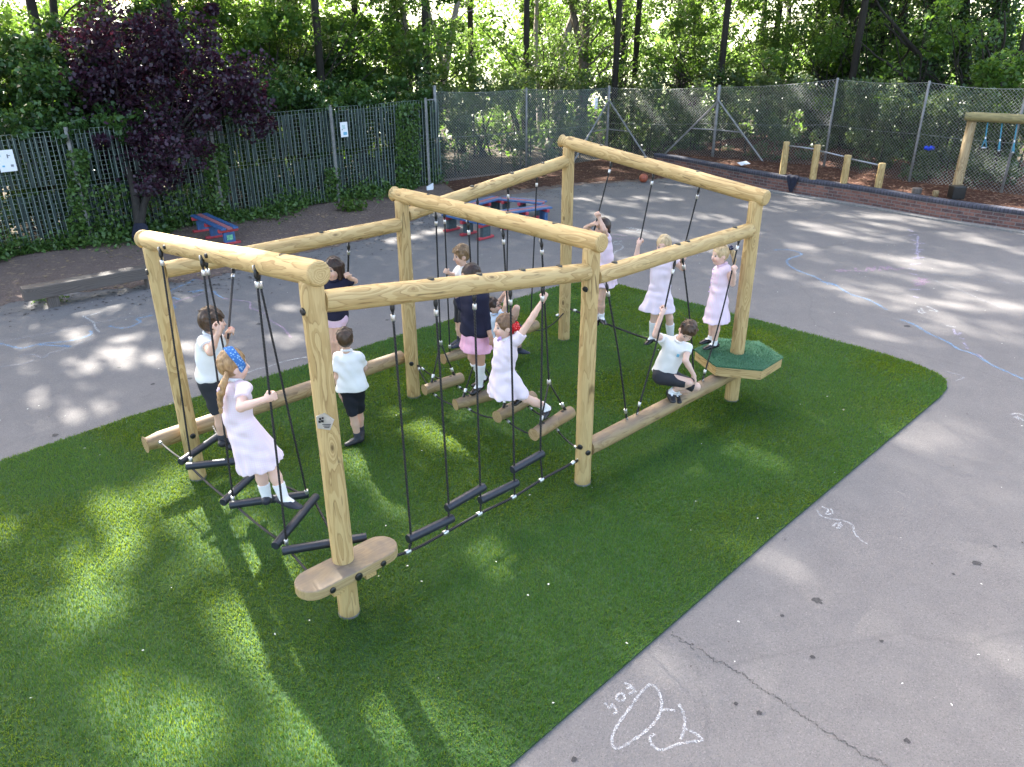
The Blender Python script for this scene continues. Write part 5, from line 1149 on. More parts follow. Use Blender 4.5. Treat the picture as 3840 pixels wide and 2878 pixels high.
for k in range(5): m.ball(q+A3(VR.normal(0, .05), 0, VR.normal(0, .025)), .055, .03, .045, 10)
tag(m.build('plastic_bag', M['bbag'], None, True), 'bright blue plastic bag caught in the chain link fence', 'bag')

# ------------------------------------------------------------------ chalk drawings on the tarmac
def chalk_mat(name, col):
    m, nt, b = newmat(name); c = coords(nt); n = noise(nt, c, 130, 4, .75); n2 = noise(nt, c, 9, 3)
    b.inputs['Base Color'].default_value = (*col, 1); b.inputs['Roughness'].default_value = .95
    a = mth(nt, 'MULTIPLY', ramp(nt, n, [(.42, (0, 0, 0)), (.58, (1, 1, 1))]), ramp(nt, n2, [(.2, (.4, .4, .4)), (.5, (1, 1, 1))])); nt.links.new(mth(nt, 'MULTIPLY', a, .62), b.inputs['Alpha']); return m
M['cw'] = chalk_mat('white_chalk', (.74, .74, .74)); M['cb'] = chalk_mat('blue_chalk', (.24, .46, .74)); M['cp'] = chalk_mat('pink_chalk', (.62, .42, .56)); M['cl'] = chalk_mat('lilac_chalk', (.60, .54, .72))
M['cf'] = chalk_mat('faint_chalk', (.48, .47, .49))
def chalk(lab, strokes, mat, w_=.018, tr=(1, 0, 0), name='chalk_drawing', z=.004):
    V = []; F = []; s_, ox, oy = tr
    for st_ in strokes:
        P = [G(ox+x/s_, oy+y/s_, z) for x, y in st_]; P = curve_pts(P, 5) if len(P) > 2 else P
        b = len(V); wid = w_
        for i, p in enumerate(P):
            d = unit(P[min(i+1, len(P)-1)]-P[max(i-1, 0)]); n_ = A3(-d[1], d[0], 0)*wid*(.42+.16*math.sin(i*2.1)); V += [p-n_, p+n_]
        F += [(b+2*i, b+2*i+2, b+2*i+3, b+2*i+1) for i in range(len(P)-1)]
    o = link(name, mesh_np(name, np.array(V), np.array(F)), M[mat]); tag(o, lab, 'chalk drawing'); return o
T6 = (1.202, 2000, 1700)
chalk('white chalk fish shaped doodle next to the turf edge in the near corner', [[(525, 1040), (480, 1085), (430, 1155), (380, 1225), (355, 1280), (358, 1320), (385, 1330), (440, 1300), (510, 1250), (560, 1195), (578, 1140), (570, 1085), (548, 1050), (520, 1042)], [(575, 1158), (610, 1155), (640, 1160)], [(655, 1130), (680, 1180), (680, 1240), (665, 1290)], [(680, 1243), (725, 1260), (760, 1293), (700, 1302), (640, 1315), (580, 1338), (540, 1320), (525, 1285), (545, 1265)]], 'cw', .022, T6)
chalk('white chalk letters JoF beside the fish shaped doodle', [[(322, 1125), (345, 1150), (355, 1130), (375, 1165), (360, 1175)], [(385, 1085), (372, 1100), (390, 1118), (410, 1108), (405, 1085), (385, 1085)], [(410, 1035), (440, 1050), (462, 1080)], [(420, 1062), (445, 1055)], [(430, 1085), (458, 1070)]], 'cw', .02, T6, 'chalk_writing')
chalk('white chalk squiggle with a long tail beside the turf edge', [[(1278, 255), (1300, 285), (1340, 295), (1400, 305), (1440, 325), (1445, 355), (1475, 390), (1510, 413)], [(1300, 240), (1330, 255), (1320, 275), (1350, 270), (1340, 250)], [(1350, 330), (1370, 315), (1390, 325), (1370, 340), (1385, 310)]], 'cw', .02, T6)
T8 = (1.507, 2900, 800)
chalk('long wavy blue chalk line across the right of the tarmac', [[(0, 208), (90, 208), (160, 232), (90, 258), (78, 280), (110, 310), (180, 340), (240, 362), (290, 392), (340, 400), (430, 455), (540, 490), (640, 545)], [(285, 388), (350, 405), (300, 400)], [(720, 600), (800, 632), (880, 680), (980, 725), (1050, 770), (1130, 795), (1240, 860), (1330, 900), (1417, 940)]], 'cb', .05, T8)
chalk('column of small lilac chalk marks on the sunlit tarmac', [[(760, 92), (790, 105)], [(765, 125), (815, 122)], [(780, 150), (830, 165)], [(790, 175), (855, 170)], [(780, 205), (850, 208)], [(800, 230), (830, 215)], [(785, 255), (850, 250)], [(770, 290), (830, 285)], [(765, 310), (800, 320)], [(770, 340), (820, 350)], [(770, 430), (830, 432)], [(790, 470), (820, 478)], [(818, 130), (812, 200), (820, 260)]], 'cl', .05, T8)
chalk('pink chalk scribble below the column of lilac marks', [[(785, 385), (870, 370), (800, 400), (880, 385), (800, 412), (860, 400)], [(820, 362), (850, 405)]], 'cp', .05, T8)
chalk('pale pink chalk word sloping across the sunlit tarmac', [[(350, 325), (400, 318), (370, 332), (440, 322)], [(465, 310), (470, 330), (500, 325)], [(520, 330), (540, 305), (560, 328), (575, 300)], [(600, 325), (610, 300), (640, 322), (650, 298), (680, 318), (740, 310)]], 'cp', .05, T8, 'chalk_writing')
chalk('thin pale chalk line running to the right edge of the photo', [[(800, 332), (1000, 355), (1200, 380), (1417, 405)], [(830, 345), (960, 400), (1080, 445), (1180, 490), (1300, 540)]], 'cf', .032, T8)
chalk('white chalk letters in the bright sun patch', [[(820, 545), (830, 565), (860, 560)], [(835, 535), (845, 555)], [(865, 525), (930, 555), (880, 548)], [(975, 635), (1030, 645)]], 'cw', .036, T8, 'chalk_writing')
chalk('lilac chalk letters beside the blue chalk line', [[(1018, 655), (1030, 685)], [(1040, 690), (1060, 675)], [(1050, 705), (1080, 712)], [(1075, 730), (1100, 765), (1075, 755)], [(1120, 795), (1180, 815), (1150, 795), (1190, 818)]], 'cl', .036, T8, 'chalk_writing')
chalk('yellowish chalk corner mark near the rounded turf corner', [[(980, 897), (1030, 908), (1075, 928), (1030, 948)]], 'cf', .03, T8)
chalk('white chalk scrawl at the right photo edge', [[(1345, 1138), (1380, 1132), (1417, 1145)], [(1360, 1150), (1390, 1165), (1375, 1145), (1417, 1175)]], 'cw', .036, T8)
T5 = (2.0725, 0, 900)
chalk('blue chalk line winding across the left tarmac', [[(0, 805), (80, 825), (160, 843), (230, 830), (330, 805), (430, 798), (540, 785), (640, 760), (700, 738), (710, 715), (690, 708)], [(300, 815), (420, 822), (550, 832)], [(480, 818), (540, 830)], [(845, 668), (920, 685), (1000, 680), (1060, 655), (1095, 635), (1060, 615), (1110, 602), (1190, 585)]], 'cb', .045, T5)
chalk('pale straight chalk line across the left tarmac', [[(0, 790), (170, 762), (400, 720), (640, 670), (800, 635), (1000, 600), (1200, 565)]], 'cf', .028, T5)
chalk('white chalk zigzag in the left dapples', [[(645, 590), (690, 618), (730, 645), (740, 680), (772, 718)], [(640, 600), (720, 580), (780, 560)]], 'cw', .034, T5)
chalk('pale chalk loop at the left edge of the tarmac', [[(0, 988), (90, 975), (200, 960), (260, 935)], [(150, 910), (190, 890), (270, 895), (310, 915), (355, 910), (385, 880), (480, 855), (600, 810), (720, 765)]], 'cf', .032, T5)
T1 = (2.0725, 450, 850)
chalk('blue chalk patch and strokes beyond the balance log', [[(380, 505), (440, 475), (540, 435), (590, 395)], [(525, 510), (580, 500), (640, 490), (560, 515), (650, 495)], [(410, 550), (465, 568)], [(730, 500), (760, 535), (805, 558)], [(400, 605), (430, 625), (410, 640)]], 'cb', .042, T1)
chalk('pink chalk line beyond the balance log', [[(400, 605), (480, 570), (600, 535), (690, 505)], [(800, 558), (900, 572), (1010, 590), (1010, 630), (1060, 650), (1130, 680), (1160, 725), (1240, 770), (1270, 790), (1330, 865)], [(590, 395), (640, 420)]], 'cp', .034, T1)
chalk('white chalk line ending at the front post', [[(985, 1140), (1060, 1110), (1150, 1090), (1230, 1062), (1330, 1035), (1450, 1015)]], 'cw', .03, T1)
T7 = (2.764, 1700, 700)
chalk('lines of white chalk writing behind the rear hand ropes', [[(1790, 425), (1830, 430), (1870, 432), (1920, 440), (1980, 455), (2040, 470)], [(1790, 455), (1830, 462), (1880, 468), (1940, 480), (1990, 495)], [(1650, 590), (1680, 570), (1720, 575), (1750, 560)], [(1630, 600), (1690, 600), (1730, 590)], [(1740, 600), (1758, 625), (1740, 650), (1690, 670), (1660, 700), (1640, 740), (1615, 765)], [(1820, 440), (1850, 425), (1870, 445)], [(1900, 460), (1930, 440), (1950, 470)]], 'cw', .042, T7, 'chalk_writing')
chalk('pink chalk band below the white chalk writing', [[(1640, 530), (1740, 545), (1840, 540), (1885, 530)], [(1640, 500), (1720, 500), (1800, 515)]], 'cp', .05, T7)
chalk('curved pale chalk arc beyond the rear post', [[(1000, 385), (1080, 355), (1130, 348), (1250, 338), (1340, 345), (1420, 360), (1440, 375)]], 'cf', .04, T7)
chalk('chalk arc on the bark edge behind the square of benches', [[(820, 125), (930, 95), (1040, 78), (1130, 60), (1160, 50)]], 'cf', .04, T7, z=.016)
chalk('white chalk scrawl on the brick wall foot tarmac', [[(2270, 640), (2330, 632), (2400, 640)]], 'cf', .02, (1, 0, 0))
# a worn crack runs from the turf edge to the photo edge
def crackline(lab, pts, tr):
    V = []; F = []; s_, ox, oy = tr; P = curve_pts([G(ox+x/s_, oy+y/s_, .003) for x, y in pts], 22); r = np.random.default_rng(3); off = 0
    for i, p in enumerate(P):
        d = unit(P[min(i+1, len(P)-1)]-P[max(i-1, 0)]); n_ = A3(-d[1], d[0], 0); off = off*.7+r.normal(0, .008); w_ = abs(r.normal(.0022, .0018))+.0009; V += [p+n_*(off-w_), p+n_*(off+w_)]
    F = [(2*i, 2*i+2, 2*i+3, 2*i+1) for i in range(len(P)-1)]; o = link('tarmac_crack', mesh_np('tarmac_crack', np.array(V), np.array(F)), M['darkcrack']); tag(o, kind='structure')
M['darkcrack'] = plain('crack_dirt', (.07, .066, .064), .95, 0, .5, 60, 0)
crackline('crack', [(620, 808), (680, 850), (770, 900), (850, 950), (940, 995), (1020, 1050), (1090, 1105), (1180, 1155), (1260, 1215), (1370, 1285), (1480, 1350), (1600, 1410)], T6)
# ------------------------------------------------------------------ people
class Field:
    """signed distance field on a grid -> one smooth surface"""
    def __init__(s, lo, hi, h):
        s.h = h; s.lo = np.array(lo, float); s.n = np.ceil((np.array(hi)-s.lo)/h).astype(int)+1; s.f = np.full(s.n, .5, np.float32)
    def _box(s, lo, hi):
        a = np.clip(np.floor((lo-s.lo)/s.h).astype(int), 0, s.n-1); b = np.clip(np.ceil((hi-s.lo)/s.h).astype(int)+1, 1, s.n)
        sl = tuple(slice(i, j) for i, j in zip(a, b))
        if any(j <= i for i, j in zip(a, b)): return None, None
        g = np.meshgrid(*[s.lo[k]+s.h*np.arange(a[k], b[k]) for k in range(3)], indexing='ij'); return sl, np.stack(g, -1).astype(np.float32)
    def put(s, sl, d, k, op='u'):
        f = s.f[sl]
        if op == 'u':
            if k > 0: h = np.clip(.5+.5*(f-d)/k, 0, 1); s.f[sl] = f+(d-f)*h-k*h*(1-h)
            else: s.f[sl] = np.minimum(f, d)
        else: s.f[sl] = np.maximum(f, -d)
    def cap(s, a, b, ra, rb=None, k=.012, flat=(0, 0), op='u', sq=None):
        """tapered capsule; flat ends cut square; sq=(dir, factor) squashes along dir"""
        a = A3(*a); b = A3(*b); rb = ra if rb is None else rb; R = max(ra, rb)*(1.0)+.05
        sl, g = s._box(np.minimum(a, b)-R, np.maximum(a, b)+R)
        if sl is None: return
        ab = b-a; L2 = ab @ ab+1e-9; L = math.sqrt(L2); p = g-a; t = (p @ ab)/L2; tc = np.clip(t, 0, 1); q = p-tc[..., None]*ab
        if sq is not None:
            w = unit(sq[0]); c = q @ w; q = q+(c*(1/sq[1]-1))[..., None]*w
        d = np.linalg.norm(q, axis=-1)-(ra+(rb-ra)*tc)
        if sq is not None and sq[1] < 1: d = d*max(.6, sq[1])
        if flat[0]: d = np.maximum(d, -t*L)
        if flat[1]: d = np.maximum(d, (t-1)*L)
        s.put(sl, d, k, op)
    def ell(s, c, r, ax, k=.012, op='u'):
        c = A3(*c); R = max(r)+.05; sl, g = s._box(c-R, c+R)
        if sl is None: return
        p = g-c; q = np.stack([p @ unit(a) for a in ax], -1); r = np.array(r); k0 = np.linalg.norm(q/r, axis=-1); k1 = np.linalg.norm(q/r**2, axis=-1)+1e-9
        s.put(sl, k0*(k0-1)/k1, k, op)
    def plane(s, c, n_):  # keep the side n_ points away from
        sl = tuple(slice(0, k) for k in s.n); g = np.meshgrid(*[s.lo[k]+s.h*np.arange(s.n[k]) for k in range(3)], indexing='ij')
        n_ = unit(n_); d = sum((g[k]-c[k])*n_[k] for k in range(3)); s.f = np.maximum(s.f, d.astype(np.float32))
    def wrinkle(s, amp, fr, seed=0, axis=None):
        g = np.meshgrid(*[s.lo[k]+s.h*np.arange(s.n[k]) for k in range(3)], indexing='ij'); r = np.random.default_rng(seed); w = 0
        for k in range(4):
            v = r.normal(0, 1, 3); v = unit(v)*fr*r.uniform(.6, 1.5); w = w+np.sin(g[0]*v[0]+g[1]*v[1]+g[2]*v[2]+r.uniform(0, 6)+1.5*np.sin(g[2]*fr*.35+g[0]*fr*.3+k))
        s.f = s.f+(w*amp/2.2).astype(np.float32)
    def mesh(s):
        f = s.f; I = f < 0; n = f.shape
        if not I.any(): return np.zeros((0, 3)), np.zeros((0, 4), int)
        c8 = [(i, j, k) for i in (0, 1) for j in (0, 1) for k in (0, 1)]
        sub = lambda A_, o: A_[o[0]:n[0]-1+o[0], o[1]:n[1]-1+o[1], o[2]:n[2]-1+o[2]]
        cnt = sum(sub(I, o).astype(np.int8) for o in c8); act = (cnt > 0) & (cnt < 8); idx = np.argwhere(act); vid = np.full(act.shape, -1, np.int32); vid[act] = np.arange(len(idx))
        vals = np.stack([f[idx[:, 0]+o[0], idx[:, 1]+o[1], idx[:, 2]+o[2]] for o in c8], 1); acc = np.zeros((len(idx), 3)); w = np.zeros(len(idx))
        for a in range(8):
            for ax in range(3):
                if c8[a][ax] == 0:
                    o2 = list(c8[a]); o2[ax] = 1; b = c8.index(tuple(o2)); va, vb = vals[:, a], vals[:, b]; cr = (va < 0) != (vb < 0); t = np.where(cr, va/(va-vb+1e-12), 0)
                    p = np.array(c8[a], float)[None]+np.zeros((len(idx), 3)); p[:, ax] += t; acc += p*cr[:, None]; w += cr
        V = s.lo+s.h*(idx+acc/w[:, None]); F = []
        for ax in range(3):
            o = [0, 0, 0]; o[ax] = 1; u, v = [(1, 2), (2, 0), (0, 1)][ax]
            A0 = I[:n[0]-o[0], :n[1]-o[1], :n[2]-o[2]]; A1 = I[o[0]:, o[1]:, o[2]:]; e = np.argwhere(A0 != A1); ok = (e[:, u] > 0) & (e[:, v] > 0) & (e[:, u] < n[u]-1) & (e[:, v] < n[v]-1); e = e[ok]
            ins = I[e[:, 0], e[:, 1], e[:, 2]]; du = np.zeros(3, int); du[u] = 1; dv = np.zeros(3, int); dv[v] = 1
            q = [vid[tuple((e+d_).T)] for d_ in (-du-dv, -dv, 0*du, -du)]; Q = np.stack(q, 1); Q[~ins] = Q[~ins][:, ::-1]; F.append(Q)
        return V, np.concatenate(F)
    def obj(s, name, mat, parent=None, smooth_it=2, paint=None):
        V, F = s.mesh()
        if len(V) == 0: return None
        # light Laplacian smoothing
        e = np.concatenate([F[:, [0, 1]], F[:, [1, 2]], F[:, [2, 3]], F[:, [3, 0]]]); 
        for _ in range(smooth_it):
            acc = np.zeros_like(V); c = np.zeros(len(V)); np.add.at(acc, e[:, 0], V[e[:, 1]]); np.add.at(c, e[:, 0], 1); np.add.at(acc, e[:, 1], V[e[:, 0]]); np.add.at(c, e[:, 1], 1); V = V*.5+acc/np.maximum(c, 1)[:, None]*.5
        attr = {'paint': ('POINT', paint(V))} if paint is not None else None
        l = rootloc(parent) if parent is not None else A3(0, 0, 0)
        if parent is None: l = V.mean(0)*np.array([1, 1, 0])+A3(0, 0, V[:, 2].min())
        o = link(name, mesh_np(name, V-l, F, attr), mat, parent, True)
        if parent is None: o.location = l
        return o
def skin_mat():
    m, nt, b = newmat('skin'); at = nd(nt, 'Attribute', attribute_name='paint'); nt.links.new(at.outputs['Color'], b.inputs['Base Color'])
    b.inputs['Roughness'].default_value = .5; b.inputs['Specular IOR Level'].default_value = .35
    b.inputs['Subsurface Weight'].default_value = .12; b.inputs['Subsurface Radius'].default_value = (.012, .005, .003); b.inputs['Subsurface Scale'].default_value = .5; return m
M['skin'] = skin_mat()
def hair_mat(name, a, b_):
    m, nt, b = newmat(name); c = coords(nt, 'Object', (1, 1, .35)); n = noise(nt, c, 95, 3, .6); n5 = noise(nt, coords(nt, 'Object', (1, 1, .3)), 34, 2); nt.links.new(mixc(nt, .45, ramp(nt, n, [(.3, a), (.7, b_)]), ramp(nt, n5, [(.35, tuple(x*.6 for x in a)), (.65, tuple(min(1, x*1.25) for x in b_))])), b.inputs['Base Color'])
    b.inputs['Roughness'].default_value = .42; b.inputs['Specular IOR Level'].default_value = .45; bump(nt, b, n, .55, .004); return m
HAIR = {'brown': hair_mat('brown_hair', (.030, .016, .009), (.085, .048, .026)), 'dark': hair_mat('dark_brown_hair', (.016, .008, .006), (.05, .025, .016)), 'blonde': hair_mat('blonde_hair', (.36, .25, .12), (.62, .48, .28)),
        'ginger': hair_mat('strawberry_blonde_hair', (.22, .115, .045), (.42, .26, .12)), 'sandy': hair_mat('sandy_hair', (.10, .058, .028), (.24, .15, .075)), 'mouse': hair_mat('light_brown_hair', (.085, .045, .022), (.20, .115, .06))}
def cloth_mat(name, col, kind=None, col2=None):
    m, nt, b = newmat(name); c = coords(nt); n = noise(nt, c, 7, 3); f = noise(nt, c, 240, 2)
    lo = tuple(x*.90 for x in col); base = ramp(nt, n, [(.3, lo), (.7, col)])
    if kind == 'gingham':
        ch = nd(nt, 'SeparateXYZ', {0: c}); 
        w1 = mth(nt, 'GREATER_THAN', mth(nt, 'FRACT', mth(nt, 'MULTIPLY', mth(nt, 'ADD', ch.outputs[0], mth(nt, 'MULTIPLY', ch.outputs[1], .6)), 60.0)), .5); w2 = mth(nt, 'GREATER_THAN', mth(nt, 'FRACT', mth(nt, 'MULTIPLY', ch.outputs[2], 60.0)), .5)
        base = mixc(nt, mth(nt, 'MULTIPLY', mth(nt, 'ADD', w1, w2), .5), base, col2)
    elif kind == 'stripe':
        ch = nd(nt, 'SeparateXYZ', {0: c}); w1 = mth(nt, 'GREATER_THAN', mth(nt, 'FRACT', mth(nt, 'MULTIPLY', mth(nt, 'ADD', ch.outputs[0], mth(nt, 'MULTIPLY', ch.outputs[1], .6)), 75.0)), .5); base = mixc(nt, w1, base, col2)
    elif kind == 'bandana':
        v = nd(nt, 'TexVoronoi', {'Vector': c, 'Scale': 55.0}).outputs['Distance']; base = mixc(nt, ramp(nt, v, [(.25, (1, 1, 1)), (.4, (0, 0, 0))]), base, col2)
    elif kind == 'sequin':
        v = nd(nt, 'TexVoronoi', {'Vector': c, 'Scale': 120.0}).outputs['Color']; base = mixc(nt, ramp(nt, v, [(.75, (0, 0, 0)), (.9, (1, 1, 1))]), base, col2)
    nt.links.new(base, b.inputs['Base Color']); b.inputs['Roughness'].default_value = .8; b.inputs['Specular IOR Level'].default_value = .25
    bump(nt, b, mth(nt, 'ADD', n, mth(nt, 'MULTIPLY', f, .15)), .25, .012); return m
CL = {'white': cloth_mat('white_polo', (.79, .785, .77)), 'paleblue': cloth_mat('pale_blue_shirt', (.56, .66, .80)), 'pinkg': cloth_mat('pink_gingham', (.79, .70, .755), 'gingham', (.75, .60, .69)), 'pinks': cloth_mat('pink_stripe', (.78, .66, .74), 'stripe', (.76, .58, .69)), 'pinkpale': cloth_mat('pale_pink_cotton', (.79, .71, .77), 'gingham', (.76, .64, .73)),
      'pink': cloth_mat('pink_cotton', (.72, .42, .54), 'gingham', (.70, .36, .50)), 'pinkshort': cloth_mat('pink_shorts', (.74, .55, .70)), 'navy': cloth_mat('navy_wool', (.014, .015, .035)), 'charcoal': cloth_mat('charcoal_cloth', (.032, .034, .042)), 'blackcl': cloth_mat('black_cloth', (.014, .016, .022)),
      'whitesock': cloth_mat('white_sock', (.78, .79, .80)), 'greysock': cloth_mat('dark_grey_sock', (.05, .052, .065)), 'bandana': cloth_mat('blue_bandana', (.05, .17, .46), 'bandana', (.28, .46, .68)), 'red': cloth_mat('red_sequins', (.50, .012, .018), 'sequin', (.9, .25, .22)), 'scrunch': cloth_mat('navy_scrunchie', (.012, .014, .05), 'bandana', (.35, .35, .45)), 'whitescr': cloth_mat('white_scrunchie', (.75, .66, .68)), 'lilac': cloth_mat('lilac_ribbon', (.55, .36, .66)), 'white2': cloth_mat('white_collar', (.82, .82, .82))}
def shoe_mat(n, c, r): return plain(n, c, r, 0, .2, 30, .05)
CL['patent'] = shoe_mat('black_patent', (.010, .010, .012), .12); CL['trainer'] = shoe_mat('black_trainer', (.014, .014, .018), .55); CL['navyshoe'] = shoe_mat('navy_trainer', (.014, .020, .040), .55); CL['navypump'] = shoe_mat('navy_pump', (.018, .020, .032), .6)
M['glasses'] = M['black']; M['pinkplastic'] = plain('pink_plastic', (.70, .22, .42), .4, 0, .1, 20, 0)

HEADR = (.071, .088, .105)      # half width, depth, height
def person(label, Zt, ref, J, face, H=1.25, hair='brown', top='white', bottom=None, legs='charcoal', sock='greysock', shoe='trainer', style='boy', opts=None):
    """J: joint -> (x, y, dd) in a photo crop, dd metres behind (+) or before (-) the reference depth"""
    opts = opts or {}; s_, ox, oy = Zt; d0 = float(ref[1]); k = H/1.25
    def DEP(u, v, y): d = ray(u, v); return CO+d*(y/d[1])      # on the upright plane y metres out
    P = {}
    for n_, q in J.items():
        if len(q) == 3 and not isinstance(q, np.ndarray): P[n_] = DEP(ox+q[0]/s_, oy+q[1]/s_, d0+q[2])
        else: P[n_] = q
    f = unit(face[0]); up = unit(face[1] if len(face) > 1 else (0, 0, 1)); sd = unit(np.cross(f, up)); up = np.cross(sd, f)     # sd: the person's right
    hd = P['head']; nk = P['neck']; hr = [r*k for r in HEADR]
    pel = P['pelvis']; sp = unit(nk-pel); shL, shR = P['shL'], P['shR']; hipL, hipR = P['hipL'], P['hipR']; shd = unit(shR-shL); bk = unit(np.cross(shd, sp))  # bk: chest front direction sign fixed below
    fb = bk if bk @ (opts.get('front', f)) > 0 else -bk
    allp = np.array([p for p in P.values()]); lo, hi = allp.min(0)-.22, allp.max(0)+.22
    # a gripping hand closes on the nearest rope
    for s in 'LR':
        if opts.get('grip'+s) is None or 'ha'+s not in P: continue
        h0 = P['ha'+s]; rd = unit(h0-CO); best = None
        for a, b in ROPES:
            for t in np.linspace(0, 1, 41):
                q = a+(b-a)*t; e = np.linalg.norm((q-CO)-rd*((q-CO) @ rd))+.12*abs(q[1]-h0[1])
                if best is None or e < best[0]: best = (e, q, unit(b-a))
        if os.environ.get('KIDREP'): print('   GRIP', s, round(best[0], 3), (best[1]-h0).round(2))
        if best[0] < .12:
            dq = best[1]-h0; P['ha'+s] = best[1]+unit(P['wr'+s]-h0)*.012; P['wr'+s] = P['wr'+s]+dq; P['el'+s] = P['el'+s]+dq*.5; opts['grip'+s] = tuple(best[2])
    # skeleton report
    if os.environ.get('KIDREP'):
        L = lambda a, b: round(float(np.linalg.norm(P[a]-P[b])), 2) if a in P and b in P else None
        print('KID', label[:34], 'arm', [(L('sh'+s, 'el'+s), L('el'+s, 'wr'+s)) for s in 'LR'], 'leg', [(L('hip'+s, 'kn'+s), L('kn'+s, 'an'+s)) for s in 'LR'], 'spine', L('neck', 'pelvis'), 'sh', L('shL', 'shR'), 'hip', L('hipL', 'hipR'), 'hd', L('head', 'neck'))
    B_ = Field(lo, hi, .0052)
    # torso
    chest = nk-sp*.10*k; mid = (nk+pel)/2; wv = shd
    B_.cap(shL*.9+shR*.1-sp*.005, shR*.9+shL*.1-sp*.005, .036*k, .036*k, .02); B_.cap(chest-wv*.035*k, mid-wv*.03*k, .068*k, .062*k, .03); B_.cap(chest+wv*.035*k, mid+wv*.03*k, .068*k, .062*k, .03)
    B_.cap(mid, pel, .066*k, .068*k, .03); B_.cap(hipL, hipR, .055*k, .055*k, .03)
    # neck, head
    B_.cap(nk-sp*.03, hd-up*.04*k, .036*k, .034*k, .02); B_.ell(hd+up*.012*k-f*.008*k, (hr[0], hr[1], hr[2]*.92), (sd, f, up), .01); B_.ell(hd+f*.028*k-up*.045*k, (.052*k, .052*k, .058*k), (sd, f, up), .03)
    B_.ell(hd+f*.048*k-up*.085*k, (.022*k, .018*k, .016*k), (sd, f, up), .02)
    B_.cap(hd+f*.078*k+up*.0*k, hd+f*.094*k-up*.030*k, .006*k, .0105*k, .012)                            # nose
    for s in (-1, 1): B_.ell(hd+sd*s*.070*k-f*.006*k-up*.012*k, (.009*k, .019*k, .028*k), (sd, f, up), .006); B_.ell(hd+f*.060*k+sd*s*.034*k-up*.036*k, (.02*k, .018*k, .02*k), (sd, f, up), .02)
    # limbs
    for s, sh, hip in (('L', shL, hipL), ('R', shR, hipR)):
        if 'el'+s in P:
            el, wr = P['el'+s], P['wr'+s]; B_.cap(sh, el, .037*k, .029*k, .018); B_.cap(el, el*.65+wr*.35, .029*k, .029*k, .012); B_.cap(el*.65+wr*.35, wr, .029*k, .020*k, .01)
            ha = P.get('ha'+s, wr+unit(wr-el)*.05); hdv = unit(ha-wr); grip = opts.get('grip'+s); pal = wr+hdv*.040*k
            ref_ = A3(*grip) if grip is not None else (fb if abs(fb @ hdv) < .9 else sp); g_ = unit(ref_-hdv*(ref_ @ hdv)) if np.linalg.norm(ref_-hdv*(ref_ @ hdv)) > .05 else unit(np.cross(hdv, (0, 0, 1))); nrm = np.cross(hdv, g_)
            B_.cap(wr, pal-hdv*.01*k, .019*k, .022*k, .01); B_.ell(pal, (.028*k, .032*k, .014*k), (g_, hdv, nrm), .008)
            for i, (o_, ln) in enumerate(((-.021, .85), (-.007, 1.0), (.007, .95), (.021, .75))):
                r0 = pal+hdv*.028*k+g_*o_*k
                if grip is not None: c1 = r0+hdv*.016*k*ln+nrm*.014*k; c2 = c1-hdv*.012*k+nrm*.018*k; c3 = c2-hdv*.022*k+nrm*.004*k
                else: c1 = r0+hdv*.026*k*ln+nrm*.004*k; c2 = c1+hdv*.018*k*ln+nrm*.008*k; c3 = c2+hdv*.012*k*ln+nrm*.009*k
                for a, b in ((r0, c1), (c1, c2), (c2, c3)): B_.cap(a, b, .0078*k, .0070*k, .003)
            t0 = pal-hdv*.012*k-g_*.022*k+nrm*.006*k; t1 = t0+(hdv*.018-g_*.012+nrm*.016)*k; t2 = t1+(hdv*.014+nrm*.014+g_*(.012 if grip is not None else 0))*k; B_.cap(t0, t1, .0098*k, .009*k, .005); B_.cap(t1, t2, .0088*k, .0075*k, .003)
        kn, an = P['kn'+s], P['an'+s]; B_.cap(hip, kn, .056*k, .041*k, .02); B_.cap(kn, kn*.6+an*.4, .040*k, .042*k, .012); B_.cap(kn*.6+an*.4, an, .042*k, .026*k, .012)
        toe = P['to'+s]; B_.cap(an, an+unit(toe-an)*.035*k-A3(0, 0, .012), .022*k, .016*k, .008)
    tone = np.array(opts.get('tone', (.62, .40, .30))); lipc = np.array((.52, .22, .19)); 
    def paint(V):
        c = np.ones((len(V), 4), np.float32); c[:, :3] = tone
        q = V-hd; x, y, z = q @ sd/k, q @ f/k, q @ up/k; fr_ = y > .03
        def blot(m_, col, a): 
            a_ = (np.clip(m_, 0, 1)*a)[:, None]; c[:, :3] = c[:, :3]*(1-a_)+np.array(col)*a_
        for s in (-1, 1):
            blot((1.4-np.hypot((x-s*.036)/.026, (z+.036)/.022))*fr_, (.66, .33, .26), .45)       # cheeks
            blot((1.5-np.hypot((x-s*.030)/.013, (z-.004)/.0065))*fr_*1.4, (.72, .70, .68), .8); blot((1.5-np.hypot((x-s*.030)/.0075, (z-.004)/.0075))*fr_*1.6, (.05, .04, .04), .95)
            blot((1.5-np.hypot((x-s*.030)/.019, (z-.026)/.0048))*fr_*1.3, opts.get('brow', (.16, .09, .05)), .7); blot((1.4-np.hypot((x-s*.030)/.016, (z-.013)/.004))*fr_, (.2, .12, .09), .5)
        blot((1.5-np.hypot(x/.021, (z+.060)/.0075))*fr_*1.2, lipc, .8); blot((1.3-np.hypot(x/.006, (z+.040)/.004))*fr_, (.42, .22, .17), .4)
        for s in 'LR':
            kk = np.linalg.norm(V-P['kn'+s], axis=1); blot(1.2-kk/.045, (.60, .34, .26), .35)
            if 'el'+s in P: blot(1.2-np.linalg.norm(V-P['el'+s], axis=1)/.04, (.60, .34, .26), .3)
        return c
    body = B_.obj('person', M['skin'], None, 1, paint); tag(body, label, 'person', opts.get('group'))
    def bl(pts=None, pad=.2):
        if pts is None: return Field(lo, hi, .0062)
        q = np.array(pts); return Field(q.min(0)-pad, q.max(0)+pad, .0055)
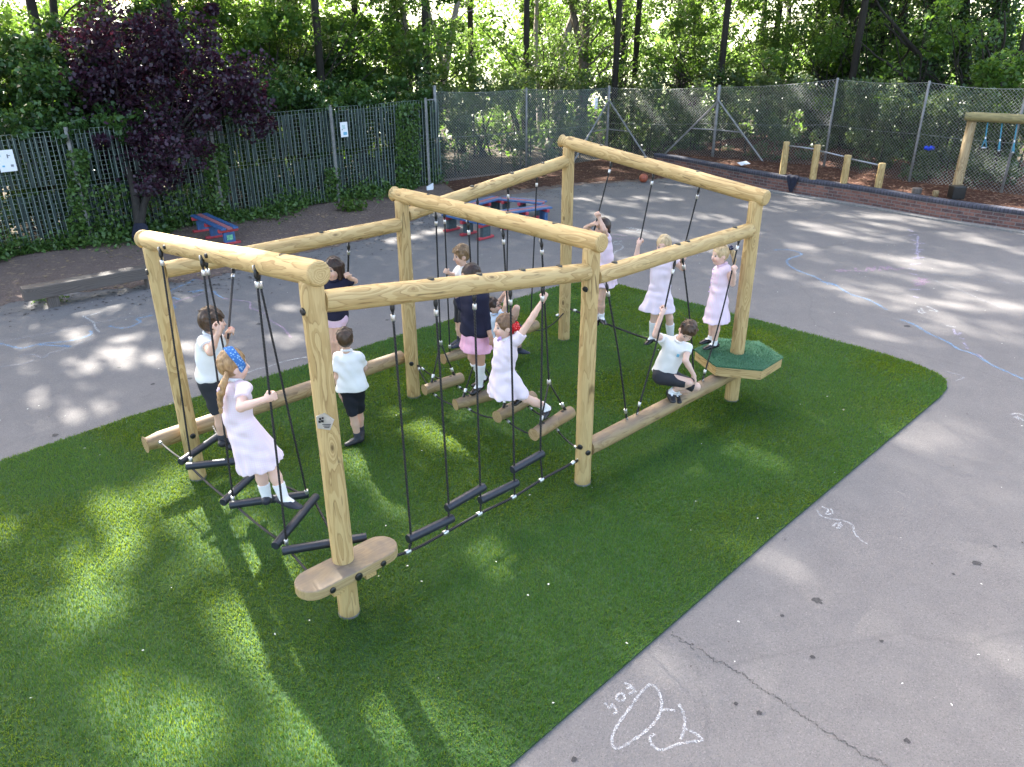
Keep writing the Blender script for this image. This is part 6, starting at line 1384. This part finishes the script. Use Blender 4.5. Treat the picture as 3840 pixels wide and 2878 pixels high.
    # ---- hair
    Hf = bl([hd], .22*k); hs = opts.get('hair_scale', 1.0); Hf.ell(hd+up*.022*k-f*.014*k, (hr[0]*1.10*hs, hr[1]*1.06*hs, hr[2]*.98*hs), (sd, f, up), 0)
    low = opts.get('hair_low', .062); Hf.plane(hd-up*low*k-f*.03*k, -up*.9-f*(-.45)) 
    Hf.ell(hd+f*.088*k-up*.028*k, (.066*k, .052*k, .080*k), (sd, f, up), 0, 'cut')
    for s in (-1, 1): Hf.ell(hd+sd*s*.078*k+f*.004*k-up*.022*k, (.02*k, .024*k, .032*k), (sd, f, up), 0, 'cut')
    if style == 'boy':
        r = np.random.default_rng(len(label))
        for q in range(34):
            a = r.uniform(0, 6.3); t = r.uniform(.05, 1.25); dv = unit(up*math.cos(t)+(sd*math.cos(a)+f*math.sin(a))*math.sin(t)); 
            if dv @ f > .72: continue
            b0 = hd+up*.020*k-f*.014*k+dv*(.086*k); Hf.cap(b0, b0+(dv*.004+unit(f*.5-up*.2+r.normal(0, .5, 3))*.03-up*.006)*k,   .010*k, .005*k, .014)
    if 'fringe' in opts: 
        for x in np.linspace(-.05, .05, 7): Hf.cap(hd+sd*x*k+f*(.052-abs(x)*.35)*k+up*.078*k, hd+sd*(x+opts['fringe'])*k+f*(.082-abs(x)*.3)*k+up*.044*k, .014*k, .008*k, .01)
    if 'bob' in opts:
        for s in (-1, 1):
            for y in (-.06, -.035, -.008): Hf.cap(hd+sd*s*.062*k+f*y*k+up*.03*k, hd+sd*s*.066*k+f*(y+.012)*k-up*opts['bob']*k, .03*k, .016*k, .02)
        Hf.cap(hd-f*.06*k, hd-f*.055*k-up*opts['bob']*k, .05*k, .03*k, .03)
    if 'bob' in opts: Hf.ell(hd+f*.092*k-up*.034*k, (.058*k, .056*k, .082*k), (sd, f, up), 0, 'cut')
    Hf.wrinkle(.0022, 130, 3)
    hobj = Hf.obj('hair', HAIR[hair], body, 1)
    if 'tail' in opts:      # list of points of a ponytail or braid
        for pts in opts['tail']:
            pts = [DEP(ox+x/s_, oy+y/s_, d0+z) for x, y, z in pts]; n_ = len(pts); Tf = bl(pts, .08); br = opts.get('braid')
            for i in range(n_-1):
                r0, r1 = [opts.get('tail_r', .024)*k*(1-.5*abs(2*(j/(n_-1))-.7)) for j in (i, i+1)]
                if br:
                    for q in range(3): c = pts[i]+(pts[i+1]-pts[i])*(q/3); Tf.ell(c+sd*(.011 if (i*3+q) % 2 else -.008), (r0*.9, r0*.8, r0*1.25), (sd, f, up), .008)
                else: Tf.cap(pts[i], pts[i+1], r0, r1, .012)
            Tf.wrinkle(.002, 150, 4); Tf.obj('ponytail' if not br else 'braid', HAIR[hair], body, 1)
    for nm_, pt, r_0, mt in opts.get('ties', []):
        c = DEP(ox+pt[0]/s_, oy+pt[1]/s_, d0+pt[2]); m = MB()
        for q in range(7): a = q*.9; m.ball(c+A3(math.cos(a)*r_0*.55, math.sin(a)*r_0*.4, math.sin(a*1.7)*r_0*.55), r_0*.55, n=8)
        m.build(nm_, CL[mt], body, True)
    if 'band' in opts:
        Bf = bl([hd], .17*k); c = hd+up*.022*k-f*.014*k; Bf.ell(c, (hr[0]*1.16, hr[1]*1.13, hr[2]*1.05), (sd, f, up), 0); nb_ = unit(f*.86+up*.42); Bf.plane(c+nb_*.068*k, nb_); Bf.plane(c+nb_*.012*k, -nb_); Bf.wrinkle(.002, 90, 8); Bf.obj('headband', CL[opts['band']], body, 1)
    if 'glasses' in opts:
        m = MB()
        for s in (-1, 1):
            c = hd+f*.090*k+sd*s*.031*k+up*.002*k; m.tube([c+(sd*math.cos(a)*.021+up*math.sin(a)*.017)*k for a in np.linspace(0, 6.283, 13)], .0026*k, 5, False); m.tube([c+sd*s*.021*k, hd+sd*s*.078*k+up*.004*k], .0026*k, 5)
        m.tube([hd+f*.093*k+sd*.01*k, hd+f*.093*k-sd*.01*k], .0026*k, 5); m.build('glasses', M['black'], body)
    # ---- top
    def bodice(Fd, t, sl_len, to, flare=0.0):
        Fd.cap(shL*.93+shR*.07-sp*.008, shR*.93+shL*.07-sp*.008, (.040+t)*k, (.040+t)*k, .02)
        for s in (-1, 1): Fd.cap(chest+wv*s*.035*k, mid+wv*s*(.034+flare)*k, (.073+t)*k, (.069+t)*k, .03)
        Fd.cap(mid, to, (.076+t)*k, (.082+t+flare)*k, .03); Fd.cap(mid-wv*.03*k, to-wv*(.035+flare)*k, (.068+t)*k, (.073+t+flare)*k, .03); Fd.cap(mid+wv*.03*k, to+wv*(.035+flare)*k, (.068+t)*k, (.073+t+flare)*k, .03)
        for s, sh in (('L', shL), ('R', shR)):
            if 'el'+s in P and sl_len > 0:
                el = P['el'+s]; e = sh+(el-sh)*min(sl_len, 1); Fd.cap(sh, e, (.044+t*.6)*k, (.041+t*.8)*k if sl_len < 1 else .036*k, .022, (0, 1 if sl_len < 1 else 0))
                if sl_len > 1: Fd.cap(el, el+(P['wr'+s]-el)*(sl_len-1), .036*k, .031*k, .015, (0, 1))
    if style == 'boy' or 'shirt' in opts:
        T_ = bl([shL, shR, nk, pel, hipL, hipR]+[P[q] for q in ('elL', 'elR', 'wrL', 'wrR') if q in P], .15); hem = pel-sp*opts.get('hem', .0)*k; bodice(T_, .012, opts.get('sleeve', .62), hem, opts.get('flare', .004)); T_.plane(hem-sp*.012*k, -sp); T_.wrinkle(.0062, 38, len(label)); tp_o = T_.obj('shirt', CL[top], body, 2)
        # collar
        cF = bl([nk], .12); cc = nk+sp*.012*k
        for q in range(14):
            a = q/14*2*math.pi; a2 = (q+1)/14*2*math.pi; g1 = cc+(wv*math.cos(a)*.046+fb*math.sin(a)*.044)*k-sp*.012*k*math.sin(a); g2 = cc+(wv*math.cos(a2)*.046+fb*math.sin(a2)*.044)*k-sp*.012*k*math.sin(a2); cF.cap(g1-sp*.008, g2-sp*.008, .011*k, .011*k, .006)
        cF.obj('collar', CL[opts.get('collar', top)], body, 1)
        if 'badge' in opts: m = MB(); c = chest-sp*.02+fb*.098*k+shd*(-.045)*k; m.box(c, .024*k, .004, .034*k, (shd, fb, sp), .001); m.build('badge', M['inkb'], tp_o)
    if legs:
        S_ = bl([hipL, hipR, P['knL'], P['knR'], pel], .15); S_.cap(hipL, hipR, .083*k, .083*k, .03); S_.cap(pel+sp*.05*k-wv*.03*k, pel-wv*.03*k, .078*k, .085*k, .03); S_.cap(pel+sp*.05*k+wv*.03*k, pel+wv*.03*k, .078*k, .085*k, .03); sl_ = opts.get('short', .93)
        for s, hip in (('L', hipL), ('R', hipR)): kn = P['kn'+s]; S_.cap(hip, hip+(kn-hip)*sl_, .076*k, .061*k, .022, (0, 1))
        S_.plane(pel+sp*.075*k, sp); S_.wrinkle(.0055, 40, 5); S_.obj('shorts', CL[legs], body, 2)
    if style == 'dress':
        waist = P.get('waist', mid*.55+pel*.45); D_f = bl(); bodice(D_f, .010, opts.get('sleeve', .55), waist-sp*.0); hemc = P['hemc']; ax_ = unit(hemc-waist); Ls = np.linalg.norm(hemc-waist)
        # pleated skirt cone, elliptic section
        u1 = unit(wv-ax_*(wv @ ax_)); u2 = np.cross(ax_, u1); r0 = .094*k; r1 = opts.get('hemr', .19)*k; R = r1*1.25+.03
        sl, g = D_f._box(np.minimum(waist, hemc)-R, np.maximum(waist, hemc)+R); p = g-waist; t = (p @ ax_)/Ls; x = p @ u1; y = p @ u2*1.18; th = np.arctan2(y, x); rr = np.hypot(x, y); tc = np.clip(t, 0, 1)
        np_ = opts.get('pleats', 11); rad_ = r0+(r1-r0)*(tc**.82)*(1+.07*tc*np.sin(th*np_+1.3*np.sin(th*2+2)))+.012*tc*np.sin(th*3+1.7); dd = (rr-rad_)*.86; dd = np.maximum(dd, (t-1-.015*np.sin(th*4+1))*Ls); dd = np.maximum(dd, -t*Ls-.01); D_f.put(sl, dd.astype(np.float32), .016)
        for s, hip in (('L', hipL), ('R', hipR)):
            D_f.cap(hip, hip+(P['kn'+s]-hip)*.8, .070*k, .060*k, .02)
        D_f.plane(hemc+ax_*.012, ax_)
        D_f.wrinkle(.0055, 42, len(label)); dr = D_f.obj('dress', CL[top], body, 2)
        cF = bl([nk], .12); cc = nk+sp*.008*k
        for q in range(14):
            a = q/14*2*math.pi; a2 = (q+1)/14*2*math.pi; g1 = cc+(wv*math.cos(a)*.05+fb*math.sin(a)*.048)*k-sp*.016*k*math.sin(a); g2 = cc+(wv*math.cos(a2)*.05+fb*math.sin(a2)*.048)*k-sp*.016*k*math.sin(a2); cF.cap(g1-sp*.008, g2-sp*.008, .012*k, .012*k, .006)
        cF.obj('collar', CL[opts.get('collar', 'white2')], body, 1)
        if 'buttons' in opts: 
            m = MB()
            for q in range(6): c = nk-sp*(.05+.05*q)*k+fb*(.098+.006*q)*k; m.ball(c, .008, n=6)
            m.build('frill', CL['lilac'], dr)
    if 'cardigan' in opts:
        K_ = bl(); bodice(K_, .024, 1.85, pel-sp*.03*k, .012); K_.plane(pel-sp*.06*k, -sp); K_.wrinkle(.005, 32, 9); K_.obj('cardigan', CL['navy'], body, 2)
    # ---- socks and shoes
    for s in 'LR':
        kn, an, toe = P['kn'+s], P['an'+s], P['to'+s]; fd = unit(toe-an); flat_ = unit(fd*A3(1, 1, .35)) ; sh_len = opts.get('sockh', .24)
        Sf = bl([an, an+(kn-an)*sh_len], .12); Sf.cap(an+(kn-an)*sh_len, an-A3(0, 0, .012), (.032+.018*min(1, sh_len*1.6))*k, .033*k, .01, (1, 0)); Sf.cap(an-A3(0, 0, .014), an+flat_*.06*k-A3(0, 0, .022), .030*k, .026*k, .012); Sf.obj('sock', CL[sock], body, 1)
        Fo = bl([an], .24); so_ = an-A3(0, 0, .030*k); he = so_-flat_*.034*k; tt = so_+flat_*.115*k-A3(0, 0, .008); side = unit(np.cross(flat_, (0, 0, 1))); mm_ = so_+flat_*.05*k
        Fo.cap(he, mm_, .034*k, .036*k, .014, sq=(A3(0, 0, 1), .95)); Fo.cap(mm_, tt, .037*k, .032*k, .014, sq=(A3(0, 0, 1), .75))
        if shoe in ('patent', 'navypump'):
            Fo.ell(so_+flat_*.028*k+A3(0, 0, .034*k), (.032*k, .042*k, .024*k), (side, flat_, A3(0, 0, 1)), 0, 'cut'); Fo.cap(so_+flat_*.036*k+side*.034*k+A3(0, 0, .006), so_+flat_*.036*k+A3(0, 0, .036*k), .007, .007, .003); Fo.cap(so_+flat_*.036*k-side*.034*k+A3(0, 0, .006), so_+flat_*.036*k+A3(0, 0, .036*k), .007, .007, .003)
        else: Fo.cap(so_-flat_*.012*k, so_+A3(0, 0, .022*k), .034*k, .034*k, .014)
        Fo.plane(so_-A3(0, 0, .030*k), A3(0, 0, -1)); Fo.obj('shoe', CL[shoe], body, 1)
    return body
zA = (3.317, 700, 1140); zB = (2.512, 760, 1300); zC = (2.18, 1180, 940); zD = (3.189, 1640, 900); zE = (3.07, 1780, 1080); zF = (3.456, 2150, 780); zG = (3.454, 2360, 860); zH = (3.455, 2600, 880); zI = (2.763, 2300, 1100)
NOK = {}
person('boy in white polo and charcoal shorts on the zigzag bridge, holding two ropes', zA, G(840, 1690, .5), dict(head=(320, 222, .02), neck=(290, 385, 0), shR=(215, 470, -.10), shL=(392, 440, .10), elR=(300, 600, -.27), wrR=(398, 370, -.24), haR=(415, 300, -.22), elL=(455, 500, .16), wrL=(500, 385, .05), haL=(515, 340, .03), pelvis=(290, 905, 0), hipR=(262, 965, -.05), hipL=(325, 955, .07), knR=(405, 1360, -.04), anR=(445, 1690, 0), toR=(490, 1760, .10), knL=(470, 1400, .05), anL=(570, 1730, .0), toL=(640, 1790, .08)),
 ((.80, .55, -.12),), 1.38, 'brown', 'white', opts=dict(gripR=(0, 0, 1), gripL=(0, 0, 1), sleeve=.55, front=A3(.8, .5, 0), fringe=.01))
person('girl with blue headband and long braid in pink gingham on the zigzag bridge', zB, G(1084, 1921, .5), dict(head=(292, 178, .02), neck=(285, 312, 0), shR=(388, 392, -.12), shL=(252, 352, .10), elR=(385, 580, -.24), wrR=(615, 515, -.24), haR=(682, 492, -.23), elL=(315, 530, .22), wrL=(345, 640, .27), haL=(350, 680, .27), pelvis=(360, 715, 0), hipR=(418, 770, -.06), hipL=(345, 760, .07), knR=(640, 1110, -.06), anR=(765, 1420, -.10), toR=(905, 1535, -.14), knL=(530, 1130, .05), anL=(602, 1410, .03), toL=(650, 1480, .16), waist=(325, 650, 0), hemc=(560, 1105, .0)),
 ((.82, .55, -.05),), 1.38, 'ginger', 'pinkg', None, None, 'whitesock', 'navypump', 'dress', dict(gripR=(0, 0, 1), band='bandana', hemr=.185, sockh=.42, front=A3(.8, .6, 0), braid=True, tail_r=.030, tail=[[(225, 270, -.10), (205, 330, -.13), (180, 400, -.14), (165, 480, -.14), (165, 560, -.12), (180, 640, -.10)]], ties=[('hair_tie', (172, 410, -.14), .028, 'pinkshort')], tone=(.70, .47, .38), pleats=15))
person('boy in white polo and black shorts standing on the turf, back turned', zC, FG(745, 962), dict(head=(247, 722, 0), neck=(262, 818, 0), shL=(190, 868, 0), shR=(358, 862, 0), elL=(186, 1035, -.02), wrL=(212, 1172, .05), haL=(226, 1212, .06), elR=(405, 960, .13), wrR=(390, 1010, .28), haR=(385, 1015, .33), pelvis=(305, 1085, 0), hipL=(272, 1130, 0), hipR=(342, 1122, 0), knL=(316, 1345, -.02), anL=(352, 1528, .0), toL=(262, 1572, -.06), knR=(362, 1310, .10), anR=(378, 1468, .15), toR=(372, 1490, .03)),
 ((-.25, .95, -.05),), 1.28, 'brown', 'white', None, 'blackcl', 'greysock', 'trainer', 'boy', dict(sleeve=.66, hem=.05, flare=.02, short=.98, front=A3(-.1, 1, 0)))
person('girl in navy top and pink shorts standing on the left balance log', zC, G(1262, 1362, .56), dict(head=(152, 148, 0), neck=(156, 236, 0), shR=(84, 272, 0), shL=(226, 258, .02), elL=(330, 250, .14), wrL=(290, 222, .02), haL=(278, 203, 0), elR=(62, 390, -.08), wrR=(112, 455, -.16), haR=(140, 460, -.18), pelvis=(170, 505, 0), hipR=(138, 548, 0), hipL=(206, 548, 0), knR=(136, 745, -.03), anR=(150, 925, 0), toR=(140, 972, -.12), knL=(200, 745, -.03), anL=(205, 930, 0), toL=(200, 975, -.12)),
 ((-.42, -.88, -.08),), 1.36, 'dark', 'navy', None, 'pinkshort', 'whitesock', 'trainer', 'boyless', dict(shirt=1, sleeve=.75, hem=.04, short=.36, bob=.10, gripL=(0, 0, 1), collar='navy', badge=1, front=A3(-.3, -1, 0), sockh=.2))
person('sandy haired boy in white shirt standing sideways on the swinging log', zD, PLN(1721, 1308, C_, E_), dict(head=(287, 183, 0), neck=(322, 318, 0), shL=(372, 362, -.08), shR=(262, 362, .10), elR=(205, 440, .24), wrR=(135, 395, .12), haR=(108, 380, .10), elL=(395, 555, -.12), wrL=(350, 690, -.2), haL=(335, 720, -.2), pelvis=(322, 690, .03), hipL=(335, 745, -.04), hipR=(282, 742, .07), knL=(300, 1000, -.06), anL=(296, 1215, 0), toL=(195, 1272, -.05), knR=(258, 985, .12), anR=(272, 1190, .13), toR=(175, 1250, .08)),
 ((-.88, -.42, -.14),), 1.30, 'sandy', 'white', None, 'charcoal', 'greysock', 'navyshoe', 'boy', dict(sleeve=.9, gripR=(0, 0, 1), front=A3(-.7, -.6, 0), fringe=.02, hair_scale=1.04))
person('girl in navy cardigan over a pink dress, standing on the log bridge', zD, G(1790, 1458, .52), dict(head=(392, 440, 0), neck=(430, 585, 0), shR=(368, 672, .08), shL=(536, 690, -.06), elR=(285, 800, .03), wrR=(235, 672, .05), haR=(212, 650, .05), elL=(585, 935, -.08), wrL=(622, 1110, -.12), haL=(640, 1170, -.12), pelvis=(450, 1040, 0), hipL=(492, 1092, -.04), hipR=(420, 1090, .05), knR=(415, 1400, .06), anR=(545, 1640, .12), toR=(490, 1685, .07), knL=(520, 1400, -.03), anL=(500, 1735, 0), toL=(440, 1780, -.08), waist=(452, 960, 0), hemc=(455, 1305, 0)),
 ((-.80, -.55, -.05),), 1.38, 'dark', 'pink', None, None, 'whitesock', 'patent', 'dress', dict(cardigan=1, hemr=.165, sockh=.75, front=A3(-.7, -.6, 0), sleeve=0, braid=True, tail_r=.024, tail=[[(500, 360, .05), (545, 480, .06), (580, 590, .05), (605, 680, .02), (610, 730, 0)]], ties=[('scrunchie', (452, 345, .02), .035, 'whitescr')], tone=(.50, .31, .22)))
person('boy in glasses and pale blue shirt sitting on the swinging log', zD, PLN(1895, 1262, C_, E_)+A3(0, 0, .05), dict(head=(672, 790, 0), neck=(690, 888, 0), shR=(768, 932, -.10), shL=(640, 935, .10), elR=(806, 800, -.20), wrR=(816, 655, -.15), haR=(812, 605, -.14), elL=(700, 770, .22), wrL=(748, 655, .12), haL=(790, 608, .02), pelvis=(745, 1120, .05), hipR=(775, 1090, -.03), hipL=(765, 1082, .10), knL=(948, 818, .10), anL=(918, 985, .22), toL=(975, 1035, .2), knR=(960, 1150, -.14), anR=(978, 1305, -.02), toR=(1090, 1365, -.02)),
 ((.88, -.30, .30), (-.3, 0, .95)), 1.28, 'dark', 'paleblue', None, 'blackcl', 'greysock', 'navyshoe', 'boy', dict(sleeve=.6, gripR=(0, 0, 1), gripL=(0, 0, 1), glasses=1, front=A3(.6, -.5, .5)))
person('girl with red sequin bow stretching one leg and arm across the log bridge', zE, G(2085, 1560, .52), dict(head=(335, 445, 0), neck=(368, 568, 0), shL=(486, 602, -.07), shR=(292, 612, .07), elL=(588, 392, -.12), wrL=(676, 178, -.11), haL=(704, 124, -.10), elR=(320, 690, .26), wrR=(395, 580, .30), haR=(430, 520, .3), pelvis=(330, 960, 0), hipL=(398, 1010, -.05), hipR=(296, 1010, .06), knL=(592, 1275, -.10), anL=(838, 1378, -.02), toL=(792, 1480, -.12), knR=(410, 1200, -.06), anR=(535, 1230, .14), toR=(475, 1300, .06), waist=(330, 885, 0), hemc=(338, 1225, 0)),
 ((-.86, -.46, .02),), 1.30, 'mouse', 'pinkpale', None, None, 'whitesock', 'patent', 'dress', dict(hemr=.172, sockh=.30, gripL=(0, 0, 1), front=A3(-.6, -.7, 0), sleeve=.35, ties=[('hair_bow', (455, 470, .0), .058, 'red'), ('neck_ribbon', (285, 592, -.09), .022, 'lilac')], tone=(.68, .46, .36), pleats=9, hair_low=.05))
person('dark haired girl in pink dress on the tightrope, both hands gripping one rope', zF, PLN(2261, 1230, E_, F_), dict(head=(378, 262, 0), neck=(396, 378, 0), shR=(342, 405, .08), shL=(436, 395, -.07), elL=(398, 285, -.20), wrL=(342, 150, -.16), haL=(322, 95, -.14), elR=(165, 268, .06), wrR=(255, 220, -.04), haR=(302, 206, -.08), pelvis=(402, 790, 0), hipL=(432, 840, -.05), hipR=(372, 840, .05), knL=(365, 1180, -.04), anL=(366, 1412, 0), toL=(415, 1535, -.12), knR=(335, 1190, .07), anR=(300, 1420, .05), toR=(300, 1510, -.06), waist=(410, 645, 0), hemc=(418, 1000, 0)),
 ((-.78, -.45, .0),), 1.32, 'dark', 'pinks', None, None, 'whitesock', 'patent', 'dress', dict(hemr=.155, sockh=.22, gripL=(0, 0, 1), gripR=(0, 0, 1), front=A3(-.6, -.7, 0), sleeve=.35, braid=True, tail_r=.028, tail=[[(440, 250, .05), (462, 290, .06), (455, 340, .06)]], ties=[('scrunchie', (432, 228, .0), .026, 'whitescr')]))
person('tall blonde girl in white knee socks on the tightrope, arms spread to ropes', zG, PLN(2431, 1300, E_, F_), dict(head=(445, 218, 0), neck=(428, 348, 0), shR=(296, 425, 0), shL=(560, 402, .02), elR=(85, 395, .02), wrR=(110, 218, 0), haR=(134, 150, 0), elL=(702, 512, -.02), wrL=(695, 420, -.14), haL=(690, 378, -.18), pelvis=(398, 770, 0), hipR=(348, 820, 0), hipL=(450, 820, 0), knR=(325, 1120, -.05), anR=(298, 1390, 0), toR=(214, 1500, -.10), knL=(520, 1150, -.05), anL=(535, 1420, 0), toL=(560, 1500, -.12), waist=(398, 735, 0), hemc=(366, 1045, 0)),
 ((-.45, -.88, -.08),), 1.38, 'blonde', 'pinkpale', None, None, 'whitesock', 'patent', 'dress', dict(hemr=.198, sockh=.72, gripR=(0, 0, 1), gripL=(0, 0, 1), front=A3(-.1, -1, 0), sleeve=.4, tone=(.70, .47, .38), pleats=9, brow=(.4, .28, .15)))
person('small blonde girl with ponytail in pink dress standing on the hexagon platform', zH, G(2655, 1316, .63), dict(head=(346, 264, 0), neck=(376, 388, 0), shL=(428, 452, -.08), shR=(322, 452, .10), elL=(490, 640, -.06), wrL=(492, 500, -.13), haL=(474, 420, -.13), elR=(325, 620, .22), wrR=(300, 700, .22), haR=(290, 730, .22), pelvis=(338, 760, 0), hipL=(348, 812, -.04), hipR=(325, 802, .06), knL=(312, 1115, -.06), anL=(272, 1408, 0), toL=(140, 1478, -.04), knR=(262, 1100, .09), anR=(226, 1338, .12), toR=(115, 1388, .09), waist=(335, 705, 0), hemc=(288, 1118, 0)),
 ((-.95, -.28, -.08),), 1.22, 'blonde', 'pinks', None, None, 'whitesock', 'patent', 'dress', dict(hemr=.168, sockh=.14, gripL=(0, 0, 1), front=A3(-.95, -.3, 0), sleeve=.15, buttons=1, collar='pinkshort', tone=(.72, .48, .39), brow=(.45, .32, .18), tail_r=.030, tail=[[(478, 190, .02), (515, 240, .02), (530, 330, .02), (522, 430, .0)]], ties=[('scrunchie', (478, 185, .0), .032, 'scrunch'), ('watch', (494, 535, -.115), .022, 'pinkshort')], hair_low=.06, pleats=10))
person('boy in white polo crouching on the right balance log, looking down', zI, PLN(2506, 1500, D_, F_), dict(head=(765, 392, -.08), neck=(682, 478, .0), shR=(516, 478, .04), shL=(768, 566, -.02), elR=(458, 440, -.14), wrR=(548, 238, -.12), haR=(575, 188, -.10), elL=(748, 700, -.14), wrL=(828, 838, -.12), haL=(848, 885, -.11), pelvis=(525, 820, .10), hipR=(492, 862, .05), hipL=(585, 860, .13), knR=(785, 925, -.10), anR=(590, 1022, .02), toR=(618, 1115, -.10), knL=(860, 970, .06), anL=(640, 1030, .13), toL=(668, 1090, .05)),
 ((-.12, -.72, -.66), (.35, -.55, .75)), 1.28, 'brown', 'white', None, 'charcoal', 'whitesock', 'trainer', 'boy', dict(sleeve=.45, gripR=(0, 0, 1), hem=.02, short=.9, front=A3(.4, -.9, 0), badge=1, sockh=.25, tone=(.68, .46, .37)))
